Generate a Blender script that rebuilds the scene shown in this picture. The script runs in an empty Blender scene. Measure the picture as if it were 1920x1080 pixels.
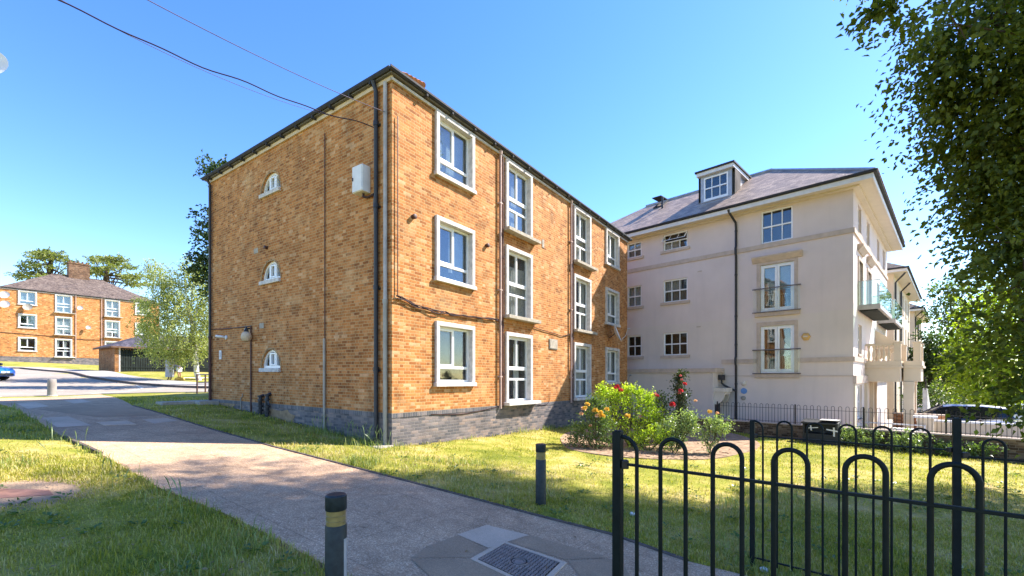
import bpy, bmesh, math, random
import numpy as np
from mathutils import Vector, Matrix
random.seed(7); rng = np.random.default_rng(7)
R = math.radians
sc = bpy.context.scene
col = sc.collection

# ------------------------------------------------------------------ camera, sky, sun, exposure
FPX, CX, HY, EYE = 835.0, 960.0, 705.0, 1.6          # focal length in photo pixels, centre, horizon row, eye height
cd = bpy.data.cameras.new('camera')
cd.sensor_width = 36.0; cd.lens = 36.0*FPX/1920.0; cd.shift_y = (HY-540.0)/1920.0
cd.clip_start = 0.05; cd.clip_end = 2000
cam = bpy.data.objects.new('camera', cd); col.objects.link(cam)
cam.location = (0, 0, EYE); cam.rotation_euler = (R(90), 0, 0)
sc.camera = cam

SUN_EL, SUN_AZ = 42.5, 69.5                            # azimuth clockwise from +Y
w = bpy.data.worlds.new('World'); sc.world = w; w.use_nodes = True
nt = w.node_tree
for n in list(nt.nodes): nt.nodes.remove(n)
wo = nt.nodes.new('ShaderNodeOutputWorld'); bg = nt.nodes.new('ShaderNodeBackground')
sky = nt.nodes.new('ShaderNodeTexSky'); sky.sky_type = 'NISHITA'; sky.sun_disc = False
sky.sun_elevation = R(SUN_EL); sky.sun_rotation = R(SUN_AZ)
sky.altitude = 50; sky.air_density = 1.0; sky.dust_density = 0.12; sky.ozone_density = 2.2
hsv = nt.nodes.new('ShaderNodeHueSaturation'); hsv.inputs['Saturation'].default_value = 1.28; hsv.inputs['Hue'].default_value = 0.513
nt.links.new(sky.outputs[0], hsv.inputs['Color']); nt.links.new(hsv.outputs[0], bg.inputs[0])
bg.inputs[1].default_value = 0.137
nt.links.new(bg.outputs[0], wo.inputs[0])

sl = bpy.data.lights.new('sun', 'SUN'); sl.energy = 4.6; sl.angle = R(0.55); sl.color = (1.0, 0.95, 0.88)
so = bpy.data.objects.new('sun', sl); col.objects.link(so)
sd = Vector((math.sin(R(SUN_AZ))*math.cos(R(SUN_EL)), math.cos(R(SUN_AZ))*math.cos(R(SUN_EL)), math.sin(R(SUN_EL))))
so.rotation_euler = sd.to_track_quat('Z', 'Y').to_euler(); so.location = (30, 10, 30)
sc.view_settings.view_transform = 'Standard'; sc.view_settings.look = 'None'
sc.view_settings.exposure = 1.58; sc.view_settings.gamma = 1.0
sc.cycles.max_bounces = 8; sc.cycles.diffuse_bounces = 4; sc.cycles.transparent_max_bounces = 12
sc.cycles.caustics_reflective = False; sc.cycles.caustics_refractive = False
sc.cycles.use_denoising = True

# ------------------------------------------------------------------ tagging and linking
def tag(o, label=None, cat=None, group=None, kind=None):
    if label: o['label'] = label
    if cat: o['category'] = cat
    if group: o['group'] = group
    if kind: o['kind'] = kind
    return o
def empty(name, loc, label, cat, group=None):
    o = bpy.data.objects.new(name, None); col.objects.link(o); o.location = loc
    o.empty_display_size = 0.2
    return tag(o, label, cat, group)
def link_mesh(name, me, m, parent=None):
    o = bpy.data.objects.new(name, me); col.objects.link(o)
    if m: me.materials.append(m)
    if parent is not None: o.parent = parent
    return o
def world_loc(o):
    p = Vector((0, 0, 0))
    while o is not None: p += o.location; o = o.parent
    return p
def copy_tree(o, parent=None):
    c = o.copy(); col.objects.link(c)
    if parent is not None: c.parent = parent
    for ch in list(o.children): copy_tree(ch, c)
    return c

IDENT = lambda a, b, c: Vector((a, b, c))
class MB:
    """collects faces given in a local frame pt(a,b,z) and builds one mesh"""
    def __init__(s, pt=IDENT): s.pt = pt; s.v = []; s.f = []; s.uv = []
    def poly(s, pts, uv=None):
        i = len(s.v)
        if uv is None:
            p = [Vector(q) for q in pts]
            n = Vector((0, 0, 0))
            for k in range(len(p)): n += p[k].cross(p[(k+1) % len(p)])
            n = (p[1]-p[0]).cross(p[2]-p[0]) if n.length == 0 else n
            c = p[0]; nn = Vector((0, 0, 0))
            for k in range(1, len(p)-1): nn += (p[k]-c).cross(p[k+1]-c)
            ax = max(range(3), key=lambda k: abs(nn[k]))
            uv = [((q[1], q[2]), (q[0], q[2]), (q[0], q[1]))[ax] for q in pts]
        s.v += [s.pt(*q) for q in pts]
        s.f.append(list(range(i, i+len(pts)))); s.uv += uv
        return s
    def box(s, a0, a1, b0, b1, z0, z1):
        P = [(a, b, z) for z in (z0, z1) for b in (b0, b1) for a in (a0, a1)]
        for q in ((0,2,3,1), (4,5,7,6), (0,1,5,4), (2,6,7,3), (0,4,6,2), (1,3,7,5)):
            s.poly([P[k] for k in q])
        return s
    def prism(s, prof, axis, t0, t1):
        """prof: list of 2D points, extruded along axis (0:a,1:b,2:z); remaining axes in order"""
        def mk(p, t):
            q = list(p); q.insert(axis, t); return tuple(q)
        n = len(prof)
        s.poly([mk(p, t0) for p in prof]); s.poly([mk(p, t1) for p in reversed(prof)])
        for k in range(n):
            a, b = prof[k], prof[(k+1) % n]
            s.poly([mk(a, t0), mk(b, t0), mk(b, t1), mk(a, t1)])
        return s
    def tube(s, path, r, seg=8, caps=True):
        path = [Vector(p) for p in path]
        rr = r if isinstance(r, (list, tuple)) else [r]*len(path)
        rings = []; prev = None
        for i, p in enumerate(path):
            t = (path[min(i+1, len(path)-1)]-path[max(i-1, 0)])
            if t.length < 1e-9: t = Vector((0, 0, 1))
            t.normalize()
            if prev is None:
                up = Vector((0, 0, 1)) if abs(t.z) < 0.9 else Vector((1, 0, 0))
                x = t.cross(up).normalized()
            else:
                x = (prev - t*prev.dot(t))
                x = x.normalized() if x.length > 1e-6 else t.orthogonal().normalized()
            prev = x; y = t.cross(x)
            rings.append([p + (x*math.cos(2*math.pi*k/seg)+y*math.sin(2*math.pi*k/seg))*rr[i] for k in range(seg)])
        base = len(s.v); dist = 0
        for i, ring in enumerate(rings):
            s.v += [s.pt(*q) for q in ring]
        for i in range(len(rings)-1):
            for k in range(seg):
                a = base+i*seg+k; b = base+i*seg+(k+1) % seg
                s.f.append([a, b, b+seg, a+seg])
                s.uv += [(k/seg, i), ((k+1)/seg, i), ((k+1)/seg, i+1), (k/seg, i+1)]
        if caps:
            s.f.append([base+k for k in reversed(range(seg))]); s.uv += [(0, 0)]*seg
            s.f.append([base+(len(rings)-1)*seg+k for k in range(seg)]); s.uv += [(0, 0)]*seg
        return s
    def lathe(s, c, prof, seg=16, axis=2):
        """prof: list of (r,h) along axis from centre c"""
        base = len(s.v)
        for r, h in prof:
            for k in range(seg):
                t = 2*math.pi*k/seg
                q = [r*math.cos(t), r*math.sin(t)]; q.insert(axis, h)
                s.v.append(s.pt(c[0]+q[0], c[1]+q[1], c[2]+q[2]))
        for i in range(len(prof)-1):
            for k in range(seg):
                a = base+i*seg+k; b = base+i*seg+(k+1) % seg
                s.f.append([a, b, b+seg, a+seg])
                s.uv += [(k/seg, prof[i][1]), ((k+1)/seg, prof[i][1]), ((k+1)/seg, prof[i+1][1]), (k/seg, prof[i+1][1])]
        s.f.append([base+k for k in range(seg)]); s.uv += [(0, 0)]*seg
        s.f.append([base+(len(prof)-1)*seg+k for k in range(seg)]); s.uv += [(0, 0)]*seg
        return s
    def build(s, name, m, parent=None, smooth=False, bevel=0.0):
        off = world_loc(parent) if parent is not None else Vector((0, 0, 0))
        me = bpy.data.meshes.new(name)
        me.from_pydata([tuple(p-off) for p in s.v], [], s.f)
        ul = me.uv_layers.new(name='UVMap')
        flat = np.array(s.uv, dtype=np.float32).ravel()
        if len(flat) == len(ul.data)*2: ul.data.foreach_set('uv', flat)
        bm = bmesh.new(); bm.from_mesh(me)
        bmesh.ops.remove_doubles(bm, verts=bm.verts, dist=1e-5)
        bmesh.ops.recalc_face_normals(bm, faces=bm.faces)
        bm.to_mesh(me); bm.free()
        if smooth:
            me.polygons.foreach_set('use_smooth', [True]*len(me.polygons))
            try: me.set_sharp_from_angle(angle=R(40))
            except Exception: pass
        o = link_mesh(name, me, m, parent)
        if bevel:
            b = o.modifiers.new('bevel', 'BEVEL'); b.width = bevel; b.segments = 2; b.limit_method = 'ANGLE'; b.angle_limit = R(50)
        return o
def np_mesh(name, V, F, m, parent=None, off=None):
    """V (n,3) array, F (k,4) array"""
    if off is None: off = np.array(world_loc(parent)) if parent is not None else np.zeros(3)
    V = np.asarray(V, dtype=np.float32) - np.asarray(off, dtype=np.float32)
    F = np.asarray(F, dtype=np.int32); k = F.shape[1]
    me = bpy.data.meshes.new(name)
    me.vertices.add(len(V)); me.vertices.foreach_set('co', V.ravel())
    me.loops.add(F.size); me.loops.foreach_set('vertex_index', F.ravel())
    me.polygons.add(len(F)); me.polygons.foreach_set('loop_start', np.arange(0, F.size, k, dtype=np.int32))
    me.polygons.foreach_set('loop_total', np.full(len(F), k, dtype=np.int32))
    me.update(calc_edges=True); me.validate()
    return link_mesh(name, me, m, parent)

# ------------------------------------------------------------------ materials
class NT:
    def __init__(s, name):
        s.m = bpy.data.materials.new(name); s.m.use_nodes = True
        s.t = s.m.node_tree
        for n in list(s.t.nodes): s.t.nodes.remove(n)
        s.out = s.t.nodes.new('ShaderNodeOutputMaterial')
    def n(s, typ, **kw):
        x = s.t.nodes.new('ShaderNode'+typ)
        for k, v in kw.items():
            if hasattr(x, k) and not k[0].isupper(): setattr(x, k, v)
        return x
    def link(s, a, b): s.t.links.new(a, b)
    def val(s, inp, v):
        if hasattr(v, 'node'): s.link(v, inp)
        else: inp.default_value = v
    def math(s, op, a, b=None, c=None, clamp=False):
        x = s.n('Math', operation=op); x.use_clamp = clamp
        s.val(x.inputs[0], a)
        if b is not None: s.val(x.inputs[1], b)
        if c is not None: s.val(x.inputs[2], c)
        return x.outputs[0]
    def noise(s, vec, scale, detail=4, rough=0.55, dim='3D'):
        x = s.n('TexNoise'); x.noise_dimensions = dim
        if vec is not None: s.link(vec, x.inputs['Vector'])
        x.inputs['Scale'].default_value = scale; x.inputs['Detail'].default_value = detail; x.inputs['Roughness'].default_value = rough
        return x.outputs['Fac']
    def ramp(s, fac, stops, interp='LINEAR'):
        x = s.n('ValToRGB'); x.color_ramp.interpolation = interp
        el = x.color_ramp.elements
        while len(el) < len(stops): el.new(0.5)
        for e, (p, c) in zip(el, stops):
            e.position = p; e.color = (c, c, c, 1) if isinstance(c, (int, float)) else (*c, 1)
        s.link(fac, x.inputs[0]); return x.outputs[0]
    def mix(s, fac, a, b, blend='MIX'):
        x = s.n('Mix'); x.data_type = 'RGBA'; x.blend_type = blend
        s.val(x.inputs[0], fac)
        for i, v in ((6, a), (7, b)):
            if hasattr(v, 'node'): s.link(v, x.inputs[i])
            else: x.inputs[i].default_value = (*v, 1) if len(v) == 3 else v
        return x.outputs[2]
    def pos(s): return s.n('NewGeometry').outputs['Position']
    def rpi(s): return s.n('NewGeometry').outputs['Random Per Island']
    def uv(s): return s.n('UVMap').outputs[0]
    def scalevec(s, v, sx, sy, sz):
        x = s.n('Mapping'); s.link(v, x.inputs[0]); x.inputs['Scale'].default_value = (sx, sy, sz); return x.outputs[0]
    def bsdf(s, colr, rough=0.8, spec=0.3, metal=0.0, bump=None, bstr=0.3, bdist=0.01):
        b = s.n('BsdfPrincipled')
        if hasattr(colr, 'node'): s.link(colr, b.inputs['Base Color'])
        else: b.inputs['Base Color'].default_value = (*colr, 1)
        s.val(b.inputs['Roughness'], rough)
        b.inputs['Specular IOR Level'].default_value = spec; b.inputs['Metallic'].default_value = metal
        if bump is not None:
            k = s.n('Bump'); k.inputs['Strength'].default_value = bstr; k.inputs['Distance'].default_value = bdist
            s.link(bump, k.inputs['Height']); s.link(k.outputs[0], b.inputs['Normal'])
        return b
    def done(s, sh): s.link(sh.outputs[0] if hasattr(sh, 'outputs') else sh, s.out.inputs['Surface']); return s.m

def mat_simple(name, c, rough=0.6, spec=0.4, metal=0.0, var=0.18, scale=6.0, bump=0.0):
    t = NT(name); p = t.pos()
    n = t.noise(p, scale, 5); n2 = t.noise(p, scale*9, 3)
    f = t.ramp(n, [(0.3, 1-var), (0.7, 1+var*0.6)])
    c2 = t.mix(1.0, c, f, 'MULTIPLY')
    return t.done(t.bsdf(c2, rough, spec, metal, n2 if bump else None, bump, 0.004))

def mat_brick(name, tones, mortar, bw=0.225, bh=0.075, mw=0.011, flemish=True, weather=0.25, seed=0.0, rough=0.85, soot=None):
    t = NT(name); uv = t.uv(); s = t.n('SeparateXYZ'); t.link(uv, s.inputs[0])
    u, v = s.outputs[0], s.outputs[1]
    per = bw*1.5 if flemish else bw
    row = t.math('FLOOR', t.math('DIVIDE', v, bh))
    par = t.math('FLOORED_MODULO', row, 2.0)
    x = t.math('ADD', t.math('DIVIDE', u, per), t.math('MULTIPLY', par, 0.5))
    cell = t.math('FLOOR', x); fx = t.math('MULTIPLY', t.math('SUBTRACT', x, cell), per)
    fv = t.math('SUBTRACT', v, t.math('MULTIPLY', row, bh))
    d = t.math('MINIMUM', fx, t.math('SUBTRACT', per, fx))
    hid = cell
    if flemish:
        d = t.math('MINIMUM', d, t.math('ABSOLUTE', t.math('SUBTRACT', fx, bw)))
        hid = t.math('ADD', t.math('MULTIPLY', cell, 2.0), t.math('GREATER_THAN', fx, bw))
    d = t.math('MINIMUM', d, t.math('MINIMUM', fv, t.math('SUBTRACT', bh, fv)))
    p = t.pos()
    wob = t.math('MULTIPLY', t.math('SUBTRACT', t.noise(p, 30, 3), 0.5), 0.006)
    d = t.math('ADD', d, wob)
    mr = t.n('MapRange'); mr.interpolation_type = 'SMOOTHSTEP'
    t.link(d, mr.inputs[0]); mr.inputs[1].default_value = mw*0.35; mr.inputs[2].default_value = mw*0.75
    mask = mr.outputs[0]
    cv = t.n('CombineXYZ'); t.link(hid, cv.inputs[0]); t.link(row, cv.inputs[1]); cv.inputs[2].default_value = seed
    wn = t.n('TexWhiteNoise'); wn.noise_dimensions = '3D'; t.link(cv.outputs[0], wn.inputs[0])
    big = t.noise(p, 0.55, 4); mid = t.noise(p, 2.6, 5)
    # the proportion of dark bricks drifts over the wall
    rv = t.math('ADD', wn.outputs['Value'], t.math('MULTIPLY', t.math('SUBTRACT', big, 0.5), 0.5), clamp=True)
    bc = t.ramp(rv, tones)
    speck = t.noise(p, 60, 3)
    bc = t.mix(1.0, bc, t.ramp(speck, [(0.3, 0.8), (0.7, 1.12)]), 'MULTIPLY')
    mc = t.mix(t.ramp(mid, [(0.35, 0.0), (0.65, 0.7)]), mortar, tuple(0.62*k for k in mortar))
    c = t.mix(mask, mc, bc)
    c = t.mix(1.0, c, t.ramp(mid, [(0.25, 1-weather), (0.75, 1+weather*0.5)]), 'MULTIPLY')
    if soot:   # dark streaks running down under the eaves
        st = t.noise(t.scalevec(p, 5, 5, 0.35), 1.0, 4)
        c = t.mix(1.0, c, t.ramp(st, [(0.3, soot), (0.55, 1.0)]), 'MULTIPLY')
    ef = t.noise(t.scalevec(p, 1, 1, 1.6), 0.9, 6, 0.65)          # pale salts and damp patches
    c = t.mix(t.ramp(ef, [(0.54, 0.0), (0.74, 0.30)]), c, tuple(min(0.8, k*1.15+0.06) for k in mortar))
    c = t.mix(1.0, c, t.ramp(t.noise(p, 1.3, 6, 0.65), [(0.28, 0.72), (0.5, 1.0)]), 'MULTIPLY')
    h = t.math('ADD', mask, t.math('MULTIPLY', speck, 0.35))
    return t.done(t.bsdf(c, rough, 0.2, 0, h, 0.55, 0.012))

TAN = [(0.0, (0.298, 0.104, 0.029)), (0.10, (0.365, 0.129, 0.034)), (0.28, (0.458, 0.168, 0.045)), (0.55, (0.518, 0.203, 0.057)), (0.82, (0.574, 0.243, 0.079)), (0.95, (0.618, 0.297, 0.121)), (1.0, (0.662, 0.366, 0.184))]
M = {}
M['brick'] = mat_brick('stock_brick', TAN, (0.62, 0.42, 0.20), soot=0.90)
M['brick_blue'] = mat_brick('engineering_brick', [(0, (0.086, 0.083, 0.092)), (0.4, (0.150, 0.133, 0.135)), (0.75, (0.230, 0.189, 0.178)), (1, (0.298, 0.221, 0.184))], (0.255, 0.221, 0.196), flemish=False, seed=3.0, rough=0.6)
M['soldier'] = mat_brick('soldier_brick', [(0, (0.09, 0.088, 0.095)), (0.5, (0.14, 0.13, 0.135)), (1, (0.22, 0.18, 0.17))], (0.30, 0.27, 0.245), bw=0.075, bh=0.3, flemish=False, seed=5.0, rough=0.6)
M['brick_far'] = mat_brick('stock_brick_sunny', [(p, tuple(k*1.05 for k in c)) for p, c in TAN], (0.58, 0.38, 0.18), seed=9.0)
M['brick_wall'] = mat_brick('garden_wall_brick', [(0, (0.07, 0.045, 0.028)), (0.4, (0.15, 0.095, 0.055)), (0.8, (0.22, 0.15, 0.09)), (1, (0.30, 0.22, 0.14))], (0.26, 0.21, 0.15), seed=2.0, weather=0.4)
M['brick_orange'] = mat_brick('orange_brick', [(0, (0.25, 0.09, 0.035)), (0.5, (0.42, 0.17, 0.07)), (1, (0.5, 0.25, 0.12))], (0.45, 0.35, 0.25), seed=4.0)
M['tile'] = mat_brick('brown_roof_tile', [(0, (0.10, 0.07, 0.06)), (0.5, (0.165, 0.12, 0.095)), (1, (0.225, 0.17, 0.135))], (0.05, 0.04, 0.04), bw=0.17, bh=0.11, mw=0.012, flemish=False, seed=6.0, weather=0.35)
M['slate'] = mat_brick('grey_slate', [(0, (0.303, 0.223, 0.175)), (0.5, (0.416, 0.300, 0.227)), (1, (0.539, 0.386, 0.274))], (0.191, 0.137, 0.106), bw=0.26, bh=0.2, mw=0.010, flemish=False, seed=7.0, weather=0.2, rough=0.55)
M['tile_dark'] = mat_brick('dark_shed_tile', [(0, (0.05, 0.045, 0.06)), (0.5, (0.085, 0.075, 0.095)), (1, (0.13, 0.11, 0.13))], (0.03, 0.03, 0.03), bw=0.2, bh=0.16, flemish=False, seed=8.0)
def mat_render():
    t = NT('painted_render'); p = t.pos(); s = t.n('SeparateXYZ'); t.link(p, s.inputs[0])
    n = t.noise(p, 0.6, 5); st = t.noise(t.scalevec(p, 3.5, 3.5, 0.3), 1.0, 5); fine = t.noise(p, 90, 3)
    edge = t.math('ADD', s.outputs[2], t.math('MULTIPLY', t.math('SUBTRACT', n, 0.5), 0.25))
    up = t.math('GREATER_THAN', edge, 4.22)                    # the upper storeys wear an older, pinker coat
    c = t.mix(up, (0.71, 0.605, 0.53), (0.71, 0.595, 0.545))
    c = t.mix(1.0, c, t.ramp(n, [(0.3, 0.92), (0.7, 1.05)]), 'MULTIPLY')
    c = t.mix(1.0, c, t.ramp(st, [(0.25, 0.955), (0.5, 1.0)]), 'MULTIPLY')
    return t.done(t.bsdf(c, 0.9, 0.15, 0, fine, 0.25, 0.004))
M['render'] = mat_render()
M['render_cream'] = mat_simple('cream_render', (0.66, 0.55, 0.41), 0.9, 0.15, var=0.08, scale=1.2, bump=0.2)
M['stone'] = mat_simple('sandstone_trim', (0.56, 0.445, 0.36), 0.9, 0.15, var=0.16, scale=4, bump=0.2)
M['soffit'] = mat_simple('cream_soffit_paint', (0.72, 0.63, 0.51), 0.6, 0.3, var=0.06, scale=2)
M['white'] = mat_simple('white_paint', (0.72, 0.70, 0.68), 0.5, 0.4, var=0.10, scale=5)
M['upvc'] = mat_simple('white_plastic_frame', (0.85, 0.84, 0.83), 0.3, 0.5, var=0.05, scale=8)
M['concrete_white'] = mat_simple('painted_concrete_surround', (0.60, 0.555, 0.51), 0.8, 0.2, var=0.26, scale=7, bump=0.2)
M['concrete'] = mat_simple('weathered_concrete', (0.40, 0.35, 0.28), 0.9, 0.2, var=0.3, scale=9, bump=0.4)
M['cream_board'] = mat_simple('cream_fascia_board', (0.60, 0.47, 0.32), 0.6, 0.3, var=0.15, scale=3)
M['gutter'] = mat_simple('dark_gutter_plastic', (0.045, 0.045, 0.05), 0.75, 0.15, var=0.25, scale=7)
M['soffit_dark'] = mat_simple('grey_soffit_board', (0.16, 0.15, 0.14), 0.7, 0.3, var=0.25, scale=5)
M['pipe_black'] = mat_simple('black_cast_iron', (0.028, 0.028, 0.032), 0.5, 0.45, var=0.35, scale=8)
M['pipe_red'] = mat_simple('oxide_red_pipe', (0.085, 0.035, 0.026), 0.6, 0.4, var=0.3, scale=8)
M['pipe_pale'] = mat_simple('grey_painted_pipe', (0.42, 0.39, 0.37), 0.6, 0.3, var=0.25, scale=5)
M['rail_steel'] = mat_simple('dull_steel_rail', (0.20, 0.17, 0.15), 0.5, 0.4, 0.3, var=0.2, scale=8)
M['pipe_grey'] = mat_simple('grey_metal_pipe', (0.34, 0.31, 0.26), 0.5, 0.4, 0.2, var=0.2, scale=5)
M['pipe_pink'] = mat_simple('faded_pink_pipe', (0.50, 0.36, 0.31), 0.6, 0.3, var=0.2, scale=6)
M['cable'] = mat_simple('dark_red_cable', (0.045, 0.017, 0.016), 0.5, 0.4, var=0.3, scale=10)
M['wire'] = mat_simple('black_wire', (0.030, 0.016, 0.040), 0.5, 0.4)
M['wire_pale'] = mat_simple('pale_grey_wire', (0.11, 0.09, 0.13), 0.5, 0.4)
M['iron'] = mat_simple('black_green_gloss_paint', (0.009, 0.012, 0.011), 0.55, 0.16, var=0.35, scale=14, bump=0.15)
M['rust_iron'] = mat_simple('brown_black_rail_paint', (0.024, 0.018, 0.016), 0.45, 0.35, var=0.35, scale=14, bump=0.2)
M['black_plastic'] = mat_simple('black_plastic', (0.02, 0.021, 0.024), 0.5, 0.4, var=0.3, scale=8)
M['dark'] = mat_simple('dark_interior', (0.022, 0.020, 0.020), 0.9, 0.1)
M['curtain'] = mat_simple('net_curtain', (0.60, 0.57, 0.55), 0.95, 0.05, var=0.2, scale=3)
M['curtain_white'] = mat_simple('white_curtain', (0.72, 0.70, 0.68), 0.95, 0.05, var=0.12, scale=3)
M['blind'] = mat_simple('pale_blind', (0.55, 0.58, 0.57), 0.9, 0.1, var=0.1, scale=3)
M['room'] = mat_simple('dim_room_wall', (0.16, 0.14, 0.125), 0.95, 0.05, var=0.4, scale=1.3)
M['bark'] = mat_simple('tree_bark', (0.085, 0.062, 0.045), 0.95, 0.1, var=0.4, scale=9, bump=0.8)
M['stem'] = mat_simple('rose_stem', (0.10, 0.09, 0.035), 0.8, 0.2, var=0.3, scale=12)
M['soil'] = mat_simple('dry_soil', (0.36, 0.245, 0.16), 0.98, 0.05, var=0.5, scale=7, bump=0.9)
M['galv'] = mat_simple('galvanised_steel', (0.42, 0.42, 0.43), 0.45, 0.5, 0.6, var=0.15, scale=8)
M['blue_plastic'] = mat_simple('blue_enamel', (0.12, 0.27, 0.55), 0.4, 0.4, var=0.1)
M['yellow_box'] = mat_simple('yellow_alarm_plastic', (0.62, 0.36, 0.10), 0.45, 0.4, var=0.1)
M['lead'] = mat_simple('lead_sheet', (0.38, 0.385, 0.41), 0.5, 0.4, 0.3, var=0.2, scale=4)
M['door_red'] = mat_simple('dark_red_door', (0.11, 0.025, 0.018), 0.4, 0.4)
M['rubber'] = mat_simple('tyre_rubber', (0.015, 0.015, 0.016), 0.85, 0.2)
M['amber'] = mat_simple('amber_lens_plastic', (0.32, 0.22, 0.075), 0.3, 0.5, var=0.35, scale=16)
M['terracotta'] = mat_simple('terracotta', (0.52, 0.22, 0.11), 0.85, 0.2, var=0.3, scale=12)
M['skin'] = mat_simple('skin', (0.33, 0.17, 0.10), 0.6, 0.3, var=0.08)
M['cloth_pale'] = mat_simple('pale_grey_cloth', (0.55, 0.51, 0.49), 0.95, 0.05, var=0.12, scale=5)
M['cloth_white'] = mat_simple('white_cloth', (0.72, 0.71, 0.73), 0.95, 0.05, var=0.08, scale=5)
M['cloth_blue'] = mat_simple('blue_cloth', (0.07, 0.06, 0.20), 0.95, 0.05, var=0.15, scale=5)
M['cloth_dark'] = mat_simple('dark_cloth', (0.03, 0.025, 0.028), 0.95, 0.05)
M['timber_dark'] = mat_simple('dark_stained_timber', (0.020, 0.026, 0.022), 0.8, 0.2, var=0.5, scale=4)
M['timber'] = mat_simple('brown_timber', (0.16, 0.09, 0.055), 0.8, 0.2, var=0.4, scale=4)

def mat_glass(name, tint, rough=0.02, ior=1.75):
    """window glass: mirror of the surroundings at grazing angles, clear into the dim room otherwise"""
    t = NT(name)
    gl = t.n('BsdfGlossy'); gl.inputs['Roughness'].default_value = rough; gl.inputs['Color'].default_value = (0.95, 0.97, 1, 1)
    tr = t.n('BsdfTransparent'); tr.inputs['Color'].default_value = (*tint, 1)
    f0 = ((ior-1)/(ior+1))**2
    wob = t.noise(t.pos(), 1.6, 2); b = t.n('Bump'); b.inputs['Strength'].default_value = 0.04; b.inputs['Distance'].default_value = 0.05
    t.link(wob, b.inputs['Height']); t.link(b.outputs[0], gl.inputs['Normal'])
    ge = t.n('NewGeometry'); dp = t.n('VectorMath', operation='DOT_PRODUCT'); t.link(ge.outputs['Incoming'], dp.inputs[0]); t.link(ge.outputs['Normal'], dp.inputs[1])
    fz = t.math('POWER', t.math('SUBTRACT', 1.0, t.math('ABSOLUTE', dp.outputs['Value'])), 5.0, clamp=True)
    fac = t.math('ADD', t.math('MULTIPLY', fz, 1.0-f0), f0)
    mx = t.n('MixShader'); t.link(fac, mx.inputs[0]); t.link(tr.outputs[0], mx.inputs[1]); t.link(gl.outputs[0], mx.inputs[2])
    return t.done(mx)
M['glass'] = mat_glass('window_glass', (0.80, 0.83, 0.82), ior=1.7)
M['glass_sky'] = mat_glass('sky_window_glass', (0.72, 0.77, 0.78), ior=1.95)
M['glass_green'] = mat_glass('green_balcony_glass', (0.84, 0.95, 0.90), ior=1.6)
def mat_car(name, c, metal=0.3):
    t = NT(name); b = t.bsdf(c, 0.3, 0.5, metal); b.inputs['Coat Weight'].default_value = 1.0; b.inputs['Coat Roughness'].default_value = 0.05
    return t.done(b)
M['car_glass'] = mat_simple('car_glass', (0.012, 0.014, 0.018), 0.06, 0.7, var=0.05)
def mat_leaf(name, dark, light, trans=0.4, tcol=None, rough=0.5, patch=None):
    t = NT(name); r = t.rpi(); p = t.pos()
    n = t.noise(p, patch or 0.9, 3)
    f = t.math('ADD', t.math('MULTIPLY', r, 0.6), t.math('MULTIPLY', n, 0.5), clamp=True)
    c = t.ramp(f, [(0.15, dark), (0.9, light)])
    b = t.bsdf(c, rough, 0.35)
    tr = t.n('BsdfTranslucent')
    tc = t.mix(1.0, c, tcol or (1.5, 1.7, 0.6), 'MULTIPLY'); t.link(tc, tr.inputs['Color'])
    mx = t.n('MixShader'); mx.inputs[0].default_value = trans
    t.link(b.outputs[0], mx.inputs[1]); t.link(tr.outputs[0], mx.inputs[2])
    return t.done(mx)
M['leaf_lime'] = mat_leaf('lime_tree_leaves', (0.034, 0.058, 0.010), (0.15, 0.18, 0.026), 0.5, (1.8, 1.8, 0.5))
M['leaf_bright'] = mat_leaf('bright_green_leaves', (0.129, 0.199, 0.014), (0.345, 0.396, 0.030), 0.5)
M['leaf_mid'] = mat_leaf('mid_green_leaves', (0.056, 0.099, 0.020), (0.160, 0.208, 0.042), 0.4)
M['leaf_dark'] = mat_leaf('dark_green_leaves', (0.022, 0.045, 0.014), (0.068, 0.105, 0.028), 0.3)
M['leaf_birch'] = mat_leaf('birch_leaves', (0.182, 0.211, 0.061), (0.437, 0.439, 0.166), 0.4)
M['leaf_cedar'] = mat_leaf('cedar_leaves', (0.122, 0.164, 0.052), (0.318, 0.328, 0.103), 0.25)
M['leaf_rose'] = mat_leaf('rose_leaves', (0.053, 0.098, 0.027), (0.165, 0.225, 0.068), 0.35, rough=0.35)
M['leaf_lush'] = mat_leaf('yellow_green_leaves', (0.226, 0.319, 0.030), (0.510, 0.571, 0.068), 0.5, rough=0.4)
M['leaf_pale'] = mat_leaf('pale_rose_leaves', (0.135, 0.195, 0.075), (0.360, 0.420, 0.195), 0.35, rough=0.3)
M['leaf_deep'] = mat_leaf('deep_rose_leaves', (0.020, 0.034, 0.016), (0.06, 0.075, 0.032), 0.3, rough=0.4)
M['petal_yellow'] = mat_leaf('yellow_petals', (0.75, 0.46, 0.05), (0.85, 0.62, 0.14), 0.3, (1.1, 1.0, 0.7))
M['petal_red'] = mat_leaf('red_petals', (0.55, 0.03, 0.03), (0.75, 0.08, 0.09), 0.3, (1.1, 0.8, 0.8))
M['petal_pink'] = mat_leaf('pink_petals', (0.60, 0.14, 0.13), (0.75, 0.28, 0.25), 0.3, (1.1, 0.9, 0.9))
M['petal_peach'] = mat_leaf('peach_petals', (0.78, 0.45, 0.22), (0.85, 0.6, 0.4), 0.3, (1.1, 1.0, 0.8))
M['dead_leaf'] = mat_leaf('dead_leaves', (0.16, 0.09, 0.035), (0.42, 0.30, 0.13), 0.2, (1.2, 1.0, 0.7))
def mat_birch_bark():
    t = NT('birch_bark'); p = t.pos()
    n = t.noise(t.scalevec(p, 3, 3, 9), 1.0, 4)
    c = t.ramp(n, [(0.36, (0.06, 0.05, 0.045)), (0.47, (0.62, 0.59, 0.54))])
    return t.done(t.bsdf(c, 0.8, 0.2))
M['birch'] = mat_birch_bark()
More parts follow.
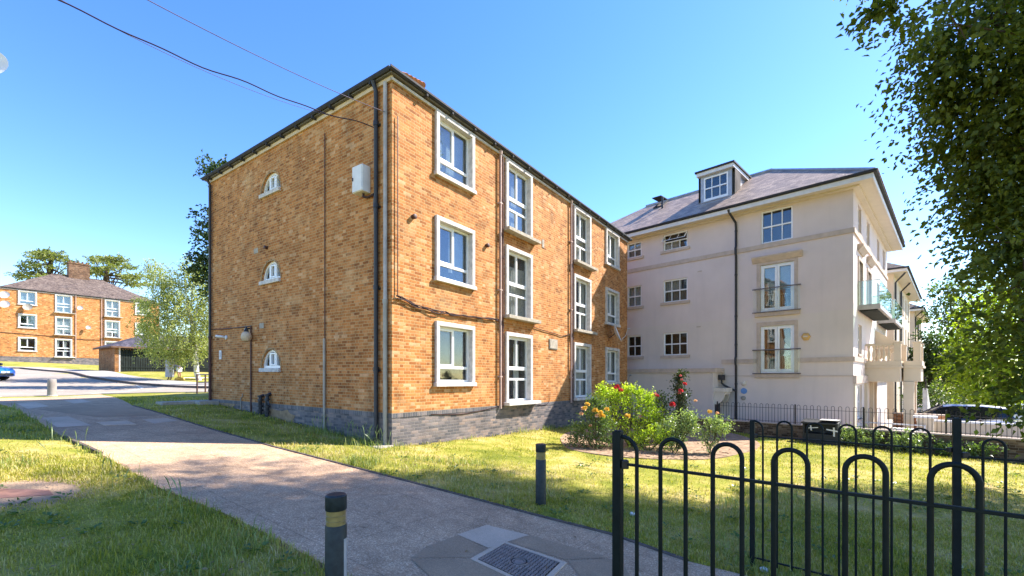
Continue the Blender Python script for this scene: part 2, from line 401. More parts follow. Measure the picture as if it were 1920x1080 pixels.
# ------------------------------------------------------------------ terrain
def plane_h(x, y): return -0.0817*(x+2.727)+0.009*(y-10.12)
CP = []
for x in (-9, -6, -3, 0, 2.6):
    for y in (-4, 0, 4, 8): CP.append((x, y, plane_h(x, y)))
CP += [(-2.727, 10.12, 0), (-6.0, 12.4, 0.30), (-10.67, 15.7, .68), (-8.5, 10.5, .43), (-11, 8.5, 0.60), (-14, 10, 0.72), (-13, 4, .80), (-20.2, 19.6, .71), (-21.8, 19, .76), (-13.3, 19.5, .84),
       (-17.07, 25, .94), (-26.4, 29, 1.30), (-36.6, 36, 1.95), (-48.3, 42, 2.56), (-21.7, 31, 1.34), (-24, 33.5, 1.5), (-57, 49.6, 3.3), (-51.2, 57.8, 2.85),
       (-30.3, 34, 1.85), (-31.5, 28, 1.33), (-38, 24, 1.5), (-34, 15, 1.3), (-20, 12, .85), (-27, 40, 1.9), (-16, 36, 1.5),
       (2.16, 17.0, -.334), (0.9, 15.1, -.23), (-0.9, 12.7, -.14), (5.64, 21.9, -.55), (2.4, 11.8, -.42), (7, 12, -.62), (7.75, 14.7, -.66), (9, 18.2, -.68), (11.3, 15.9, -.80), (13, 12.5, -.80),
       (6, 8, -.62), (9, 5, -.72), (4, 3, -.52), (6, -4, -.6), (12, 0, -.75),
       (11, 19.5, -.95), (14, 16.2, -1.05), (20, 20, -1.2), (30, 30, -1.3), (16, 30, -1.0), (45, 60, -1.3), (40, 20, -1.3),
       (-120, 120, 5.5), (0, 150, 0.5), (140, 120, -1.5), (80, -40, -1.2), (-80, -40, 3.0), (0, -70, -.3), (-120, 20, 4.5), (0, 60, .3), (0, 300, .5), (300, 300, -2), (-300, 300, 6), (-300, -100, 5), (300, -100, -2)]
CP = np.array(CP, float)
def _phi(r2): return np.where(r2 > 1e-12, 0.5*r2*np.log(np.maximum(r2, 1e-12)), 0.0)
def _fit():
    n = len(CP); S = 20.0
    X = CP[:, :2]/S
    K = _phi(((X[:, None]-X[None])**2).sum(-1)) + np.eye(n)*0.002
    P = np.hstack([np.ones((n, 1)), X])
    A = np.zeros((n+3, n+3)); A[:n, :n] = K; A[:n, n:] = P; A[n:, :n] = P.T
    return np.linalg.solve(A, np.concatenate([CP[:, 2], np.zeros(3)])), X, S
_W, _X, _S = _fit()
def H(x, y):
    x = np.atleast_1d(np.asarray(x, float)); y = np.atleast_1d(np.asarray(y, float))
    out = np.empty(x.size); q = np.stack([x.ravel(), y.ravel()], 1)/_S
    for i in range(0, len(q), 20000):
        b = q[i:i+20000]
        out[i:i+20000] = _phi(((b[:, None]-_X[None])**2).sum(-1))@_W[:-3] + _W[-3] + b@_W[-2:]
    return out.reshape(x.shape)
def h1(x, y): return float(H(x, y)[0])
def gp(px, py, Y0=1.5, Y1=150.0):
    """ground point seen at a photo pixel (used only to read positions off the photo)"""
    ys = np.concatenate([np.arange(Y0, 30, 0.02), np.arange(30, Y1, 0.1)])
    rx = (px-CX)/FPX; rz = (HY-py)/FPX
    d = EYE+rz*ys - H(rx*ys, ys)
    k = np.argmax(d < 0) if (d < 0).any() else len(ys)-1
    y = ys[k]
    if k > 0:
        t = d[k-1]/(d[k-1]-d[k]+1e-12); y = ys[k-1]+(ys[k]-ys[k-1])*min(max(t, 0), 1)
    return Vector((rx*y, y, h1(rx*y, y)))
def inside(poly, x, y):
    """vectorised point in polygon"""
    x = np.asarray(x); y = np.asarray(y); c = np.zeros(x.shape, bool); n = len(poly)
    for i in range(n):
        x0, y0 = poly[i][:2]; x1, y1 = poly[(i+1) % n][:2]
        cond = ((y0 > y) != (y1 > y)) & (x < (x1-x0)*(y-y0)/((y1-y0) or 1e-9)+x0)
        c ^= cond
    return c
def vnoise(x, y, s, seed=0):
    x = np.asarray(x)/s; y = np.asarray(y)/s
    xi = np.floor(x).astype(int); yi = np.floor(y).astype(int); fx = x-xi; fy = y-yi
    fx = fx*fx*(3-2*fx); fy = fy*fy*(3-2*fy)
    def hsh(a, b):
        n = (a*374761393+b*668265263+seed*1442695041) & 0x7fffffff
        n = ((n ^ (n >> 13))*1274126177) & 0x7fffffff
        return ((n ^ (n >> 16)) & 0xffff)/65535.0
    return (hsh(xi, yi)*(1-fx)+hsh(xi+1, yi)*fx)*(1-fy)+(hsh(xi, yi+1)*(1-fx)+hsh(xi+1, yi+1)*fx)*fy
def catmull(pts, per=6):
    pts = [Vector(p) for p in pts]; out = []
    for i in range(len(pts)-1):
        p0 = pts[max(i-1, 0)]; p1 = pts[i]; p2 = pts[i+1]; p3 = pts[min(i+2, len(pts)-1)]
        for k in range(per):
            t = k/per
            out.append(0.5*((2*p1)+(p2-p0)*t+(2*p0-5*p1+4*p2-p3)*t*t+(3*p1-p0-3*p2+p3)*t*t*t))
    return out+[pts[-1]]

# outlines read off the photo
path_r = [gp(*p) for p in ((190, 739.5), (250, 761), (330, 784), (400, 806), (510, 837), (620, 865), (800, 912), (1000, 965), (1145, 1002), (1290, 1052), (1395, 1078))]
path_l = [gp(*p) for p in ((-60, 748), (30, 766), (120, 820), (190, 851), (300, 915), (420, 962), (520, 1010), (600, 1054))]
e = path_l[-1]
path_l += [Vector((e.x+1.2, e.y-0.75, 0)), Vector((e.x+3.2, e.y-1.9, 0)), Vector((e.x+5, e.y-4.5, 0))]
q = path_r[-1]
path_r += [Vector((q.x+0.9, q.y-0.75, 0)), Vector((q.x+2.6, q.y-1.9, 0)), Vector((q.x+4.5, q.y-3.8, 0))]
PATH = [(p.x, p.y) for p in path_l]+[(p.x, p.y) for p in reversed(path_r)]
road_near = [(-75, 14.5), (-40, 16.0), (-27, 17.6)]+[(p.x, p.y) for p in (gp(-60, 747), gp(0, 744), gp(100, 742.5), gp(190, 739), gp(300, 736.5), gp(392, 735.5))]+[(-9, 22.5), (-2, 31), (6, 43)]
road_far = [(p.x, p.y) for p in (gp(-20, 690), gp(40, 691), gp(110, 697), gp(160, 706), gp(200, 713), gp(250, 719.5), gp(320, 725), (gp(392, 727.5)))]
road_far = [(-95, 50), (-70, 44)]+road_far+[(-14, 30.5), (-8, 38), (0, 49)]
ROAD = road_near+road_far[::-1]
C0 = np.array((-2.727, 10.12)); DR = np.array((.57902, .81531)); DL = np.array((-.81767, .57568))
DRn = DR/np.linalg.norm(DR); DLn = DL/np.linalg.norm(DL)
BLOCK = [tuple(C0), tuple(C0+DRn*14.52), tuple(C0+DRn*14.52+DLn*9.71), tuple(C0+DLn*9.71)]
BED = [(p.x, p.y) for p in catmull([gp(*p) for p in ((1050, 822), (1062, 840), (1110, 851), (1200, 860), (1320, 862), (1395, 850), (1425, 837), (1405, 822), (1330, 806), (1230, 800), (1130, 803), (1070, 810), (1050, 822))], 5)[:-1]]
BARE = gp(45, 926)

def sheet(name, poly, step, dz, m, label=None, kind='structure', parent=None, skirt=0.0):
    """a sheet draped on the terrain inside a polygon: grid cells clipped to the outline"""
    P = np.array(poly); x0, y0 = P.min(0); x1, y1 = P.max(0)
    bm = bmesh.new()
    f = bm.faces.new([bm.verts.new((x, y, 0)) for x, y in poly])
    bmesh.ops.triangulate(bm, faces=[f])
    for ax, a0, a1 in ((0, x0, x1), (1, y0, y1)):
        t = a0+step
        while t < a1:
            co = (t, 0, 0) if ax == 0 else (0, t, 0); no = (1, 0, 0) if ax == 0 else (0, 1, 0)
            bmesh.ops.bisect_plane(bm, geom=bm.verts[:]+bm.edges[:]+bm.faces[:], plane_co=co, plane_no=no)
            t += step
    xs = np.array([v.co.x for v in bm.verts]); ys = np.array([v.co.y for v in bm.verts]); zs = H(xs, ys)
    for v, z in zip(bm.verts, zs): v.co.z = z+dz
    if skirt:
        eg = [e for e in bm.edges if e.is_boundary]
        r = bmesh.ops.extrude_edge_only(bm, edges=eg)
        for v in [g for g in r['geom'] if isinstance(g, bmesh.types.BMVert)]: v.co.z -= skirt
    bmesh.ops.recalc_face_normals(bm, faces=bm.faces)
    me = bpy.data.meshes.new(name); bm.to_mesh(me); bm.free()
    o = link_mesh(name, me, m, parent)
    if kind: o['kind'] = kind
    if label: o['label'] = label
    return o

def mat_lawn():
    t = NT('lawn_ground'); p = t.pos()
    a = t.noise(p, 0.55, 5); b = t.noise(p, 2.4, 5); c = t.noise(p, 34, 4)
    f = t.math('ADD', t.math('MULTIPLY', a, 0.55), t.math('MULTIPLY', b, 0.45))
    k = t.ramp(f, [(0.36, (0.15, 0.17, 0.022)), (0.46, (0.26, 0.255, 0.04)), (0.54, (0.36, 0.31, 0.07)), (0.64, (0.48, 0.37, 0.15))])
    k = t.mix(1.0, k, t.ramp(c, [(0.3, 0.7), (0.7, 1.25)]), 'MULTIPLY')
    # worn sandy patch beside the buried cover
    d = t.n('VectorMath', operation='DISTANCE'); d.inputs[1].default_value = (BARE.x-0.1, BARE.y, BARE.z)
    t.link(p, d.inputs[0])
    dd = t.math('ADD', d.outputs['Value'], t.math('MULTIPLY', t.math('SUBTRACT', b, 0.5), 0.9))
    k = t.mix(t.ramp(dd, [(0.55, 1.0), (0.85, 0.0)]), k, (0.40, 0.27, 0.17))
    return t.done(t.bsdf(k, 0.95, 0.1, 0, c, 0.8, 0.03))
M['lawn'] = mat_lawn()
# the ground: one sheet, fine near the camera, coarse to the horizon
def axis(lo, hi, f0, f1, fine):
    mid = list(np.arange(f0, f1+1e-6, fine)); a = []; s = fine; t = f0
    while t > lo: s = min(s*1.25, 40); t -= s; a.append(t)
    b = []; s = fine; t = mid[-1]
    while t < hi: s = min(s*1.25, 40); t += s; b.append(t)
    return np.array(a[::-1]+mid+b)
gx = axis(-700, 700, -24, 14, 0.22); gy = axis(-200, 900, 0.5, 22, 0.22)
GX, GY = np.meshgrid(gx, gy)
GZ = H(np.clip(GX, -320, 320), np.clip(GY, -100, 320)) + 0.025*(vnoise(GX, GY, 0.7, 1)-0.5)*(np.abs(GX) < 15)
low = inside(PATH, GX, GY) | inside(ROAD, GX, GY)
GZ = np.where(low, GZ-0.09, GZ)
GZ = np.where(inside(BLOCK, GX, GY), GZ-0.3, GZ)
nx, ny = len(gx), len(gy)
idx = np.arange(nx*ny).reshape(ny, nx)
F = np.stack([idx[:-1, :-1].ravel(), idx[:-1, 1:].ravel(), idx[1:, 1:].ravel(), idx[1:, :-1].ravel()], 1)
g = np_mesh('ground', np.stack([GX.ravel(), GY.ravel(), GZ.ravel()], 1), F, M['lawn'])
g['kind'] = 'structure'; g.data.polygons.foreach_set('use_smooth', [True]*len(g.data.polygons))

def mat_path():
    t = NT('aggregate_paving'); p = t.pos()
    v = t.n('TexVoronoi'); v.inputs['Scale'].default_value = 95; t.link(p, v.inputs['Vector'])
    vc = t.n('SeparateColor'); t.link(v.outputs['Color'], vc.inputs[0])
    a = t.noise(p, 0.8, 5); b = t.noise(p, 5, 4)
    st = t.ramp(vc.outputs[0], [(0.0, (0.36, 0.22, 0.125)), (0.55, (0.54, 0.340, 0.200)), (0.85, (0.63, 0.415, 0.255)), (1.0, (0.80, 0.60, 0.40))])
    c = t.mix(1.0, st, t.ramp(a, [(0.3, 0.78), (0.7, 1.12)]), 'MULTIPLY')
    c = t.mix(1.0, c, t.ramp(b, [(0.3, 0.86), (0.7, 1.08)]), 'MULTIPLY')
    gv = t.n('TexVoronoi'); gv.inputs['Scale'].default_value = 2.6; t.link(p, gv.inputs['Vector'])         # trodden gum and stains
    gd = t.math('ADD', gv.outputs['Distance'], t.math('MULTIPLY', t.math('SUBTRACT', b, 0.5), 0.05))
    c = t.mix(1.0, c, t.ramp(gd, [(0.035, 0.66), (0.06, 1.0)]), 'MULTIPLY')
    c = t.mix(1.0, c, t.ramp(t.noise(p, 1.9, 6, 0.7), [(0.30, 0.74), (0.46, 1.0)]), 'MULTIPLY')
    # slab joints, laid along the path
    m = t.n('Mapping'); m.inputs['Rotation'].default_value = (0, 0, R(34.0)); m.inputs['Location'].default_value = (0.35, 0.1, 0); t.link(p, m.inputs[0])
    s = t.n('SeparateXYZ'); t.link(m.outputs[0], s.inputs[0])
    def joint(x, per):
        f = t.math('SUBTRACT', t.math('FRACT', t.math('DIVIDE', x, per)), 0.5)
        return t.math('MULTIPLY', t.math('SUBTRACT', 0.5, t.math('ABSOLUTE', f)), per)
    j = t.math('MINIMUM', joint(s.outputs[0], 1.83), joint(s.outputs[1], 0.92))
    j = t.math('ADD', j, t.math('MULTIPLY', t.math('SUBTRACT', b, 0.5), 0.02))
    jm = t.ramp(j, [(0.003, 0.72), (0.012, 1.0)])
    c = t.mix(1.0, c, jm, 'MULTIPLY')
    h = t.math('ADD', t.math('MULTIPLY', v.outputs['Distance'], 0.5), jm)
    return t.done(t.bsdf(c, 0.9, 0.2, 0, h, 0.35, 0.01))
M['path'] = mat_path()
def mat_tarmac(name, base, var=0.25, scale=130):
    t = NT(name); p = t.pos(); v = t.n('TexVoronoi'); v.inputs['Scale'].default_value = scale; t.link(p, v.inputs['Vector'])
    vc = t.n('SeparateColor'); t.link(v.outputs['Color'], vc.inputs[0])
    a = t.noise(p, 0.5, 5); b = t.noise(p, 3, 4)
    c = t.mix(1.0, base, t.ramp(vc.outputs[0], [(0, 1-var), (0.8, 1+var), (1, 1+2.2*var)]), 'MULTIPLY')
    c = t.mix(1.0, c, t.ramp(a, [(0.3, 0.82), (0.7, 1.12)]), 'MULTIPLY')
    c = t.mix(1.0, c, t.ramp(b, [(0.3, 0.9), (0.7, 1.06)]), 'MULTIPLY')
    return t.done(t.bsdf(c, 0.9, 0.2, 0, v.outputs['Distance'], 0.3, 0.006))
M['road'] = mat_tarmac('worn_road_surface', (0.345, 0.285, 0.225), 0.15, 40)
M['patch'] = mat_tarmac('tarmac_patch', (0.38, 0.25, 0.15), 0.15)
M['pavement'] = mat_tarmac('pavement_concrete', (0.38, 0.33, 0.28), 0.12, 60)
M['slab'] = mat_tarmac('pale_concrete_slab', (0.62, 0.45, 0.31), 0.10, 160)
M['paint'] = mat_simple('worn_road_paint', (0.60, 0.57, 0.50), 0.7, 0.3, var=0.3, scale=3)
M['kerb'] = mat_simple('grey_kerb_stone', (0.30, 0.27, 0.24), 0.9, 0.2, var=0.25, scale=3)
M['kerb_dark'] = mat_simple('stained_kerb_stone', (0.13, 0.10, 0.085), 0.9, 0.2, var=0.4, scale=5)
sheet('path', PATH, 0.35, 0.0, M['path'], skirt=0.05)
sheet('road', ROAD, 1.5, -0.02, M['road'])
# pavement beyond the road, with its kerb
pv = road_far[2:11]; pv_in = []
for i, (x, y) in enumerate(pv):
    a = Vector(pv[max(i-1, 0)]); b = Vector(pv[min(i+1, len(pv)-1)]); d = (b-a).normalized(); n = Vector((-d.y, d.x))
    wd = 2.0
    pv_in.append((x+n.x*wd*(1 if n.y > 0 else -1), y+n.y*wd*(1 if n.y > 0 else -1)))
pv_poly = pv+pv_in[::-1]
sheet('pavement', pv_poly, 1.0, 0.09, M['pavement'], skirt=0.12)
def strip(name, line, wd, hgt, m, dz=0.0, close=False):
    """a kerb or edging: a low bar following the ground along a line"""
    mb = MB(); L = []; acc = []
    for i in range(len(line)-1):
        a = Vector(line[i][:2]); b = Vector(line[i+1][:2]); k = max(1, int((b-a).length/0.5))
        acc += [a.lerp(b, t/k) for t in range(k)]
    acc.append(Vector(line[-1][:2]))
    for i, p in enumerate(acc):
        d = (acc[min(i+1, len(acc)-1)]-acc[max(i-1, 0)]).normalized(); n = Vector((-d.y, d.x))*wd/2
        z = h1(p.x, p.y)+dz
        L.append([(p.x+n.x, p.y+n.y, z+hgt), (p.x-n.x, p.y-n.y, z+hgt), (p.x-n.x, p.y-n.y, z-0.15), (p.x+n.x, p.y+n.y, z-0.15)])
    for a, b in zip(L[:-1], L[1:]):
        for k in range(4): mb.poly([a[k], a[(k+1) % 4], b[(k+1) % 4], b[k]])
    mb.poly(L[0]); mb.poly(L[-1][::-1])
    o = mb.build(name, m); o['kind'] = 'structure'; return o
strip('kerb', pv, 0.14, 0.10, M['kerb_dark'])
strip('road_marking', [(p[0]+0.15, p[1]+0.42) for p in road_near[3:9]], 0.10, 0.004, M['paint'], dz=-0.014)
strip('kerb', [(p[0], p[1]+0.02) for p in road_near[2:9]], 0.13, 0.03, M['kerb'])
strip('path_edging', [(p.x, p.y) for p in path_r[1:10]], 0.045, 0.018, M['kerb_dark'])
strip('path_edging', [(p.x, p.y) for p in path_l[2:4]], 0.05, 0.03, M['kerb_dark'])
# bay line on the road
a = gp(258, 723); b = gp(190, 741)
strip('road_marking', [(gp(255, 722).x, gp(255, 722).y), (gp(268, 727).x, gp(268, 727).y), (gp(240, 733).x, gp(240, 733).y), (gp(170, 737.5).x, gp(170, 737.5).y)], 0.09, 0.004, M['paint'], dz=-0.013)

# pieces let into the path
def quadpx(name, pts, dz, m, skirt=0.0, step=0.4):
    return sheet(name, [(gp(*p).x, gp(*p).y) for p in pts], step, dz, m, skirt=skirt)
sheet_list = [
 ('paving_slab', ((858, 1003), (912, 985), (992, 1004), (915, 1028)), 0.006, 'slab'),
 ('paving_slab', ((78, 784), (128, 781), (172, 798), (108, 802)), 0.006, 'slab'),
 ('paving_slab', ((266, 787), (312, 784), (334, 789), (290, 795)), 0.006, 'slab'),
 ('paving_slab', ((30, 757), (66, 754), (92, 762), (52, 767)), 0.006, 'slab'),
 ('paving_slab', ((118, 751), (152, 749), (172, 754), (138, 757)), 0.006, 'slab'),
 ('tarmac_patch', ((860, 1003.5), (914, 1029), (886, 1046), (770, 1047), (800, 1025)), 0.004, 'patch'),
 ('tarmac_patch', ((994, 1004.5), (1062, 1023), (1140, 1046), (1060, 1050), (950, 1016)), 0.004, 'patch'),
 ('tarmac_patch', ((770, 1049), (884, 1048), (960, 1079), (1010, 1120), (850, 1120)), 0.005, 'patch'),
 ('tarmac_patch', ((1064, 1052), (1140, 1048), (1168, 1058), (1200, 1110), (1120, 1120)), 0.005, 'patch'),
 ('tarmac_patch', ((70, 768), (150, 758), (240, 763), (300, 779), (180, 782)), 0.004, 'patch'),
]
for nme, pts, dz, mm in sheet_list: quadpx(nme, pts, dz, M[mm])
M['cover_red'] = mat_simple('dusty_red_cover', (0.33, 0.17, 0.12), 0.9, 0.15, var=0.3, scale=9)
# service covers are things
def cover(name, pts, label, ribs=True):
    c = sum((gp(*p) for p in pts), Vector())/len(pts)
    root = empty(name, c, label, 'manhole cover')
    P = [gp(*p) for p in pts]
    mb = MB()
    def at(u, v, dz):
        p = (P[0]*(1-u)+P[1]*u)*(1-v)+(P[3]*(1-u)+P[2]*u)*v
        return (p.x, p.y, h1(p.x, p.y)+dz)
    def slab(u0, u1, v0, v1, z0, z1):
        q = [at(u0, v0, z1), at(u1, v0, z1), at(u1, v1, z1), at(u0, v1, z1)]; r_ = [at(u0, v0, z0), at(u1, v0, z0), at(u1, v1, z0), at(u0, v1, z0)]
        mb.poly(q)
        for k in range(4): mb.poly([r_[k], r_[(k+1) % 4], q[(k+1) % 4], q[k]])
    e_ = 0.07
    slab(0, 1, 0, e_, -.03, .010); slab(0, 1, 1-e_, 1, -.03, .010); slab(0, e_, e_, 1-e_, -.03, .010); slab(1-e_, 1, e_, 1-e_, -.03, .010)
    mb.build('frame', M['slab'], root)
    mb = MB(); slab(e_+.008, 1-e_-.008, e_+.008, 1-e_-.008, -.03, .007)
    mb.build('plate', M['cover_groove'] if ribs else M['slab'], root)
    if ribs:
        mb = MB(); n = 17; w_ = (1-2*e_-.03)/n
        for i in range(n):
            for j in range(n):
                u = e_+.015+i*w_; v = e_+.015+j*w_
                if math.hypot(u+w_/2-.5, v+w_/2-.5) < 0.12: continue
                if (i+j) % 2: slab(u+w_*.06, u+w_*.94, v+w_*.22, v+w_*.78, .006, .014)
                else: slab(u+w_*.22, u+w_*.78, v+w_*.06, v+w_*.94, .006, .014)
        o = mb.build('tread', M['cover_iron'], root)
    if ribs:
        mb = MB(); cc = at(.5, .5, 0)
        for r0, r1 in ((.058, .068), (.095, .103)):
            mb2 = [(r0, -.004), (r0, .016), (r1, .016), (r1, -.004)]
            mb.lathe(cc, mb2, 24)
        mb.lathe(cc, [(0.001, .010), (.045, .013), (.052, .006)], 24)
        mb.build('badge_ring', M['cover_iron'], root)
    return root
M['cover_iron'] = mat_simple('worn_cast_iron', (0.29, 0.225, 0.185), 0.7, 0.3, 0.0, var=0.3, scale=12)
M['cover_groove'] = mat_simple('dark_cover_plate', (0.09, 0.065, 0.05), 0.9, 0.1, var=0.4, scale=12)  # plate coloured darker than the tread so the pattern stands out
cover('manhole_cover', ((882, 1049), (943, 1015), (1063, 1056), (1010, 1110)), 'large studded iron cover in the path beside a pale concrete slab')
cover('inspection_cover', ((181, 792), (238, 789), (256, 796), (196, 798)), 'small pale inspection cover in the shaded path', ribs=False)
rc = empty('buried_cover', gp(45, 926), 'dusty red cover lying flush in the bare patch of grass', 'service cover')
mb = MB(); P = [gp(-40, 938), gp(-30, 917), (gp(92, 920)), gp(100, 929)]
P = [Vector((p.x, p.y, p.z+.012)) for p in P]
mb.poly([tuple(p) for p in P])
for k in range(4): mb.poly([tuple(P[k]), tuple(P[(k+1) % 4]), tuple(P[(k+1) % 4]-Vector((0, 0, .05))), tuple(P[k]-Vector((0, 0, .05)))])
mb.build('plate', M['cover_red'], rc)
sheet('flower_bed_soil', BED, 0.3, 0.02, M['soil'], skirt=0.06)
# ------------------------------------------------------------------ window helpers
def wall_grid(mb, axis, const, lo, hi, z0, z1, holes, zcut=None):
    """a wall at b=const (axis 'a') or a=const (axis 'b') with rectangular holes"""
    us = sorted({lo, hi, *[h[0] for h in holes], *[h[1] for h in holes]})
    zs = sorted({z0, z1, *[h[2] for h in holes], *[h[3] for h in holes]})
    for i in range(len(us)-1):
        for j in range(len(zs)-1):
            uc = (us[i]+us[i+1])/2; zc = (zs[j]+zs[j+1])/2
            if any(h[0] < uc < h[1] and h[2] < zc < h[3] for h in holes): continue
            q = [(us[i], zs[j]), (us[i+1], zs[j]), (us[i+1], zs[j+1]), (us[i], zs[j+1])]
            mb.poly([(u, const, z) if axis == 'a' else (const, u, z) for u, z in q])
def reveals(mb, axis, const, depth, h):
    u0, u1, z0, z1 = h
    def P(u, d, z): return (u, const+d, z) if axis == 'a' else (const+d, u, z)
    for q in (((u0, z0), (u0, z1)), ((u1, z0), (u1, z1)), ((u0, z0), (u1, z0)), ((u0, z1), (u1, z1))):
        (a, za), (b, zb) = q
        mb.poly([P(a, 0, za), P(b, 0, zb), P(b, depth, zb), P(a, depth, za)])
class Side:
    """boxes on a facade: u along it, d outward (negative goes into the building)"""
    def __init__(s, pt, axis, const): s.pt0 = pt; s.axis = axis; s.c = const
    def pt(s, u, d, z): return s.pt0(u, s.c-d, z) if s.axis == 'a' else s.pt0(s.c-d, u, z)
    def mb(s): return MB(s.pt)

def casement(S, root, u0, u1, z0, z1, din, parent, kind='wide', glass='glass', behind=None, open_leaf=False, backing=0.9):
    """a plastic window inside an opening. kind: wide = two lights over a low transom light; tall = two over one over two"""
    fw = 0.055
    fr = S.mb()
    d0, d1 = din-0.06, din
    fr.box(u0, u0+fw, d0, d1, z0, z1); fr.box(u1-fw, u1, d0, d1, z0, z1)
    fr.box(u0+fw, u1-fw, d0, d1, z0, z0+fw+.01); fr.box(u0+fw, u1-fw, d0, d1, z1-fw, z1)
    um = u0+(u1-u0)*0.5
    if kind == 'wide':
        t = z0+(z1-z0)*0.27
        fr.box(u0+fw, u1-fw, d0+.003, d1+.004, t-.035, t+.035)
        fr.box(um-.04, um+.04, d0+.002, d1+.006, t+.035, z1-fw)
        fr.box(u0+fw, um-.04, d0+.004, d1+.012, t+.035, t+.08); fr.box(u0+fw, um-.04, d0+.004, d1+.012, z1-fw-.05, z1-fw)
        fr.box(u0+fw, u0+fw+.045, d0+.004, d1+.011, t+.08, z1-fw-.05)
    else:
        t1 = z0+(z1-z0)*0.34; t2 = z0+(z1-z0)*0.50
        for t in (t1, t2): fr.box(u0+fw, u1-fw, d0+.003, d1+.005, t-.035, t+.035)
        fr.box(um-.035, um+.035, d0+.002, d1+.008, t2+.035, z1-fw); fr.box(um-.035, um+.035, d0+.002, d1+.008, z0+fw, t1-.035)
        for a, b in ((u0+fw, um-.035), (um+.035, u1-fw)):
            fr.box(a, b, d0+.004, d1+.013, t2+.035, t2+.075); fr.box(a, b, d0+.004, d1+.013, z1-fw-.04, z1-fw)
    fr.build('frame', M['upvc'], parent, bevel=0.006)
    g = S.mb(); g.box(u0+.01, u1-.01, d0+.02, d0+.03, z0+.01, z1-.01); g.build('pane', M[glass], parent)
    bk = S.mb(); dd = d0-backing
    bk.poly([(u0-.3, dd, z0-.2), (u1+.3, dd, z0-.2), (u1+.3, dd, z1+.1), (u0-.3, dd, z1+.1)])
    for a in (u0-.3, u1+.3): bk.poly([(a, dd, z0-.2), (a, d0, z0-.2), (a, d0, z1+.1), (a, dd, z1+.1)])
    bk.poly([(u0-.3, dd, z0-.2), (u1+.3, dd, z0-.2), (u1+.3, d0, z0-.2), (u0-.3, d0, z0-.2)])
    bk.poly([(u0-.3, dd, z1+.1), (u1+.3, dd, z1+.1), (u1+.3, d0, z1+.1), (u0-.3, d0, z1+.1)])
    bk.build('room', M['room'], parent)
    if behind:
        for (name, m, a0, a1, q0, q1) in behind:
            c = S.mb(); n = max(2, int((a1-a0)*(u1-u0)/0.07)); prev = None
            ua, ub = u0+(u1-u0)*a0, u0+(u1-u0)*a1; za, zb = z0+(z1-z0)*q0, z0+(z1-z0)*q1
            for k in range(n+1):
                u = ua+(ub-ua)*k/n; d = d0-.09+(.018 if k % 2 else -.018)*(1 if name == 'curtain' else .1)
                if prev: c.poly([(prev[0], prev[1], za), (u, d, za), (u, d, zb), (prev[0], prev[1], zb)])
                prev = (u, d)
            c.build(name, M[m], parent)

def sash(S, parent, u0, u1, z0, z1, din, nc=3, tilt=False, glass='glass', behind=None, shade=None):
    fw = 0.065; fr = S.mb(); d0, d1 = din-.07, din; zm = (z0+z1)/2
    fr.box(u0, u0+fw, d0, d1, z0, z1); fr.box(u1-fw, u1, d0, d1, z0, z1)
    fr.box(u0+fw, u1-fw, d0, d1, z0, z0+fw); fr.box(u0+fw, u1-fw, d0, d1, z1-fw, z1)
    fr.box(u0+fw, u1-fw, d0+.004, d1+.006, zm-.03, zm+.03)
    for k in range(1, nc):
        u = u0+(u1-u0)*k/nc
        fr.box(u-.019, u+.019, d0+.01, d1-.005, z0+fw, zm-.03)
        if not tilt: fr.box(u-.019, u+.019, d0+.01, d1-.005, zm+.03, z1-fw)
    fr.build('frame', M['upvc'], parent)
    if tilt:   # the upper light pushed out at the bottom
        T = S.mb(); top = z1-fw; hh = top-zm-.01; out = 0.30
        def q(u, t, e): return (u, d1+.01+out*t+e*.9, top-hh*t*.96-e*.3)
        def bar(ua, ub, ta, tb):
            P = [q(ua, ta, 0), q(ub, ta, 0), q(ub, tb, 0), q(ua, tb, 0)]; Q = [q(ua, ta, .04), q(ub, ta, .04), q(ub, tb, .04), q(ua, tb, .04)]
            T.poly(P); T.poly(Q)
            for k in range(4): T.poly([P[k], P[(k+1) % 4], Q[(k+1) % 4], Q[k]])
        bar(u0+.02, u0+.07, 0, 1); bar(u1-.07, u1-.02, 0, 1); bar(u0+.07, u1-.07, 0, .1); bar(u0+.07, u1-.07, .88, 1)
        for k in range(1, nc): u = u0+(u1-u0)*k/nc; bar(u-.012, u+.012, .1, .88)
        T.build('open_light', M['upvc'], parent)
        g2 = S.mb(); g2.poly([q(u0+.05, .06, .02), q(u1-.05, .06, .02), q(u1-.05, .92, .02), q(u0+.05, .92, .02)]); g2.build('pane', M[glass], parent)
        zt = zm
    else: zt = z1
    g = S.mb(); g.box(u0+.01, u1-.01, d0+.02, d0+.03, z0+.01, zt-.01); g.build('pane', M[glass], parent)
    bk = S.mb(); dd = d0-.8
    bk.poly([(u0-.3, dd, z0-.2), (u1+.3, dd, z0-.2), (u1+.3, dd, z1+.1), (u0-.3, dd, z1+.1)])
    for a in (u0-.3, u1+.3): bk.poly([(a, dd, z0-.2), (a, d0, z0-.2), (a, d0, z1+.1), (a, dd, z1+.1)])
    for a in (z0-.2, z1+.1): bk.poly([(u0-.3, dd, a), (u1+.3, dd, a), (u1+.3, d0, a), (u0-.3, d0, a)])
    bk.build('room', M['room'], parent)
    if behind:
        for (name, m, a0, a1, q0, q1) in behind:
            c = S.mb(); ua, ub = u0+(u1-u0)*a0, u0+(u1-u0)*a1; za, zb = z0+(z1-z0)*q0, z0+(z1-z0)*q1
            n = max(2, int((ub-ua)/.07)); prev = None
            for k in range(n+1):
                u = ua+(ub-ua)*k/n; d = d0-.08+(.015 if k % 2 else -.015)
                if prev: c.poly([(prev[0], prev[1], za), (u, d, za), (u, d, zb), (prev[0], prev[1], zb)])
                prev = (u, d)
            c.build(name, M[m], parent)

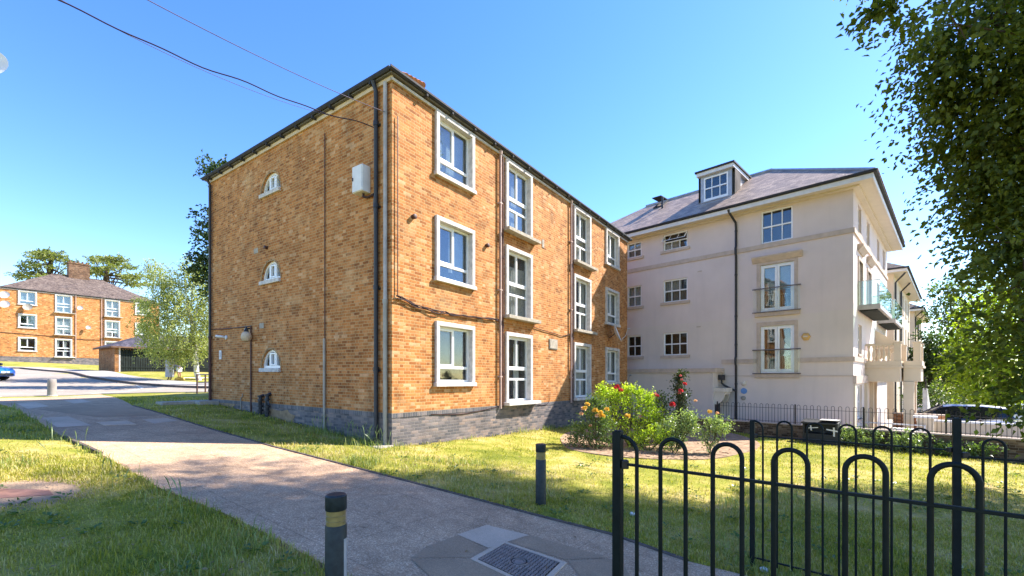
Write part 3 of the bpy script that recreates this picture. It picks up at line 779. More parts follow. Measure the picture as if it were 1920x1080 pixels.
# ------------------------------------------------------------------ the brick blocks of flats
def brick_block(root, pt, zs, pipes, detailed=True, chim=1.62, brick='brick', plinth_low=-0.6):
    A, B, ZT, ZP = 14.52, 9.71, 8.40, 0.745
    SR = Side(pt, 'a', 0.0); SL = Side(pt, 'b', 0.0)
    wins = []
    for c, (a0, a1, kind) in enumerate(((1.345, 2.84, 'wide'), (4.325, 5.80, 'tall'), (8.80, 10.30, 'tall'), (11.85, 13.36, 'wide'))):
        for f in range(3):
            head = 3.005+2.665*f
            wins.append((c, f, a0, a1, (1.345 if kind == 'wide' else 0.745)+2.665*f, head, kind))
    holes = [(a0+.11, a1-.11, zb+.10, zh-.11) for (c, f, a0, a1, zb, zh, k) in wins]
    archs = [(5.44, 1.80+2.63*f) for f in range(3)]; AR = 0.56
    w = MB(pt)
    wall_grid(w, 'a', 0.0, 0, A, ZP, ZT, [h for h in holes])
    for h in holes: reveals(w, 'a', 0.0, 0.12, (h[0], h[1], max(h[2], ZP), h[3]))
    ah = [(b-AR, b+AR, z, z+AR) for b, z in archs]
    wall_grid(w, 'b', 0.0, 0, B, ZP, ZT, ah)
    n = 14
    for b, z in archs:
        pts = [(b-AR*math.cos(math.pi*k/n), z+AR*math.sin(math.pi*k/n)) for k in range(n+1)]
        for p, q in zip(pts[:-1], pts[1:]):
            w.poly([(0, p[0], p[1]), (0, q[0], q[1]), (0, q[0], z+AR), (0, p[0], z+AR)])
            w.poly([(0, p[0], p[1]), (0, q[0], q[1]), (.14, q[0], q[1]), (.14, p[0], p[1])])
        w.poly([(0, b-AR, z), (0, b+AR, z), (.14, b+AR, z), (.14, b-AR, z)])
    w.poly([(0, B, ZP), (A, B, ZP), (A, B, ZT), (0, B, ZT)]); w.poly([(A, 0, ZP), (A, B, ZP), (A, B, ZT), (A, 0, ZT)])
    w.build('wall', M[brick], root)
    # arch rings of brick on edge
    if detailed:
        for b, z in archs:
            rg = MB(pt)
            for p, q in zip(range(n), range(1, n+1)):
                t0, t1 = math.pi*p/n, math.pi*q/n
                P = [(b-r*math.cos(t), z+r*math.sin(t)) for t, r in ((t0, AR), (t1, AR), (t1, AR+.06), (t0, AR+.06))]
                F = [(-.012, *q_) for q_ in P]; G = [(.01, *q_) for q_ in P]
                rg.poly(F)
                for k in range(4): rg.poly([F[k], F[(k+1) % 4], G[(k+1) % 4], G[k]])
            rg.build('arch_ring', M['brick_arch'], root)
    pl = MB(pt)
    pl.poly([(-.012, 0-.012, plinth_low), (A, -.012, plinth_low), (A, -.012, ZP-.10), (-.012, -.012, ZP-.10)])
    pl.poly([(-.012, -.012, plinth_low), (-.012, B, plinth_low), (-.012, B, ZP-.10), (-.012, -.012, ZP-.10)])
    pl.poly([(A, -.012, plinth_low), (A, B, plinth_low), (A, B, ZP-.1), (A, -.012, ZP-.1)]); pl.poly([(-.012, B, plinth_low), (A, B, plinth_low), (A, B, ZP-.1), (-.012, B, ZP-.1)])
    pl.build('plinth', M['brick_blue'], root)
    so_ = MB(pt)
    so_.box(-.024, A+.012, -.024, 0.04, ZP-.10, ZP); so_.box(-.024, .04, .04, B+.012, ZP-.10, ZP)
    so_.build('soldier_course', M['soldier'], root)
    # roof
    oh = 0.12; ez = ZT+0.07; rz = 11.45; hb = B/2
    rf = MB(pt)
    e = [(-oh, -oh, ez), (A+oh, -oh, ez), (A+oh, B+oh, ez), (-oh, B+oh, ez)]; r0 = (hb, hb, rz); r1 = (A-hb, hb, rz)
    def uvp(pts, along):
        out = []
        for p in pts:
            u = p[0] if along == 'a' else p[1]
            d = (min(p[1]+oh, B+oh-p[1]) if along == 'a' else min(p[0]+oh, A+oh-p[0]))
            out.append((u, d*1.17))
        return out
    for pts, al in (([e[0], e[1], r1, r0], 'a'), ([e[2], e[3], r0, r1], 'a'), ([e[3], e[0], r0], 'b'), ([e[1], e[2], r1], 'b')):
        rf.poly(pts, uvp(pts, al))
    rf.box(hb-.1, A-hb+.1, hb-.1, hb+.1, rz-.04, rz+.06)
    roof = rf.build('roof', M['tile'], root)
    if chim:
        ch = MB(pt); c0 = A/2
        ch.box(c0-1.0, c0+1.0, hb-.45, hb+.45, rz-.6, rz+chim)
        ch.box(c0-1.06, c0+1.06, hb-.51, hb+.51, rz+chim, rz+chim+.16)
        for k in range(5): ch.lathe((c0-.8+.4*k, hb, rz+chim+.16), [(.12, 0), (.10, .28), (.12, .3)], 10)
        ch.build('chimney', M['brick_chim'], roof)
    sf = MB(pt)
    sf.box(-oh, A+oh, -oh, .10, ZT, ZT+.05); sf.box(-oh, .10, .10, B+oh, ZT+.0015, ZT+.0515)
    sf.build('soffit', M['soffit_dark'], root)
    fa = MB(pt); fa.box(-.05, A+.02, -.055, -.002, ZT-.10, ZT-.035)
    fa.build('fascia_trim', M['concrete_white'], root)
    fb = MB(pt); fb.box(-.05, -.003, -.05, B+.02, ZT-.10, ZT-.002)
    fb.build('fascia_board', M['cream_board'], root)
    gu = MB(pt)
    prof = [(-.19, .07), (-.195, .02), (-.165, -.02), (-.125, -.02), (-.10, .02), (-.10, .07), (-.115, .07), (-.12, .03), (-.17, .03), (-.175, .07)]
    gu.prism([(x, ZT+.045+z) for x, z in prof], 0, -.19, A+.19)
    gu.prism([(x, ZT+.045+z) for x, z in prof], 1, -.10, B+.19)
    gu.build('gutter', M['gutter'], root)
    if detailed:
        for k in range(12):
            b = .55+k*.8; br = MB(pt); br.box(-.18, -.05, b, b+.05, ZT-.05, ZT+.03); br.build('gutter_bracket', M['gutter'], root)
        for k in range(16):
            a = .9+k*.9; br = MB(pt); br.box(a, a+.05, -.19, -.05, ZT-.02, ZT+.03); br.build('gutter_bracket', M['gutter'], root)
    # windows of the long facade
    sty = {(0, 0): [('curtain', 'curtain', .0, .12, 0, 1)], (0, 1): [('curtain', 'curtain', .5, .62, .2, 1), ('blind', 'blind', .55, 1, .35, 1)],
           (0, 2): [('blind', 'blind', 0, 1, 0, 1)],
           (1, 0): [('curtain', 'curtain_white', .05, .22, .3, 1), ('curtain', 'curtain_white', .55, .75, .0, .9)], (1, 1): [('curtain', 'curtain', .0, 1, 0, .8)], (1, 2): [('blind', 'curtain', 0, 1, 0, 1)],
           (2, 0): [('curtain', 'curtain_white', 0, 1, 0, 1)], (2, 1): [('curtain', 'curtain', 0, .45, 0, 1), ('curtain', 'curtain_white', .7, 1, 0, 1)], (2, 2): [('curtain', 'curtain', 0, 1, 0, 1)],
           (3, 0): [('curtain', 'curtain', 0, 1, 0, 1)], (3, 1): [('curtain', 'curtain', .1, 1, 0, 1)], (3, 2): [('curtain', 'curtain', .0, 1, 0, 1)]}
    for (c, f, a0, a1, zb, zh, kind) in wins:
        fo = 0.075; sw = 0.115
        sm = SR.mb()
        sm.box(a0, a0+sw, -.10, fo, zb, zh-sw); sm.box(a1-sw, a1, -.10, fo, zb, zh-sw); sm.box(a0, a1, -.10, fo+.002, zh-sw, zh)
        if kind == 'wide': sm.box(a0-.035, a1+.035, -.10, fo+.035, zb, zb+.105)
        wo_ = sm.build('window', M['concrete_white'], root, bevel=0.008)
        sl_ = SR.mb()
        if kind == 'tall':
            sl_.box(4.22-4.325+a0, a0+1.72, -.08, .256, zb-.005, zb+.10)
            sl_.build('sill', M['concrete' if f else 'concrete_white'], wo_, bevel=0.008)
        casement(SR, root, a0+sw, a1-sw, (zb+.105), zh-sw, -.075, wo_, kind, 'glass_sky' if (f == 2 and c < 2) or (c == 0 and f == 1) else 'glass', behind=sty.get((c, f)))
    # arched stair windows
    for k, (b, z) in enumerate(archs):
        fr = SL.mb(); d0, d1 = -.135, -.065; r1_, r0_ = AR, AR-.075; m_ = 16
        for i in range(m_):
            t0, t1 = math.pi*i/m_, math.pi*(i+1)/m_
            P = [(b-r*math.cos(t), z+.05+max(0, r*math.sin(t)-.0)*(.91)) for t, r in ((t0, r0_), (t1, r0_), (t1, r1_), (t0, r1_))]
            F_ = [(u, d1, zz) for u, zz in P]; G_ = [(u, d0, zz) for u, zz in P]
            fr.poly(F_)
            for kk in range(4): fr.poly([F_[kk], F_[(kk+1) % 4], G_[(kk+1) % 4], G_[kk]])
        fr.box(b-AR+.02, b+AR-.02, d0, d1+.004, z, z+.075)
        for du in (-.17, .17): fr.box(b+du-.035, b+du+.035, d0, d1+.003, z+.075, z+.05+.91*math.sqrt(r0_**2-(abs(du)+.03)**2))
        fr.box(b-.135, b-.095, d0, d1+.012, z+.085, z+.42); fr.box(b+.095, b+.135, d0, d1+.012, z+.085, z+.42)
        fr.box(b-.095, b+.095, d0, d1+.012, z+.085, z+.12); fr.box(b-.135, b+.135, d0, d1+.011, z+.42, z+.46)
        wo_ = fr.build('window', M['upvc'], root)
        g = SL.mb(); gp_ = [(b-r0_*math.cos(math.pi*i/m_), -.11, z+.05+r0_*.91*math.sin(math.pi*i/m_)) for i in range(m_+1)]
        g.poly(gp_); g.build('pane', M['glass'], wo_)
        c = SL.mb(); nn = 12
        for i in range(nn):
            u0 = b-.46+.92*i/nn; u1 = b-.46+.92*(i+1)/nn
            zt0 = z+.05+.88*math.sqrt(max(.0, r0_**2-(u0-b)**2)); zt1 = z+.05+.88*math.sqrt(max(.0, r0_**2-(u1-b)**2))
            da, db = (-.19, -.17) if i % 2 else (-.17, -.19)
            c.poly([(u0, da, z), (u1, db, z), (u1, db, zt1), (u0, da, zt0)])
        c.build('curtain', M['curtain'], wo_)
        s_ = SL.mb(); s_.box(b-.56, b+.60, -.065, .07, z-.115, z); s_.build('sill', M['concrete_white'], wo_, bevel=0.01)
        bk = SL.mb(); bk.poly([(b-.8, -.5, z-.2), (b+.8, -.5, z-.2), (b+.8, -.5, z+.7), (b-.8, -.5, z+.7)]); bk.build('room', M['room'], wo_)
    # downpipes of the long facade
    for a, dx in pipes:
        p = SR.mb(); p.tube([(a, .075, ZT-.06), (a, .075, zs+.66)], .034, 10)
        for z in (zs+1.6, zs+4.2, zs+6.8): p.box(a-.055, a+.055, 0, .11, z, z+.04)
        p.lathe((a, .075, ZT-.12), [(.05, 0), (.065, .1), (.05, .12)], 10)
        p.build('downpipe', M['pipe_pink'], root)
        if dx:
            p = SR.mb(); p.tube([(a+dx, .06, ZT-.15), (a+dx, .06, zs+3.2), (a+dx, .06, zs+.7)], .027, 8)
            for z in (1.7, 3.1, 5.2, 6.9): p.lathe((a+dx, .06, z), [(.045, 0), (.045, .08)], 8)
            p.build('waste_pipe', M['pipe_red'], root)
M['brick_arch'] = mat_brick('arch_brick', [(0, (0.24, 0.12, 0.05)), (.5, (0.40, 0.22, 0.09)), (1, (0.52, 0.33, 0.16))], (0.5, 0.36, 0.2), bw=.075, bh=.2, flemish=False)
M['brick_chim'] = mat_brick('chimney_brick', [(0, (0.10, 0.05, 0.03)), (.5, (0.19, 0.10, 0.055)), (1, (0.28, 0.16, 0.09))], (0.24, 0.18, 0.12), weather=.4)

dR = Vector((0.57902, 0.81531, -0.0098)); dL = Vector((-0.81767, 0.57568, 0.0059))
O = Vector((-2.727, 10.12, 0.0))
ptB = lambda a, b, z: O+dR*a+dL*b+Vector((0, 0, z))
blk = empty('brick_flats', O, 'three storey yellow brick block of flats with arched stair windows on its shaded end wall', 'block of flats')
brick_block(blk, ptB, 0.0, ((4.017, .13), (8.522, .16)), chim=.80)
SR = Side(ptB, 'a', 0.0); SL = Side(ptB, 'b', 0.0)
# end wall fittings
p = SL.mb(); p.tube([(.469, .16, 8.40), (.469, .075, 8.2), (.469, .075, .25), (.469, .10, .10)], .05, 12)
for z in (1.7, 3.6, 5.5, 7.4): p.lathe((.469, .075, z), [(.065, 0), (.065, .1)], 12); p.box(.39, .55, 0, .03, z, z+.05)
p.build('downpipe', M['pipe_black'], blk, smooth=True)
p = SL.mb(); p.tube([(9.494, .16, 8.36), (9.494, .07, 8.2), (9.494, .07, 2.9)], .045, 12); p.build('downpipe', M['pipe_black'], blk, smooth=True)
p = SL.mb(); p.tube([(9.494, .07, 2.9), (9.494, .07, .66)], .047, 12)
for z in (2.85, 1.9, 1.0): p.lathe((9.494, .07, z), [(.06, 0), (.06, .08)], 12)
p.build('pipe_shoe', M['pipe_red'], blk, smooth=True)
p = SL.mb(); p.tube([(.16, .06, 8.30), (.16, .06, 3.3)], .045, 12); p.build('downpipe', M['pipe_pale'], blk, smooth=True)
p = SL.mb(); p.tube([(.16, .06, 3.3), (.16, .06, .02)], .05, 12); p.lathe((.16, .06, 3.25), [(.06, 0), (.06, .1)], 12); p.build('pipe_shoe', M['pipe_grey'], blk, smooth=True)
p = SL.mb(); p.tube([(2.604, .03, 7.9), (2.604, .03, 2.55)], .014, 6); p.build('conduit', M['cable'], blk)
p = SL.mb(); p.tube([(2.604, .045, 2.56), (2.604, .045, .12)], .033, 10); p.build('conduit_sleeve', M['pipe_grey'], blk, smooth=True)
p = SL.mb(); p.tube([(6.60, .035, 3.10), (6.60, .035, .28)], .024, 8); p.build('conduit', M['pipe_red'], blk)
p = SL.mb(); p.tube([(7.17, .03, 1.0), (7.17, .03, .9), (7.3, .03, .85), (7.3, .03, .25)], .014, 6); p.build('conduit', M['pipe_grey'], blk)
p = SL.mb(); p.tube([(9.45, .02, 3.17), (8.6, .02, 3.14), (7.4, .02, 3.12), (6.6, .02, 3.12)], .017, 6); p.build('cable_run', M['cable'], blk)
p = SL.mb(); p.tube([(.55, .03, 7.43), (.56, .03, 6.0), (.60, .03, 5.6), (.56, .03, 5.2), (.55, .03, 4.0), (.55, .03, 3.35)], .022, 7); p.build('cable_run', M['cable'], blk)
# cable bundle looping along the long facade
p = SR.mb()
for k in range(4):
    rr = random.Random(k)
    pts = [(.10+.9*i*.25, .03+.012*k, 3.40-.10*min(i, 4)/4*1.0+rr.uniform(-.05, .05)*(1 if i < 9 else .4)-.06*math.sin(i*.21)) for i in range(17)]
    pts.append((3.95, .04, 3.27+.02*k)); p.tube(catmull(pts, 3), .014, 5)
p.build('cable_run', M['cable'], blk)
p = SR.mb(); p.tube(catmull([(5.9, .03, 3.30), (6.6, .03, 3.24), (7.4, .03, 3.20), (7.9, .03, 3.16), (8.45, .03, 3.28)], 4), .014, 5); p.build('cable_run', M['cable'], blk)
p = SR.mb(); p.tube(catmull([(1.2, .03, .66), (2.2, .03, .60), (2.9, .03, .63), (4.0, .03, .72)], 4), .011, 5); p.build('cable_run', M['cable'], blk)
p = SR.mb(); p.tube(catmull([(5.95, .03, .70), (6.7, .03, .66), (6.95, .03, .82), (7.0, .03, 1.1)], 4), .009, 5)
p.build('cable_run', M['cable'], blk)
p = SR.mb(); p.tube([(.13, .04, 7.55), (.13, .04, 3.45)], .012, 5); p.build('cable_run', M['cable'], blk)
for a, z in ((.62, 5.40), (3.42, 5.41)):
    p = SR.mb(); p.lathe((a, 0, z), [(.055, 0), (.06, .09), (.045, .10)], 12, axis=1); p.build('flue_vent', M['pipe_red'], blk, smooth=True)
p = SL.mb(); p.lathe((5.66, 0, 5.42), [(.05, 0), (.055, .08), (.04, .09)], 12, axis=1); p.build('flue_vent', M['pipe_red'], blk, smooth=True)
p = SR.mb(); p.box(6.50, 6.63, 0, .02, 6.12, 6.40); p.build('air_brick', M['concrete'], blk)
for b, z in ((6.35, 5.35), (6.0, 3.02), (7.0, 2.92)):
    p = SL.mb(); p.box(b-.14, b+.12, 0, .01, z, z+.16); p.build('air_brick', M['concrete'], blk)
# render patch and old concrete on the plinth of the end wall
def blob(S, u0, u1, z0, z1, d, n=22, seed=1):
    rr = random.Random(seed); mb = S.mb(); cu, cz = (u0+u1)/2, (z0+z1)/2
    pts = []
    for k in range(n):
        t = 2*math.pi*k/n; f = rr.uniform(.8, 1.08)
        pts.append((cu+(u1-u0)/2*math.copysign(abs(math.cos(t))**.7, math.cos(t))*f, d, cz+(z1-z0)/2*math.copysign(abs(math.sin(t))**.7, math.sin(t))*f))
    mb.poly(pts); mb.poly([(u, d-.012, z) for u, d, z in reversed(pts)])
    for k in range(n):
        a, b = pts[k], pts[(k+1) % n]; mb.poly([a, b, (b[0], d-.012, b[2]), (a[0], d-.012, a[2])])
    return mb
M['render_old'] = mat_simple('old_sand_render', (0.32, 0.22, 0.13), 0.95, 0.1, var=0.3, scale=6, bump=.5)
blob(SL, 4.1, 5.75, .08, .62, .022, seed=3).build('render_patch', M['render_old'], blk)
blob(SL, 7.7, 9.3, .40, .70, .022, seed=5).build('render_patch', M['render_old'], blk)
# two black pipes with elbows rising from the gulley
for b, hgt in ((5.87, .62), (5.45, .72)):
    p = SL.mb(); z0 = h1(*(ptB(0, b, 0)-Vector((.3, .2, 0))).xy)
    p.tube([(b, .10, z0-.05), (b, .10, z0+hgt*.5), (b-.03, .12, z0+hgt*.62), (b, .09, z0+hgt*.8), (b, .0, z0+hgt*.86)], .055, 10)
    for q in (.1, .3, .6, .78): p.lathe((b, .10, z0+hgt*q), [(.078, 0), (.078, .05)], 10)
    if b < 5.6: p.tube([(b, .1, z0+.35), (b-.16, .14, z0+.40), (b-.2, .15, z0+.3)], .025, 8)
    p.build('soil_pipe', M['pipe_black'], blk, smooth=True)
p = MB(ptB); p.box(-.5, -.03, 4.9, 6.3, .1, .28); p.build('gulley_kerb', M['concrete'], blk, bevel=.02)
p = MB(ptB); p.box(-.6, .1, 8.9, 9.9, .3, .70); p.box(-1.5, -.6, 9.3, 9.9, .3, .69); p.build('corner_step', M['concrete'], blk, bevel=.02)
p = MB(ptB); p.box(-.45, 0.0, -.06, .55, -.12, .035); p.build('gulley_kerb', M['concrete'], blk, bevel=.02)
p = MB(ptB)   # a few hip tiles showing at the corner
for k in range(5): p.tube([(.28+.13*k, -.17, 8.50+.02*k), (.30+.13*k, .02, 8.62+.02*k)], .07, 8)
p.build('hip_tile', M['terracotta'], blk, smooth=True)

# things fixed to the block
def tv_dish(pt_c, face, r, label, arm=.35, group=None, tilt=0.0, m='white'):
    root = empty('satellite_dish', pt_c, label, 'satellite dish', group)
    f = Vector(face).normalized(); x = f.cross(Vector((0, 0, 1))).normalized(); y = x.cross(f)
    fr = lambda a, b, z: Vector(pt_c)+x*a+y*b+f*z
    mb = MB(fr)
    prof = [(.001, -.10*r/.35), (r*.4, -.082*r/.35), (r*.75, -.04*r/.35), (r, .0), (r+.006, .004), (r*.76, -.055*r/.35), (r*.4, -.098*r/.35), (.001, -.115*r/.35)]
    mb.lathe((0, 0, 0), prof, 24); mb.build('reflector', M[m], root, smooth=True)
    mb = MB(fr); mb.tube([(0, -r, 0), (0, -r*.7, r*.7), (0, -.1*r, r*1.15)], .012, 6); mb.lathe((0, -.1*r, r*1.12), [(.03, 0), (.035, .06), (.02, .1)], 10); mb.build('feed_arm', M['galv'], root)
    mb = MB(fr); mb.tube([(0, 0, -.11*r/.35), (0, -.05, -.2), (0, -.1, -arm)], .02, 6); mb.build('bracket', M['pipe_black'], root)
    return root
sun_s = Vector((.55, .80, .35))
tv_dish(ptB(12.25, -.42, 3.68), Vector((.86, -.28, .34)), .40, 'white satellite dish seen edge-on between the end windows of the yellow brick flats', .42)
bx = empty('meter_cabinet', ptB(0, 1.1, 6.1), 'white metal cabinet high on the shaded brick end wall beside the black downpipe', 'cabinet')
mb = SL.mb(); mb.box(.76, 1.14, .0, .235, 5.92, 6.55); mb.build('body', M['white'], bx, bevel=.015)
mb = SL.mb(); mb.box(.775, 1.125, .237, .25, 5.935, 6.535); d_ = mb.build('door', M['white'], bx, bevel=.006)
mb = SL.mb(); mb.box(1.085, 1.11, .251, .265, 6.2, 6.28); mb.build('handle', M['pipe_black'], d_)
mb = SL.mb(); mb.tube([(.9, .1, 5.93), (.9, .1, 5.84), (.8, .06, 5.82), (.6, .04, 5.85)], .03, 8); mb.build('cable_tail', M['cable'], bx)
gl = empty('globe_wall_lamp', ptB(0, 6.62, 2.75), 'pale globe lamp on a dark bracket above the arched ground floor window', 'wall lamp')
mb = SL.mb(); mb.lathe((6.62, .16, 2.62), [(.02, 0), (.10, .03), (.145, .11), (.15, .18), (.12, .27), (.05, .32)], 18); mb.build('globe', M['globe'] if 'globe' in M else M['cream_board'], gl, smooth=True)
mb = SL.mb(); mb.lathe((6.62, .16, 2.93), [(.06, 0), (.07, .03), (.03, .10), (.025, .16)], 12); mb.tube([(6.62, .16, 3.02), (6.62, .0, 3.05)], .022, 8); mb.build('bracket', M['pipe_black'], gl, smooth=True)
cm = empty('security_camera', ptB(0, 8.45, 2.88), 'small white security camera on the far end of the shaded brick wall', 'camera')
mb = SL.mb(); mb.lathe((8.38, 0, 2.84), [(.07, 0), (.07, .03), (.03, .06)], 12, axis=1); mb.build('base', M['white'], cm, smooth=True)
mb = SL.mb(); mb.tube([(8.38, .06, 2.84), (8.40, .12, 2.86), (8.62, .22, 2.88)], [.025, .04, .045], 10); mb.build('body', M['white'], cm, smooth=True)
sg = empty('wall_notice', ptB(0, 8.82, 2.3), 'small white plate screwed to the brick beside the red corner pipe', 'sign')
mb = SL.mb(); mb.box(8.74, 8.90, .0, .02, 2.12, 2.42); mb.build('plate', M['white'], sg); mb = SL.mb(); mb.box(8.78, 8.86, .021, .024, 2.18, 2.36); mb.build('panel', M['concrete_white'], sg)
pq = empty('wall_plaque', ptB(7.25, 0, 2.8), 'square weathered stone plaque set on the sunlit brick wall between the tall windows', 'plaque')
mb = SR.mb(); mb.box(6.97, 7.55, 0, .03, 2.63, 2.99); mb.build('surround', M['pipe_grey'], pq, bevel=.006); mb = SR.mb(); mb.box(7.0, 7.52, .031, .042, 2.66, 2.96); mb.build('face', M['plaque'] if 'plaque' in M else M['concrete'], pq)

# overhead cables: their far ends run up over the camera, out of the frame
def cable(name, p0, p1, sag, r, m, label, kinks=0):
    pts = []
    for k in range(41):
        t = k/40; p = Vector(p0).lerp(Vector(p1), t); p.z -= sag*4*t*(1-t)
        if kinks: p.z += .035*math.sin(t*23)*math.sin(t*7+1)*kinks
        pts.append(p)
    mb = MB(); mb.tube(pts, r, 6); o = mb.build(name, M[m]); tag(o, label, 'cable'); return o
e0 = ptB(-.03, .60, 7.42); e1 = ptB(-.02, .14, 7.62)
def ray3(px, py, y): return Vector(((px-CX)/FPX*y, y, EYE+(HY-py)/FPX*y))
cable('overhead_cable', e0, ray3(20, -40, 6.2), .16, .011, 'wire', 'thick dark overhead cable sagging from the black downpipe across the blue sky', 1)
cable('overhead_cable', e1, ray3(180, -52, 5.8), .10, .0065, 'wire_pale', 'thin pale overhead wire reaching the corner of the brick flats near the roof')
cable('overhead_cable', ptB(-.06, 2.2, 8.2), ray3(60, -30, 6.6), .22, .005, 'wire_pale', 'faint thin wire strung just above the thick dark cable')
# dish standing on a mast at the frame's edge
dz = ray3(-29, 114, 8.4)
dd = tv_dish(dz, Vector((.42, -.86, .30)), .32, 'white satellite dish cut by the edge of the picture, high in the sky', .3)
mb = MB(); mb.tube([dz+Vector((-.22, .22, -.12)), dz+Vector((-.30, .26, -.3)), Vector((dz.x-.30, dz.y+.26, h1(dz.x-.3, dz.y+.26)-.2))], .03, 8); mb.build('mast', M['galv'], dd)
# ------------------------------------------------------------------ the rendered apartment building
PK = 17.45
P0 = Vector((.7665*PK, PK, 0)); dl = Vector((-.71005, .70415, 0)); dr = Vector((.70415, .71005, 0))
ptV = lambda p, q, z: P0+dl*p+dr*q+Vector((0, 0, z))
GB = -1.15
bei = empty('apartment_building', P0+Vector((0, 0, GB)), 'pale rendered four storey apartment building with slate roof, dormer and glass balconies', 'apartment building')
SV = Side(ptV, 'a', 0.0); SW = Side(ptV, 'b', 0.0)
PA, QB = 15.0, 12.4
hl = [(2.06, 3.28, 7.44, 8.87), (2.0, 3.30, 4.43, 6.49), (2.0, 3.30, 1.74, 3.79)]
hl += [(6.58, 7.84, 8.02, 8.87), (6.58, 7.84, 5.36, 6.50), (6.58, 7.84, 2.65, 3.80)]
hl += [(9.08, 9.92, 8.02, 8.84), (9.08, 9.92, 5.35, 6.47), (9.08, 9.92, 2.65, 3.79)]
tops = [(1.23, 2.13), (3.75, 4.75), (7.6, 8.6), (10.2, 11.2)]
hr = [(a, b, 7.50, 8.68) for a, b in tops]
hr += [(1.23, 2.35, 4.50, 6.40), (3.9, 5.1, 4.50, 6.40), (7.6, 8.7, 4.5, 6.4), (10.2, 11.2, 4.5, 6.4), (1.23, 2.25, 2.52, 3.75), (7.8, 8.8, 2.5, 3.75), (10.2, 11.2, 2.5, 3.75), (1.23, 2.35, -.2, 1.22)]
ZW = 8.97
w_ = MB(ptV)
wall_grid(w_, 'a', 0.0, 0, PA, GB-.3, ZW, hl); wall_grid(w_, 'b', 0.0, 0, QB, GB-.3, ZW, hr)
for h in hl: reveals(w_, 'a', 0.0, .12, h)
for h in hr: reveals(w_, 'b', 0.0, .14, h)
w_.poly([(0, QB, GB-.3), (PA, QB, GB-.3), (PA, QB, ZW), (0, QB, ZW)]); w_.poly([(PA, 0, GB-.3), (PA, QB, GB-.3), (PA, QB, ZW), (PA, 0, ZW)])
w_.build('wall', M['render'], bei)
st = MB(ptV)
def band(z0, z1, out, p1, q1, gaps=()):
    a = -out
    for s0, s1 in gaps: st.box(a, s0, -out, .01, z0, z1); a = s1
    st.box(a, p1, -out, .01, z0, z1); st.box(-out, .01, .011, q1, z0, z1)
band(7.225, 7.42, .05, PA, QB); band(2.175, 2.365, .05, 4.95, QB, [(1.87, 3.47)])
st.box(-.025, 4.95, -.025, .01, 1.59, 1.62); st.box(-.10, .01, -.02, QB, 1.30, 1.62)
st.build('string_course', M['stone'], bei)
M['render_trim'] = M['soffit']
# eaves
OH = .70; ez = 9.17
ev = MB(ptV)
ev.box(-OH+.05, PA, -OH+.05, .02, 9.0, 9.03); ev.box(-OH+.05, .02, .021, QB+.5, 9.0015, 9.0315)
ev.box(-.22, PA, -.22, .0, ZW-.04, 9.0); ev.box(-.22, 0.0, .001, QB, ZW-.041, 9.0)
ev.build('soffit', M['soffit'], bei)
ev = MB(ptV); ev.box(-OH+.02, PA, -OH+.02, -OH+.06, 8.96, 9.16); ev.box(-OH+.021, -OH+.06, -OH+.061, QB+.52, 8.961, 9.16)
ev.build('fascia', M['white'], bei)
ev = MB(ptV); prof = [(-OH-.09, .08), (-OH-.085, .01), (-OH-.03, -.02), (-OH+.015, -.02), (-OH+.015, .08)]
ev.prism([(x, 9.16+z) for x, z in prof], 0, -OH-.09, PA); ev.prism([(x, 9.16+z) for x, z in prof], 1, -OH+.016, QB+.55)
ev.build('gutter', M['gutter'], bei)
tn = .647; mt = 4.55
def uvr(pts, al): return [((p[0] if al == 'a' else p[1]), ((p[1]+OH) if al == 'a' else (p[0]+OH))*1.19) for p in pts]
rf = MB(ptV); zr = 9.23+mt*tn; L_ = -OH; I_ = -OH+mt
q_ = [(L_, L_, 9.23), (PA+.4, L_, 9.23), (PA+.4-mt, I_, zr), (I_, I_, zr)]; rf.poly(q_, uvr(q_, 'a'))
q_ = [(L_, L_, 9.23), (L_, QB+.5, 9.23), (I_, QB+.5-mt, zr), (I_, I_, zr)]; rf.poly(q_, uvr(q_, 'b'))
rf.poly([(PA+.4, L_, 9.23), (PA+.4, QB+.5, 9.23), (PA+.4-mt, QB+.5-mt, zr), (PA+.4-mt, I_, zr)])
rf.poly([(L_, QB+.5, 9.23), (PA+.4, QB+.5, 9.23), (PA+.4-mt, QB+.5-mt, zr), (I_, QB+.5-mt, zr)])
rf.poly([(I_, I_, zr), (PA+.4-mt, I_, zr), (PA+.4-mt, QB+.5-mt, zr), (I_, QB+.5-mt, zr)])
roof = rf.build('roof', M['slate'], bei)
rd = MB(ptV); rd.tube([(L_, L_, 9.25), (I_, I_, zr+.02)], .07, 6); rd.tube([(I_-.05, I_, zr+.02), (PA+.4-mt, I_, zr+.02)], .08, 6)
rd.build('ridge_tile', M['lead'], roof)
# verge of tile ends along the sunny gutter
vt = MB(ptV)
for k in range(34): vt.box(-OH-.12, -OH+.02, -OH+.38*k, -OH+.38*k+.30, 9.235, 9.262)
vt.build('eave_tile', M['slate'], roof)
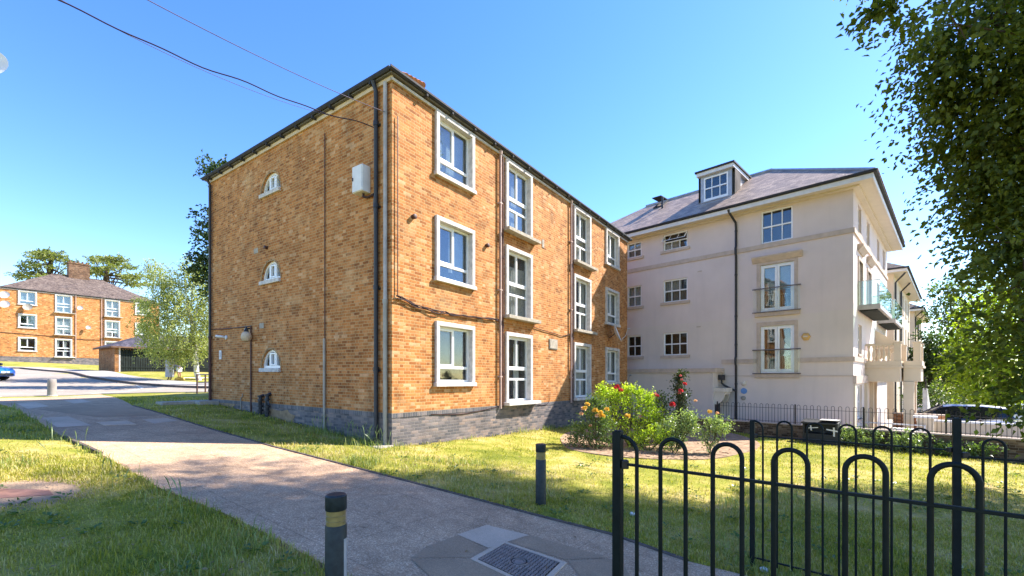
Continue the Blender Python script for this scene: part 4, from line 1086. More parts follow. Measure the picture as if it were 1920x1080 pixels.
# dormer
DP0, DP1, DQ, DZ0, DZ1 = 4.88, 6.38, 1.12, 10.36, 11.72
dq1 = (DZ1-9.23)/tn-OH+.25
dm = MB(ptV)
wall_grid(dm, 'a', DQ, DP0, DP1, DZ0-.05, DZ1, [(DP0+.17, DP1-.17, DZ0+.12, DZ1-.10)])
dm.poly([(DP0, DQ, DZ0-.1), (DP0, DQ, DZ1), (DP0, dq1, DZ1)]); dm.poly([(DP1, DQ, DZ0-.1), (DP1, DQ, DZ1), (DP1, dq1, DZ1)])
for k in range(1, 5):
    b = DQ+.4*k
    for pp in (DP0, DP1):
        s_ = 1 if pp == DP1 else -1
        dm.box(min(pp, pp+.018*s_), max(pp, pp+.018*s_), b, b+.025, 9.23+(b+OH)*tn, DZ1)
dor = dm.build('dormer', M['lead'], bei)
t_ = MB(ptV); t_.box(DP0-.14, DP1+.14, DQ-.2, dq1, DZ1, DZ1+.17); t_.build('fascia', M['white'], dor)
t_ = MB(ptV); t_.box(DP0-.2, DP1+.2, DQ-.27, dq1+.3, DZ1+.17, DZ1+.25); t_.build('flat_roof', M['gutter'], dor)
SD = Side(ptV, 'a', DQ)
wroot = SD.mb(); wroot.box(DP0+.15, DP1-.15, -.06, .02, DZ0+.08, DZ0+.13); wob = wroot.build('window_sill', M['upvc'], dor)
sash(SD, dor, DP0+.17, DP1-.17, DZ0+.13, DZ1-.10, .01, 3)
ap = MB(ptV); ap.prism([(DQ-.02, DZ0-.02), (DQ+.02, DZ0-.02), (DQ-.42, 9.23+(DQ-.42+OH)*tn+.006), (DQ-.42, 9.23+(DQ-.42+OH)*tn+.02)], 0, DP0-.12, DP1+.12)
ap.build('apron_flashing', M['lead'], dor)
# roof light, open
sk = MB(ptV); sp, sq = 9.3, 2.75
def onroof(p, q, e): return (p, q-e*.54, 9.23+(q+OH)*tn+e*.84)
def slab_roof(mb, p0, p1, q0, q1, e0, e1):
    A_ = [onroof(p0, q0, e0), onroof(p1, q0, e0), onroof(p1, q1, e0), onroof(p0, q1, e0)]; B_ = [onroof(p0, q0, e1), onroof(p1, q0, e1), onroof(p1, q1, e1), onroof(p0, q1, e1)]
    mb.poly(A_); mb.poly(B_)
    for k in range(4): mb.poly([A_[k], A_[(k+1) % 4], B_[(k+1) % 4], B_[k]])
slab_roof(sk, sp, sp+.06, sq, sq+.9, 0, .08); slab_roof(sk, sp+.44, sp+.5, sq, sq+.9, 0, .08); slab_roof(sk, sp, sp+.5, sq, sq+.06, 0, .08)
rl = sk.build('roof_light', M['gutter'], roof)
sk = MB(ptV)
zz = 9.23+(sq+.45+OH)*tn
A_ = [(sp-.03, sq-.10, zz+.30), (sp+.53, sq-.10, zz+.30), (sp+.53, sq+.7, zz+.32), (sp-.03, sq+.7, zz+.32)]
sk.poly(A_); sk.poly([(x, y, z+.05) for x, y, z in A_])
for k in range(4): a, b = A_[k], A_[(k+1) % 4]; sk.poly([a, b, (b[0], b[1], b[2]+.05), (a[0], a[1], a[2]+.05)])
sk.build('sash', M['gutter'], bei if False else roof)
sk = MB(ptV); sk.tube([(9.05, 2.35, 9.23+(2.35+OH)*tn), (9.05, 2.35, 9.23+(2.35+OH)*tn+.62)], .06, 10); sk.build('vent_pipe', M['pipe_black'], roof)
# windows of the shaded long wall
M['blind_dark'] = mat_simple('dusty_blind', (0.30, 0.27, 0.24), .9, .1, var=.15, scale=3)
def win_part(S, h, nc, sill=True, tilt=False, behind=None, glass='glass'):
    u0, u1, z0, z1 = h
    s_ = S.mb(); s_.box(u0-.13, u1+.14, -.06, .075, z0-.135, z0) if sill else s_.box(u0, u1, -.1, .0, z0-.004, z0+.01)
    o = s_.build('window', M['stone'], bei)
    sash(S, o, u0, u1, z0, z1, -.055, nc, tilt, glass, behind)
    return o
for h, nc, sill, tilt, bh in ((hl[0], 3, False, False, None), (hl[3], 3, True, True, [('curtain', 'curtain', .35, 1, 0, .5)]), (hl[4], 3, True, False, [('curtain', 'curtain', .3, 1, .5, 1), ('blind', 'blind_dark', 0, 1, 0, .5)]), (hl[5], 3, True, False, None),
                          (hl[6], 2, True, False, [('curtain', 'curtain', 0, 1, .5, 1)]), (hl[7], 2, True, False, [('curtain', 'curtain_white', 0, 1, 0, 1)]), (hl[8], 2, True, False, None)):
    win_part(SV, h, nc, sill, tilt, bh)
def french(S, u0, u1, z0, z1, head, root, cur):
    sm = S.mb(); f = .13
    sm.box(u0-f, u0, -.05, .03, z0-.05, z1+f); sm.box(u1, u1+f+.02, -.05, .03, z0-.05, z1+f); sm.box(u0, u1, -.05, .03, z1, z1+f)
    if head:
        sm.prism([(.0, z1+f), (.06, z1+f), (.10, z1+f+.06), (.19, z1+f+.18), (.21, z1+f+.24), (.0, z1+f+.26)], 0, u0-.30, u1+.32)
    else: sm.box(u0-f, u1+f+.02, -.05, .035, z1+f, z1+f+.05)
    sm.box(u0-.21, u1+.21, -.05, .12, z0-.21, z0-.05)
    o = sm.build('french_window', M['stone'], root)
    fr = S.mb(); um = (u0+u1)/2; fw = .055; d0, d1 = -.11, -.045
    fr.box(u0, u0+fw, d0, d1, z0, z1); fr.box(u1-fw, u1, d0, d1, z0, z1); fr.box(u0+fw, u1-fw, d0, d1, z1-fw, z1); fr.box(u0+fw, u1-fw, d0, d1, z0, z0+fw)
    for a, b in ((u0+fw, um-.004), (um+.004, u1-fw)):
        for c, e in ((a, a+.085), (b-.085, b)): fr.box(c, e, d0+.01, d1+.012, z0+fw, z1-fw)
        fr.box(a+.085, b-.085, d0+.01, d1+.011, z1-fw-.085, z1-fw); fr.box(a+.085, b-.085, d0+.01, d1+.011, z0+fw, z0+fw+.11)
    fr.build('door_frame', M['upvc'], o, bevel=.006)
    g = S.mb(); g.box(u0+.02, u1-.02, d0+.02, d0+.03, z0+.02, z1-.02); g.build('pane', M['glass'], o)
    bk = S.mb(); bk.poly([(u0-.4, -1.3, z0-.1), (u1+.4, -1.3, z0-.1), (u1+.4, -1.3, z1+.1), (u0-.4, -1.3, z1+.1)])
    for a in (u0-.4, u1+.4): bk.poly([(a, -1.3, z0-.1), (a, d0, z0-.1), (a, d0, z1+.1), (a, -1.3, z1+.1)])
    for a in (z0-.1, z1+.1): bk.poly([(u0-.4, -1.3, a), (u1+.4, -1.3, a), (u1+.4, d0, a), (u0-.4, d0, a)])
    bk.build('room', M['room'], o)
    for (m, kind) in cur:
        c = S.mb(); N_ = 26
        if kind == 'blind': c.poly([(u0+.05, -.2, z0+(z1-z0)*.45), (u1-.05, -.2, z0+(z1-z0)*.45), (u1-.05, -.2, z1), (u0+.05, -.2, z1)])
        elif kind == 'swag':
            for (ua, ub, pull) in ((um+.02, u0+.1, .2), (um-.02, u1-.05, .6)):
                pass
            prev = None
            for k in range(N_+1):   # gathered curtain swept to one side
                t = k/N_; z = z1-(z1-z0)*t
                e = .05+.55*(math.exp(-((t-.62)/.22)**2))*.9
                if t > .62: e = .04
                u_a = um-.08; u_b = um-.08-e
                if prev: c.poly([(prev[0], -.22, prev[2]), (prev[1], -.19, prev[2]), (u_b, -.19, z), (u_a, -.22, z)])
                prev = (u_a, u_b, z)
        else:
            a, b = kind; prev = None
            for k in range(9):
                u = u0+(u1-u0)*(a+(b-a)*k/8); d = -.22+(.03 if k % 2 else -.03)
                if prev: c.poly([(prev[0], prev[1], z0), (u, d, z0), (u, d, z1), (prev[0], prev[1], z1)])
                prev = (u, d)
        c.build('curtain', M[m], o)
    # white chair backs / airers stood behind the glass rail
    b_ = S.mb()
    for ca in (.12, .55):
        uu = u0+(u1-u0)*(1-ca); zt = z0+.78 if ca < .3 else z0+.74
        for du in (0, -.09, -.18, -.27): b_.tube([(uu+du, -.3, z0+.02), (uu+du*.9, -.26, zt)], .011, 5)
        b_.tube([(uu, -.26, zt), (uu-.27, -.26, zt)], .016, 5)
    b_.build('chair_back', M['curtain_white'], o)
    rl_ = S.mb(); rl_.tube([(u0-.27, .17, z0+1.0), (u1+.28, .17, z0+1.0)], .026, 8); rl_.tube([(u0-.27, .17, z0-.03), (u1+.28, .17, z0-.03)], .022, 8)
    for u in (u0-.2, u1+.21): rl_.tube([(u, .17, z0+1.0), (u, 0, z0+1.0)], .014, 6); rl_.tube([(u, .17, z0-.03), (u, 0, z0-.03)], .014, 6)
    rl_.build('guard_rail', M['rail_steel'], o)
    gg = S.mb(); gg.box(u0-.24, u1+.25, .165, .175, z0+.02, z0+.97); gg.build('guard_glass', M['glass_clear'], o)
M['glass_clear'] = mat_glass('clear_guard_glass', (0.95, 0.97, 0.96), ior=1.22)
french(SV, 2.0, 3.30, 4.43, 6.49, True, bei, [('blind', 'blind')])
french(SV, 2.0, 3.30, 1.74, 3.79, False, bei, [('curtain_white', 'swag'), ('curtain_white', (.78, .84))])
# windows of the sunny wall
for h in hr:
    u0, u1, z0, z1 = h
    s_ = SW.mb()
    if z0 > 4 and z0 < 5 and u0 < 6:
        s_.box(u0-.12, u0, -.05, .04, z0, z1+.12); s_.box(u1, u1+.12, -.05, .04, z0, z1+.12); s_.box(u0, u1, -.05, .04, z1, z1+.12)
        s_.prism([(.0, z1+.32), (.05, z1+.32), (.12, z1+.42), (.2, z1+.5), (.2, z1+.58), (0, z1+.6)], 0, u0-.2, u1+.2)
    else: s_.box(u0-.08, u1+.08, -.05, .05, z0-.1, z0)
    o = s_.build('window', M['stone'], bei); sash(SW, o, u0, u1, z0, z1, -.09, 2)
# main downpipe and annexe pipework
p = SV.mb(); u = 4.30
p.tube([(u+.12, OH, 9.10), (u+.10, OH-.05, 8.98), (u, .12, 8.62), (u, .07, 8.4), (u, .07, 7.55), (u, .13, 7.45), (u, .13, 7.2), (u, .07, 7.1), (u, .07, 2.5), (u, .13, 2.4), (u, .13, 2.15), (u, .07, 2.05), (u, .07, GB)], .05, 10)
for z in (8.2, 6.2, 4.3, 3.0, 1.2): p.lathe((u, .07, z), [(.062, 0), (.062, .08)], 10)
p.build('downpipe', M['pipe_black'], bei, smooth=True)
for b, z in ((5.98, 6.66), (6.03, 3.97), (4.93, 9.05)):
    p = SV.mb(); p.box(b-.1, b+.1, 0, .015, z, z+.06); p.build('air_brick', M['stone'], bei)
p = SV.mb(); p.lathe((3.98, 0, 1.26), [(.10, 0), (.11, .03), (.07, .10), (.03, .12)], 14, axis=1); p.box(3.84, 4.12, 0, .05, 1.33, 1.37); p.build('wall_vent', M['soffit'], bei)
p = SV.mb(); p.lathe((4.0, 0, .60), [(.10, 0), (.10, .05), (.06, .08)], 14, axis=1); p.build('wall_vent', M['pipe_grey'], bei)
pl_ = empty('round_plaque', ptV(3.98, 0, .92), 'small round blue plaque on the pale wall beside the black downpipe', 'plaque')
p = SV.mb(); p.lathe((3.98, 0.001, .92), [(.135, 0), (.135, .02), (.12, .03)], 24, axis=1); p.build('disc', M['blue_plastic'], pl_)
p = SV.mb(); p.lathe((3.98, 0.025, .92), [(.125, 0), (.125, .008), (.115, .008)], 24, axis=1); p.build('rim', M['blue_plastic'], pl_)
al = empty('alarm_box', ptV(1.58, 0, 3.24), 'yellow hexagonal alarm box on the pale wall right of the lower french window', 'alarm box')
p = SV.mb(); p.lathe((1.58, 0, 3.24), [(.17, 0), (.165, .07), (.13, .10)], 6, axis=1); p.build('cover', M['yellow_box'], al)
p = SV.mb(); p.box(1.50, 1.66, .10, .108, 3.22, 3.27); p.build('label_plate', M['soffit'], al)
# annexe
AO = 1.1
ax_ = MB(ptV)
ax_.poly([(4.95, -AO, GB-.4), (PA, -AO, GB-.4), (PA, -AO, 1.76), (4.95, -AO, 1.76)]); ax_.poly([(4.95, -AO, GB-.4), (4.95, 0, GB-.4), (4.95, 0, 1.76), (4.95, -AO, 1.76)])
an = ax_.build('annexe', M['render'], bei)
c_ = MB(ptV); c_.box(4.83, PA, -AO-.1, .0, 1.76, 1.955); c_.build('coping', M['stone'], an)
c_ = MB(ptV)   # hood over the side door
c_.box(4.42, 4.95, -.98, -.16, .88, 1.06); c_.box(4.50, 4.95, -.92, -.2, .76, .88)
for k in range(8):
    t0, t1 = k/8, (k+1)/8
    a0_ = 4.52+.43*(1-math.cos(t0*math.pi/2)); a1_ = 4.52+.43*(1-math.cos(t1*math.pi/2)); z0_ = .76-.45*math.sin(t0*math.pi/2); z1_ = .76-.45*math.sin(t1*math.pi/2)
    for b0_ in (-.92, -.28): c_.poly([(a0_, b0_, .76), (a1_, b0_, .76), (a1_, b0_, z1_), (a0_, b0_, z0_)]); c_.poly([(a0_, b0_+.08, .76), (a1_, b0_+.08, .76), (a1_, b0_+.08, z1_), (a0_, b0_+.08, z0_)]); c_.poly([(a0_, b0_, z0_), (a1_, b0_, z1_), (a1_, b0_+.08, z1_), (a0_, b0_+.08, z0_)])
c_.build('door_hood', M['soffit'], an)
c_ = MB(ptV); c_.box(4.925, 4.948, -.86, -.26, GB, .74); c_.build('door', M['black_plastic'], an)
c_ = MB(ptV); c_.box(4.72, 4.94, -.5, -.22, 1.42, 1.66); c_.tube([(4.83, -.36, 1.42), (4.83, -.36, 1.28), (4.72, -.3, 1.16), (4.32, -.09, .92)], .05, 8); c_.build('hopper_pipe', M['pipe_black'], an, smooth=False)
tv_dish(ptV(9.35, -1.55, 1.55), Vector((.80, -.30, .25)), .36, 'white satellite dish seen edge-on by the pale annexe wall', .3)
# glass balconies
for q0, q1, zb in ((1.09, 5.85, 4.30), (7.7, 11.9, 4.30)):
    s_ = SW.mb(); s_.box(q0, q1, 0, .72, zb, zb+.16); s_.box(q0+.02, q1-.02, 0.02, .70, zb+.16, zb+.2); bal = s_.build('balcony', M['pipe_pale'], bei)
    s_ = SW.mb(); s_.box(q0+.1, q1-.1, .05, .62, zb-.05, zb-.002); s_.build('deck_underside', M['timber_dark'], bal)
    s_ = SW.mb(); s_.box(q0+.01, q0+.022, .02, .68, zb+.2, zb+1.15); s_.box(q0+.01, q1-.01, .69, .702, zb+.2, zb+1.15); s_.box(q1-.022, q1-.01, .02, .68, zb+.2, zb+1.15); s_.build('glass_panel', M['glass_green'], bal)
    s_ = SW.mb(); s_.tube([(q0+.016, .0, zb+1.16), (q0+.016, .696, zb+1.16), (q1-.016, .696, zb+1.16), (q1-.016, 0, zb+1.16)], .016, 6); s_.build('handrail', M['galv'], bal)
# portico with balustrade
po = SW.mb(); q0, q1, oo = 3.26, 6.6, 1.18
po.box(q0, q1, 0, oo, 1.35, 1.95); po.box(q0-.06, q1+.06, 0, oo+.06, 1.95, 2.03); po.box(q0-.03, q1+.03, 0, oo+.03, 2.03, 2.25)
po.box(q0+.65, q1-.65, oo+.061, oo+.62, 1.36, 1.94); po.box(q0+.6, q1-.6, oo+.062, oo+.70, 1.94, 2.045); po.box(q0+.62, q1-.62, oo+.063, oo+.66, 2.045, 2.25)
port = po.build('portico', M['render_cream'], bei, bevel=.01)
for (qa, da) in ((q0+.62, oo+.40), (q1-.9, oo+.40)):
    c_ = SW.mb(); c_.box(qa, qa+.34, da-.34, da+.0, GB, 1.36); c_.box(qa-.03, qa+.37, da-.37, da+.03, GB, GB+.22); c_.box(qa-.02, qa+.36, da-.36, da+.02, 1.2, 1.36); c_.build('column', M['render_cream'], port, bevel=.01)
for (qa, da) in ((q0, oo-.22), (q1-.22, oo-.22), (q0+.62, oo+.38), (q1-.86, oo+.38)):
    c_ = SW.mb(); c_.box(qa, qa+.24, da, da+.24, 2.25, 3.02); c_.box(qa-.03, qa+.27, da-.03, da+.27, 3.02, 3.08); c_.build('pier', M['render_cream'], port, bevel=.01)
c_ = SW.mb(); c_.box(q0+.02, q0+.18, 0, oo-.22, 2.92, 3.02); c_.box(q1-.18, q1-.02, 0, oo-.22, 2.92, 3.02); c_.box(q0+.86, q1-.86, oo+.42, oo+.58, 2.92, 3.02); c_.build('rail', M['render_cream'], port)
bp = [(.055, 0), (.06, .04), (.035, .07), (.05, .16), (.065, .27), (.05, .40), (.03, .50), (.04, .58), (.055, .62), (.055, .67)]
for k in range(5):
    c_ = SW.mb(); c_.lathe((q0+.10, .12+.17*k, 2.25), bp, 12); c_.build('baluster', M['render_cream'], port, smooth=True)
for k in range(7):
    c_ = SW.mb(); c_.lathe((q0+1.0+.23*k, oo+.5, 2.25), bp, 12); c_.build('baluster', M['render_cream'], port, smooth=True)
c_ = SW.mb(); c_.prism([(.0, 2.3), (1.1, 3.05), (1.1, 3.12), (.5, 3.5), (0, 3.9)], 0, q1+.2, q1+.4); c_.build('parapet', M['render_cream'], port)
c_ = SW.mb(); c_.box(5.1, 6.0, -.02, .03, GB+.2, 1.2); c_.build('door', M['door_red'], bei)
for u0_, u1_, o_, t_ in ((4.75, 5.08, .14, 1.34), (6.02, 6.3, .14, 1.34), (.0, .42, .06, 1.28), (3.0, 3.24, .1, 1.33)):
    c_ = SW.mb(); c_.box(u0_, u1_, 0, o_, GB, t_); c_.build('pilaster', M['render_cream'], bei)

# ------------------------------------------------------------------ the next villas of the terrace
def villa(q0, q1, setback, ze, label):
    o = ptV(setback, q0, GB)
    root = empty('terrace_villa', o, label, 'house', 'rendered villas beyond the apartment building')
    pt = lambda p, q, z: ptV(p+setback, q, z)
    S1 = Side(pt, 'a', q0); S2 = Side(pt, 'b', 0.0)
    holes = [(q0+1.2+2.9*k, q0+2.2+2.9*k, z, z+1.4) for k in range(int((q1-q0-2)/2.9)+1) for z in (1.4, 4.0, 6.6-.2) if z+1.4 < ze-.2]
    w = MB(pt); wall_grid(w, 'b', 0, q0, q1, GB-.6, ze-.25, holes)
    for h in holes: reveals(w, 'b', 0, .12, h)
    w.poly([(0, q0, GB-.6), (9, q0, GB-.6), (9, q0, ze-.25), (0, q0, ze-.25)]); w.poly([(0, q1, GB-.6), (9, q1, GB-.6), (9, q1, ze-.25), (0, q1, ze-.25)]); w.poly([(9, q0, GB-.6), (9, q1, GB-.6), (9, q1, ze-.25), (9, q0, ze-.25)])
    w.build('wall', M['render_cream'], root)
    r = MB(pt); oh = .7; m = 4.0
    E_ = [(-oh, q0-oh, ze), (9+oh, q0-oh, ze), (9+oh, q1+oh, ze), (-oh, q1+oh, ze)]; T_ = [(m-oh, q0-oh+m, ze+m*.6), (9+oh-m, q0-oh+m, ze+m*.6), (9+oh-m, q1+oh-m, ze+m*.6), (m-oh, q1+oh-m, ze+m*.6)]
    for k in range(4): r.poly([E_[k], E_[(k+1) % 4], T_[(k+1) % 4], T_[k]])
    r.poly(T_); rr = r.build('roof', M['tile'], root)
    s = MB(pt); s.box(-oh+.03, 9+oh-.03, q0-oh+.03, q1+oh-.03, ze-.25, ze-.22); s.build('soffit', M['soffit'], root)
    s = MB(pt); s.box(-oh, -oh+.04, q0-oh, q1+oh, ze-.25, ze-.05); s.box(-oh+.041, 9, q0-oh, q0-oh+.04, ze-.25, ze-.05); s.build('fascia', M['white'], root)
    s = MB(pt); s.box(-oh-.1, -oh-.001, q0-oh-.1, q1+oh+.1, ze-.08, ze+.02); s.box(-oh, 9, q0-oh-.1, q0-oh-.001, ze-.08, ze+.02); s.build('gutter', M['gutter'], root)
    for qa in (q0+.15, q0+4.6):
        s = S2.mb(); s.tube([(qa-.3, .72, ze-.05), (qa-.2, .5, ze-.35), (qa, .08, ze-.8), (qa, .07, GB)], .055, 8); s.build('downpipe', M['pipe_black'], root, smooth=True)
    for h in holes:
        f = S2.mb(); f.box(h[0]-.05, h[1]+.05, -.02, .05, h[2]-.1, h[2]); wn = f.build('window', M['stone'], root); sash(S2, wn, *h, -.08, 2)
villa(16.6, 31.5, .0, 8.55, 'second pale villa with overhanging hipped roof and bent black downpipes beyond the balconies')
villa(38.5, 52.0, .0, 8.35, 'farthest visible pale villa, its small dark roof against the trees')

# ------------------------------------------------------------------ the far block of flats
OF = Vector((-57.03, 49.6, 3.07))
ptF = lambda a, b, z: OF+Vector((.5791, .8154, 0))*a+Vector((-.8154, .5791, 0))*b+Vector((0, 0, z))
fb_ = empty('brick_flats', OF, 'sunny yellow brick block of flats with brown hipped roof and chimney across the road', 'block of flats')
brick_block(fb_, ptF, 0.0, ((6.12, 0), (8.5, .14)), detailed=False, brick='brick_far', plinth_low=-1.6)
SFr = Side(ptF, 'a', 0.0)
p = SFr.mb(); p.tube(catmull([(0, .03, 3.42), (4, .03, 3.25), (6.5, .03, 3.05), (8.5, .03, 3.1)], 5), .03, 5); p.build('cable_run', M['cable'], fb_)
fc = Vector((.55, -.75, .35))
for (a, z, r, lb) in ((.28, 7.60, .42, 'upper of two white satellite dishes at the near corner of the far brick flats'), (.30, 6.55, .42, 'lower of two white satellite dishes at the near corner of the far brick flats'),
                      (2.05, 6.45, .40, 'grey satellite dish under the top left window of the far brick flats'), (6.45, 6.9, .26, 'small satellite dish beside the upper tall window of the far brick flats'),
                      (7.2, 4.55, .24, 'small satellite dish alone in the middle of the far brick wall')):
    tv_dish(ptF(a, -.4, z), fc, r, lb, .3, 'satellite dishes on the far flats', m='concrete' if 'grey' in lb else 'concrete_white')

# ------------------------------------------------------------------ bin store / shelter
sb = gp(215, 697)
ux = Vector((.5791, .8154, 0)); uy = Vector((-.8154, .5791, 0))
ptS = lambda a, b, z: sb+ux*a+uy*b+Vector((0, 0, z))
M['brick_wall2'] = mat_brick('bin_store_brick_shaded', [(p_, tuple(k_*.62 for k_ in c_)) for p_, c_ in TAN], (0.36, 0.26, 0.15), seed=12.0)  # stock brick tones darkened: the end wall's shade is put into the colour
sh = empty('bin_store', sb, 'open fronted brick bin store with a dark hipped tile roof and black slatted front', 'shelter')
LW, DW, EH = 12.5, 4.6, 2.0
w = MB(ptS); w.box(0, .25, 0, DW, -.6, EH); w.box(LW-.25, LW, 0, DW, -.6, EH); w.box(.25, LW-.25, DW-.25, DW, -.6, EH); w.build('wall', M['brick_wall2'], sh)
r = MB(ptS); e_ = .3; E_ = [(-e_, -e_, EH+.05), (LW+e_, -e_, EH+.05), (LW+e_, DW+e_, EH+.05), (-e_, DW+e_, EH+.05)]; R0 = (2.6, DW/2, EH+1.35); R1 = (LW-2.6, DW/2, EH+1.35)
for q in ([E_[0], E_[1], R1, R0], [E_[2], E_[3], R0, R1], [E_[3], E_[0], R0], [E_[1], E_[2], R1]): r.poly(q)
r.poly(E_); r.build('roof', M['tile_dark'], sh)
f = MB(ptS); f.box(-e_, LW+e_, -e_-.03, -e_, EH-.08, EH+.05); f.box(-e_-.03, -e_, -e_, DW+e_, EH-.08, EH+.05); f.build('fascia', M['timber'], sh)
f = MB(ptS); f.box(.27, .36, .02, .12, -.1, EH); f.build('post', M['concrete_white'], sh)
f = MB(ptS)
for k in range(70):
    a = .40+k*.16
    if a < LW-.4: f.box(a, a+.13, .08, .11, -.15, EH-.12)
f.build('slatted_screen', M['timber_dark'], sh)
f = MB(ptS); f.box(.38, LW-.3, .04, .08, .35, .43); f.box(.38, LW-.3, .041, .08, 1.5, 1.58); f.build('screen_rail', M['timber_dark'], sh)
# ------------------------------------------------------------------ foliage
def unit(v): return v/np.maximum(np.linalg.norm(v, axis=1, keepdims=True), 1e-9)
def leaves(name, P, A, size, m, parent, aspect=.55, flat=0.5, fold=.18):
    """P leaf bases (n,3), A leaf axes (n,3); each leaf is a folded four-cornered blade"""
    n = len(P); A = unit(A)
    up = np.tile(np.array([[0, 0, 1.0]]), (n, 1)); rnd = rng.normal(size=(n, 3))
    N = unit(up*flat+rnd*(1-flat)); S = unit(np.cross(A, N)); N = np.cross(S, A)
    s = (size*rng.uniform(.65, 1.3, n))[:, None]; wv = s*aspect*.5
    V = np.empty((n, 4, 3))
    V[:, 0] = P; V[:, 1] = P+A*s*.5+S*wv+N*s*fold; V[:, 2] = P+A*s; V[:, 3] = P+A*s*.5-S*wv+N*s*fold
    return np_mesh(name, V.reshape(-1, 3), np.arange(4*n).reshape(-1, 4), m, parent)
def sprays(starts, dirs, length, nleaf, droop, spread=.12):
    n = len(starts); t = np.linspace(.12, 1, nleaf)[None, :, None]
    L = (length*rng.uniform(.6, 1.25, n))[:, None, None]; D = unit(dirs)[:, None, :]
    P = starts[:, None, :]+D*t*L; P[:, :, 2] -= (droop*t[:, :, 0]**2)*L[:, :, 0]
    P = P+rng.normal(size=P.shape)*spread*L*(.3+.7*t)
    T = D*np.ones_like(t); T = T.copy(); T[:, :, 2] -= 2*droop*t[:, :, 0]
    A = T+rng.normal(size=T.shape)*.75
    return P.reshape(-1, 3), A.reshape(-1, 3)
def in_ball(n, power=.45):
    v = unit(rng.normal(size=(n, 3))); return v*(rng.uniform(0, 1, n)**power)[:, None]
def limb(mb, a, b, r0, r1, wob=.08, n=6, seg=7):
    a = Vector(a); b = Vector(b); L = (b-a).length; pts = []; rad = []
    for k in range(n+1):
        t = k/n; p = a.lerp(b, t)
        if 0 < k < n: p += Vector((random.uniform(-1, 1), random.uniform(-1, 1), random.uniform(-.4, .4)))*wob*L*.35
        pts.append(p); rad.append(r0+(r1-r0)*t)
    mb.tube(pts, rad, seg); return pts
def tree(name, base, label, cat, blobs, trunk_r, trunk_top, m_leaf, m_bark, leaf, spray_len, nleaf, per, droop=.25, group=None, outward=.8, power=.45, extra=None, flat=.5, aspect=.6, zflat=1.0):
    """blobs: (centre, (rx,ry,rz)) clumps of sprays; limbs run from the trunk to each clump"""
    root = empty(name, base, label, cat, group); mb = MB()
    tt = Vector(trunk_top); limb(mb, Vector(base)-Vector((0, 0, .3)), tt, trunk_r, trunk_r*.6, .05, 7, 10)
    Ps = []; As = []
    for c, r in blobs:
        c = np.array(c, float); r = np.array(r, float)
        q = Vector(base).lerp(tt, random.uniform(.55, 1.0)); lr = min(1.0, float(r[0])/1.6); limb(mb, q, c, trunk_r*.38*lr, trunk_r*.08*lr, .10, 6, 6)
        n = int(per*(r[0]*r[1]*r[2])**(2/3))+6
        o = in_ball(n, power); S = c+o*r*.9
        D = o*outward+rng.normal(size=o.shape)*.5+np.array([0, 0, .1]); D[:, 2] *= zflat
        P, A = sprays(S, D, spray_len, nleaf, droop); Ps.append(P); As.append(A)
        for k in range(5):
            v = c+in_ball(1)[0]*r*.8; limb(mb, c, v, trunk_r*.09*lr, trunk_r*.03*lr, .12, 4, 4)
    if extra: Ps.append(extra[0]); As.append(extra[1])
    mb.build('trunk', m_bark, root, smooth=True)
    leaves('crown', np.concatenate(Ps), np.concatenate(As), leaf, m_leaf, root, aspect, flat)
    return root
def at(px, py, y): return ray3(px, py, y)

# the large tree whose boughs hang into the picture
TB = Vector((13.6, 6.2, h1(13.6, 6.2)))
bl = []
for c, rad, nb in (((12, 7.7, 10.6), (5.3, 5.3, 5.0), 70), ((10.6, 7.0, 14.6), (3.4, 3.4, 2.6), 34), ((15.5, 6.5, 9.5), (4, 4, 4), 20), ((13.2, 11.0, 13.0), (3.8, 3.4, 2.8), 40), ((12.8, 9.6, 7.0), (2.6, 2.2, 2.8), 24)):
    k = 0
    while k < nb:
        q = np.array(c)+in_ball(1, .5)[0]*np.array(rad)
        qx, qy, rp = CX+FPX*q[0]/max(q[1], .5), HY-FPX*(q[2]-EYE)/max(q[1], .5), FPX*1.9/max(q[1], .5)
        k += 1
        if q[1] > .5 and qy+rp > -20 and qx-rp < 1880+max(0, qy-300)*.4: continue      # keep the open sky clear
        bl.append((q, (1.7, 1.7, 1.35)))
# boughs that show in the frame: (photo x, photo y, distance, radius)
vis = [(1730, 45, 6.6, .5), (1790, 40, 7.2, .9), (1850, 60, 7.0, 1.1), (1765, 115, 7.6, .6), (1810, 150, 7.4, 1.0), (1890, 170, 7.0, 1.1), (1785, 205, 8.0, .6), (1850, 250, 7.6, 1.1), (1915, 290, 7.2, 1.1),
       (1772, 258, 8.2, .35), (1822, 300, 8.0, .5), (1870, 340, 7.6, .95), (1925, 400, 7.2, 1.0), (1845, 365, 7.8, .5), (1815, 392, 8.0, .3), (1885, 430, 7.6, .6), (1915, 490, 7.2, .6), (1880, 470, 7.6, .3),
       (1945, 560, 6.6, .6), (1915, 570, 6.8, .25), (1945, 640, 6.4, .45), (1912, 660, 6.4, .2), (1940, 720, 6.2, .4), (1915, 740, 6.2, .18)]
for px, py, y, r in vis: bl.append((tuple(at(px+62, py, y)), (r*1.1, r*1.15, r)))
for px, py, y, r in ((1900, 455, 7.0, .55), (1925, 520, 6.8, .6), (1898, 540, 6.7, .32), (1915, 600, 6.5, .42), (1935, 660, 6.3, .34), (1920, 740, 6.2, .2)): bl.append((tuple(at(px, py, y)), (r, r, r*1.1)))
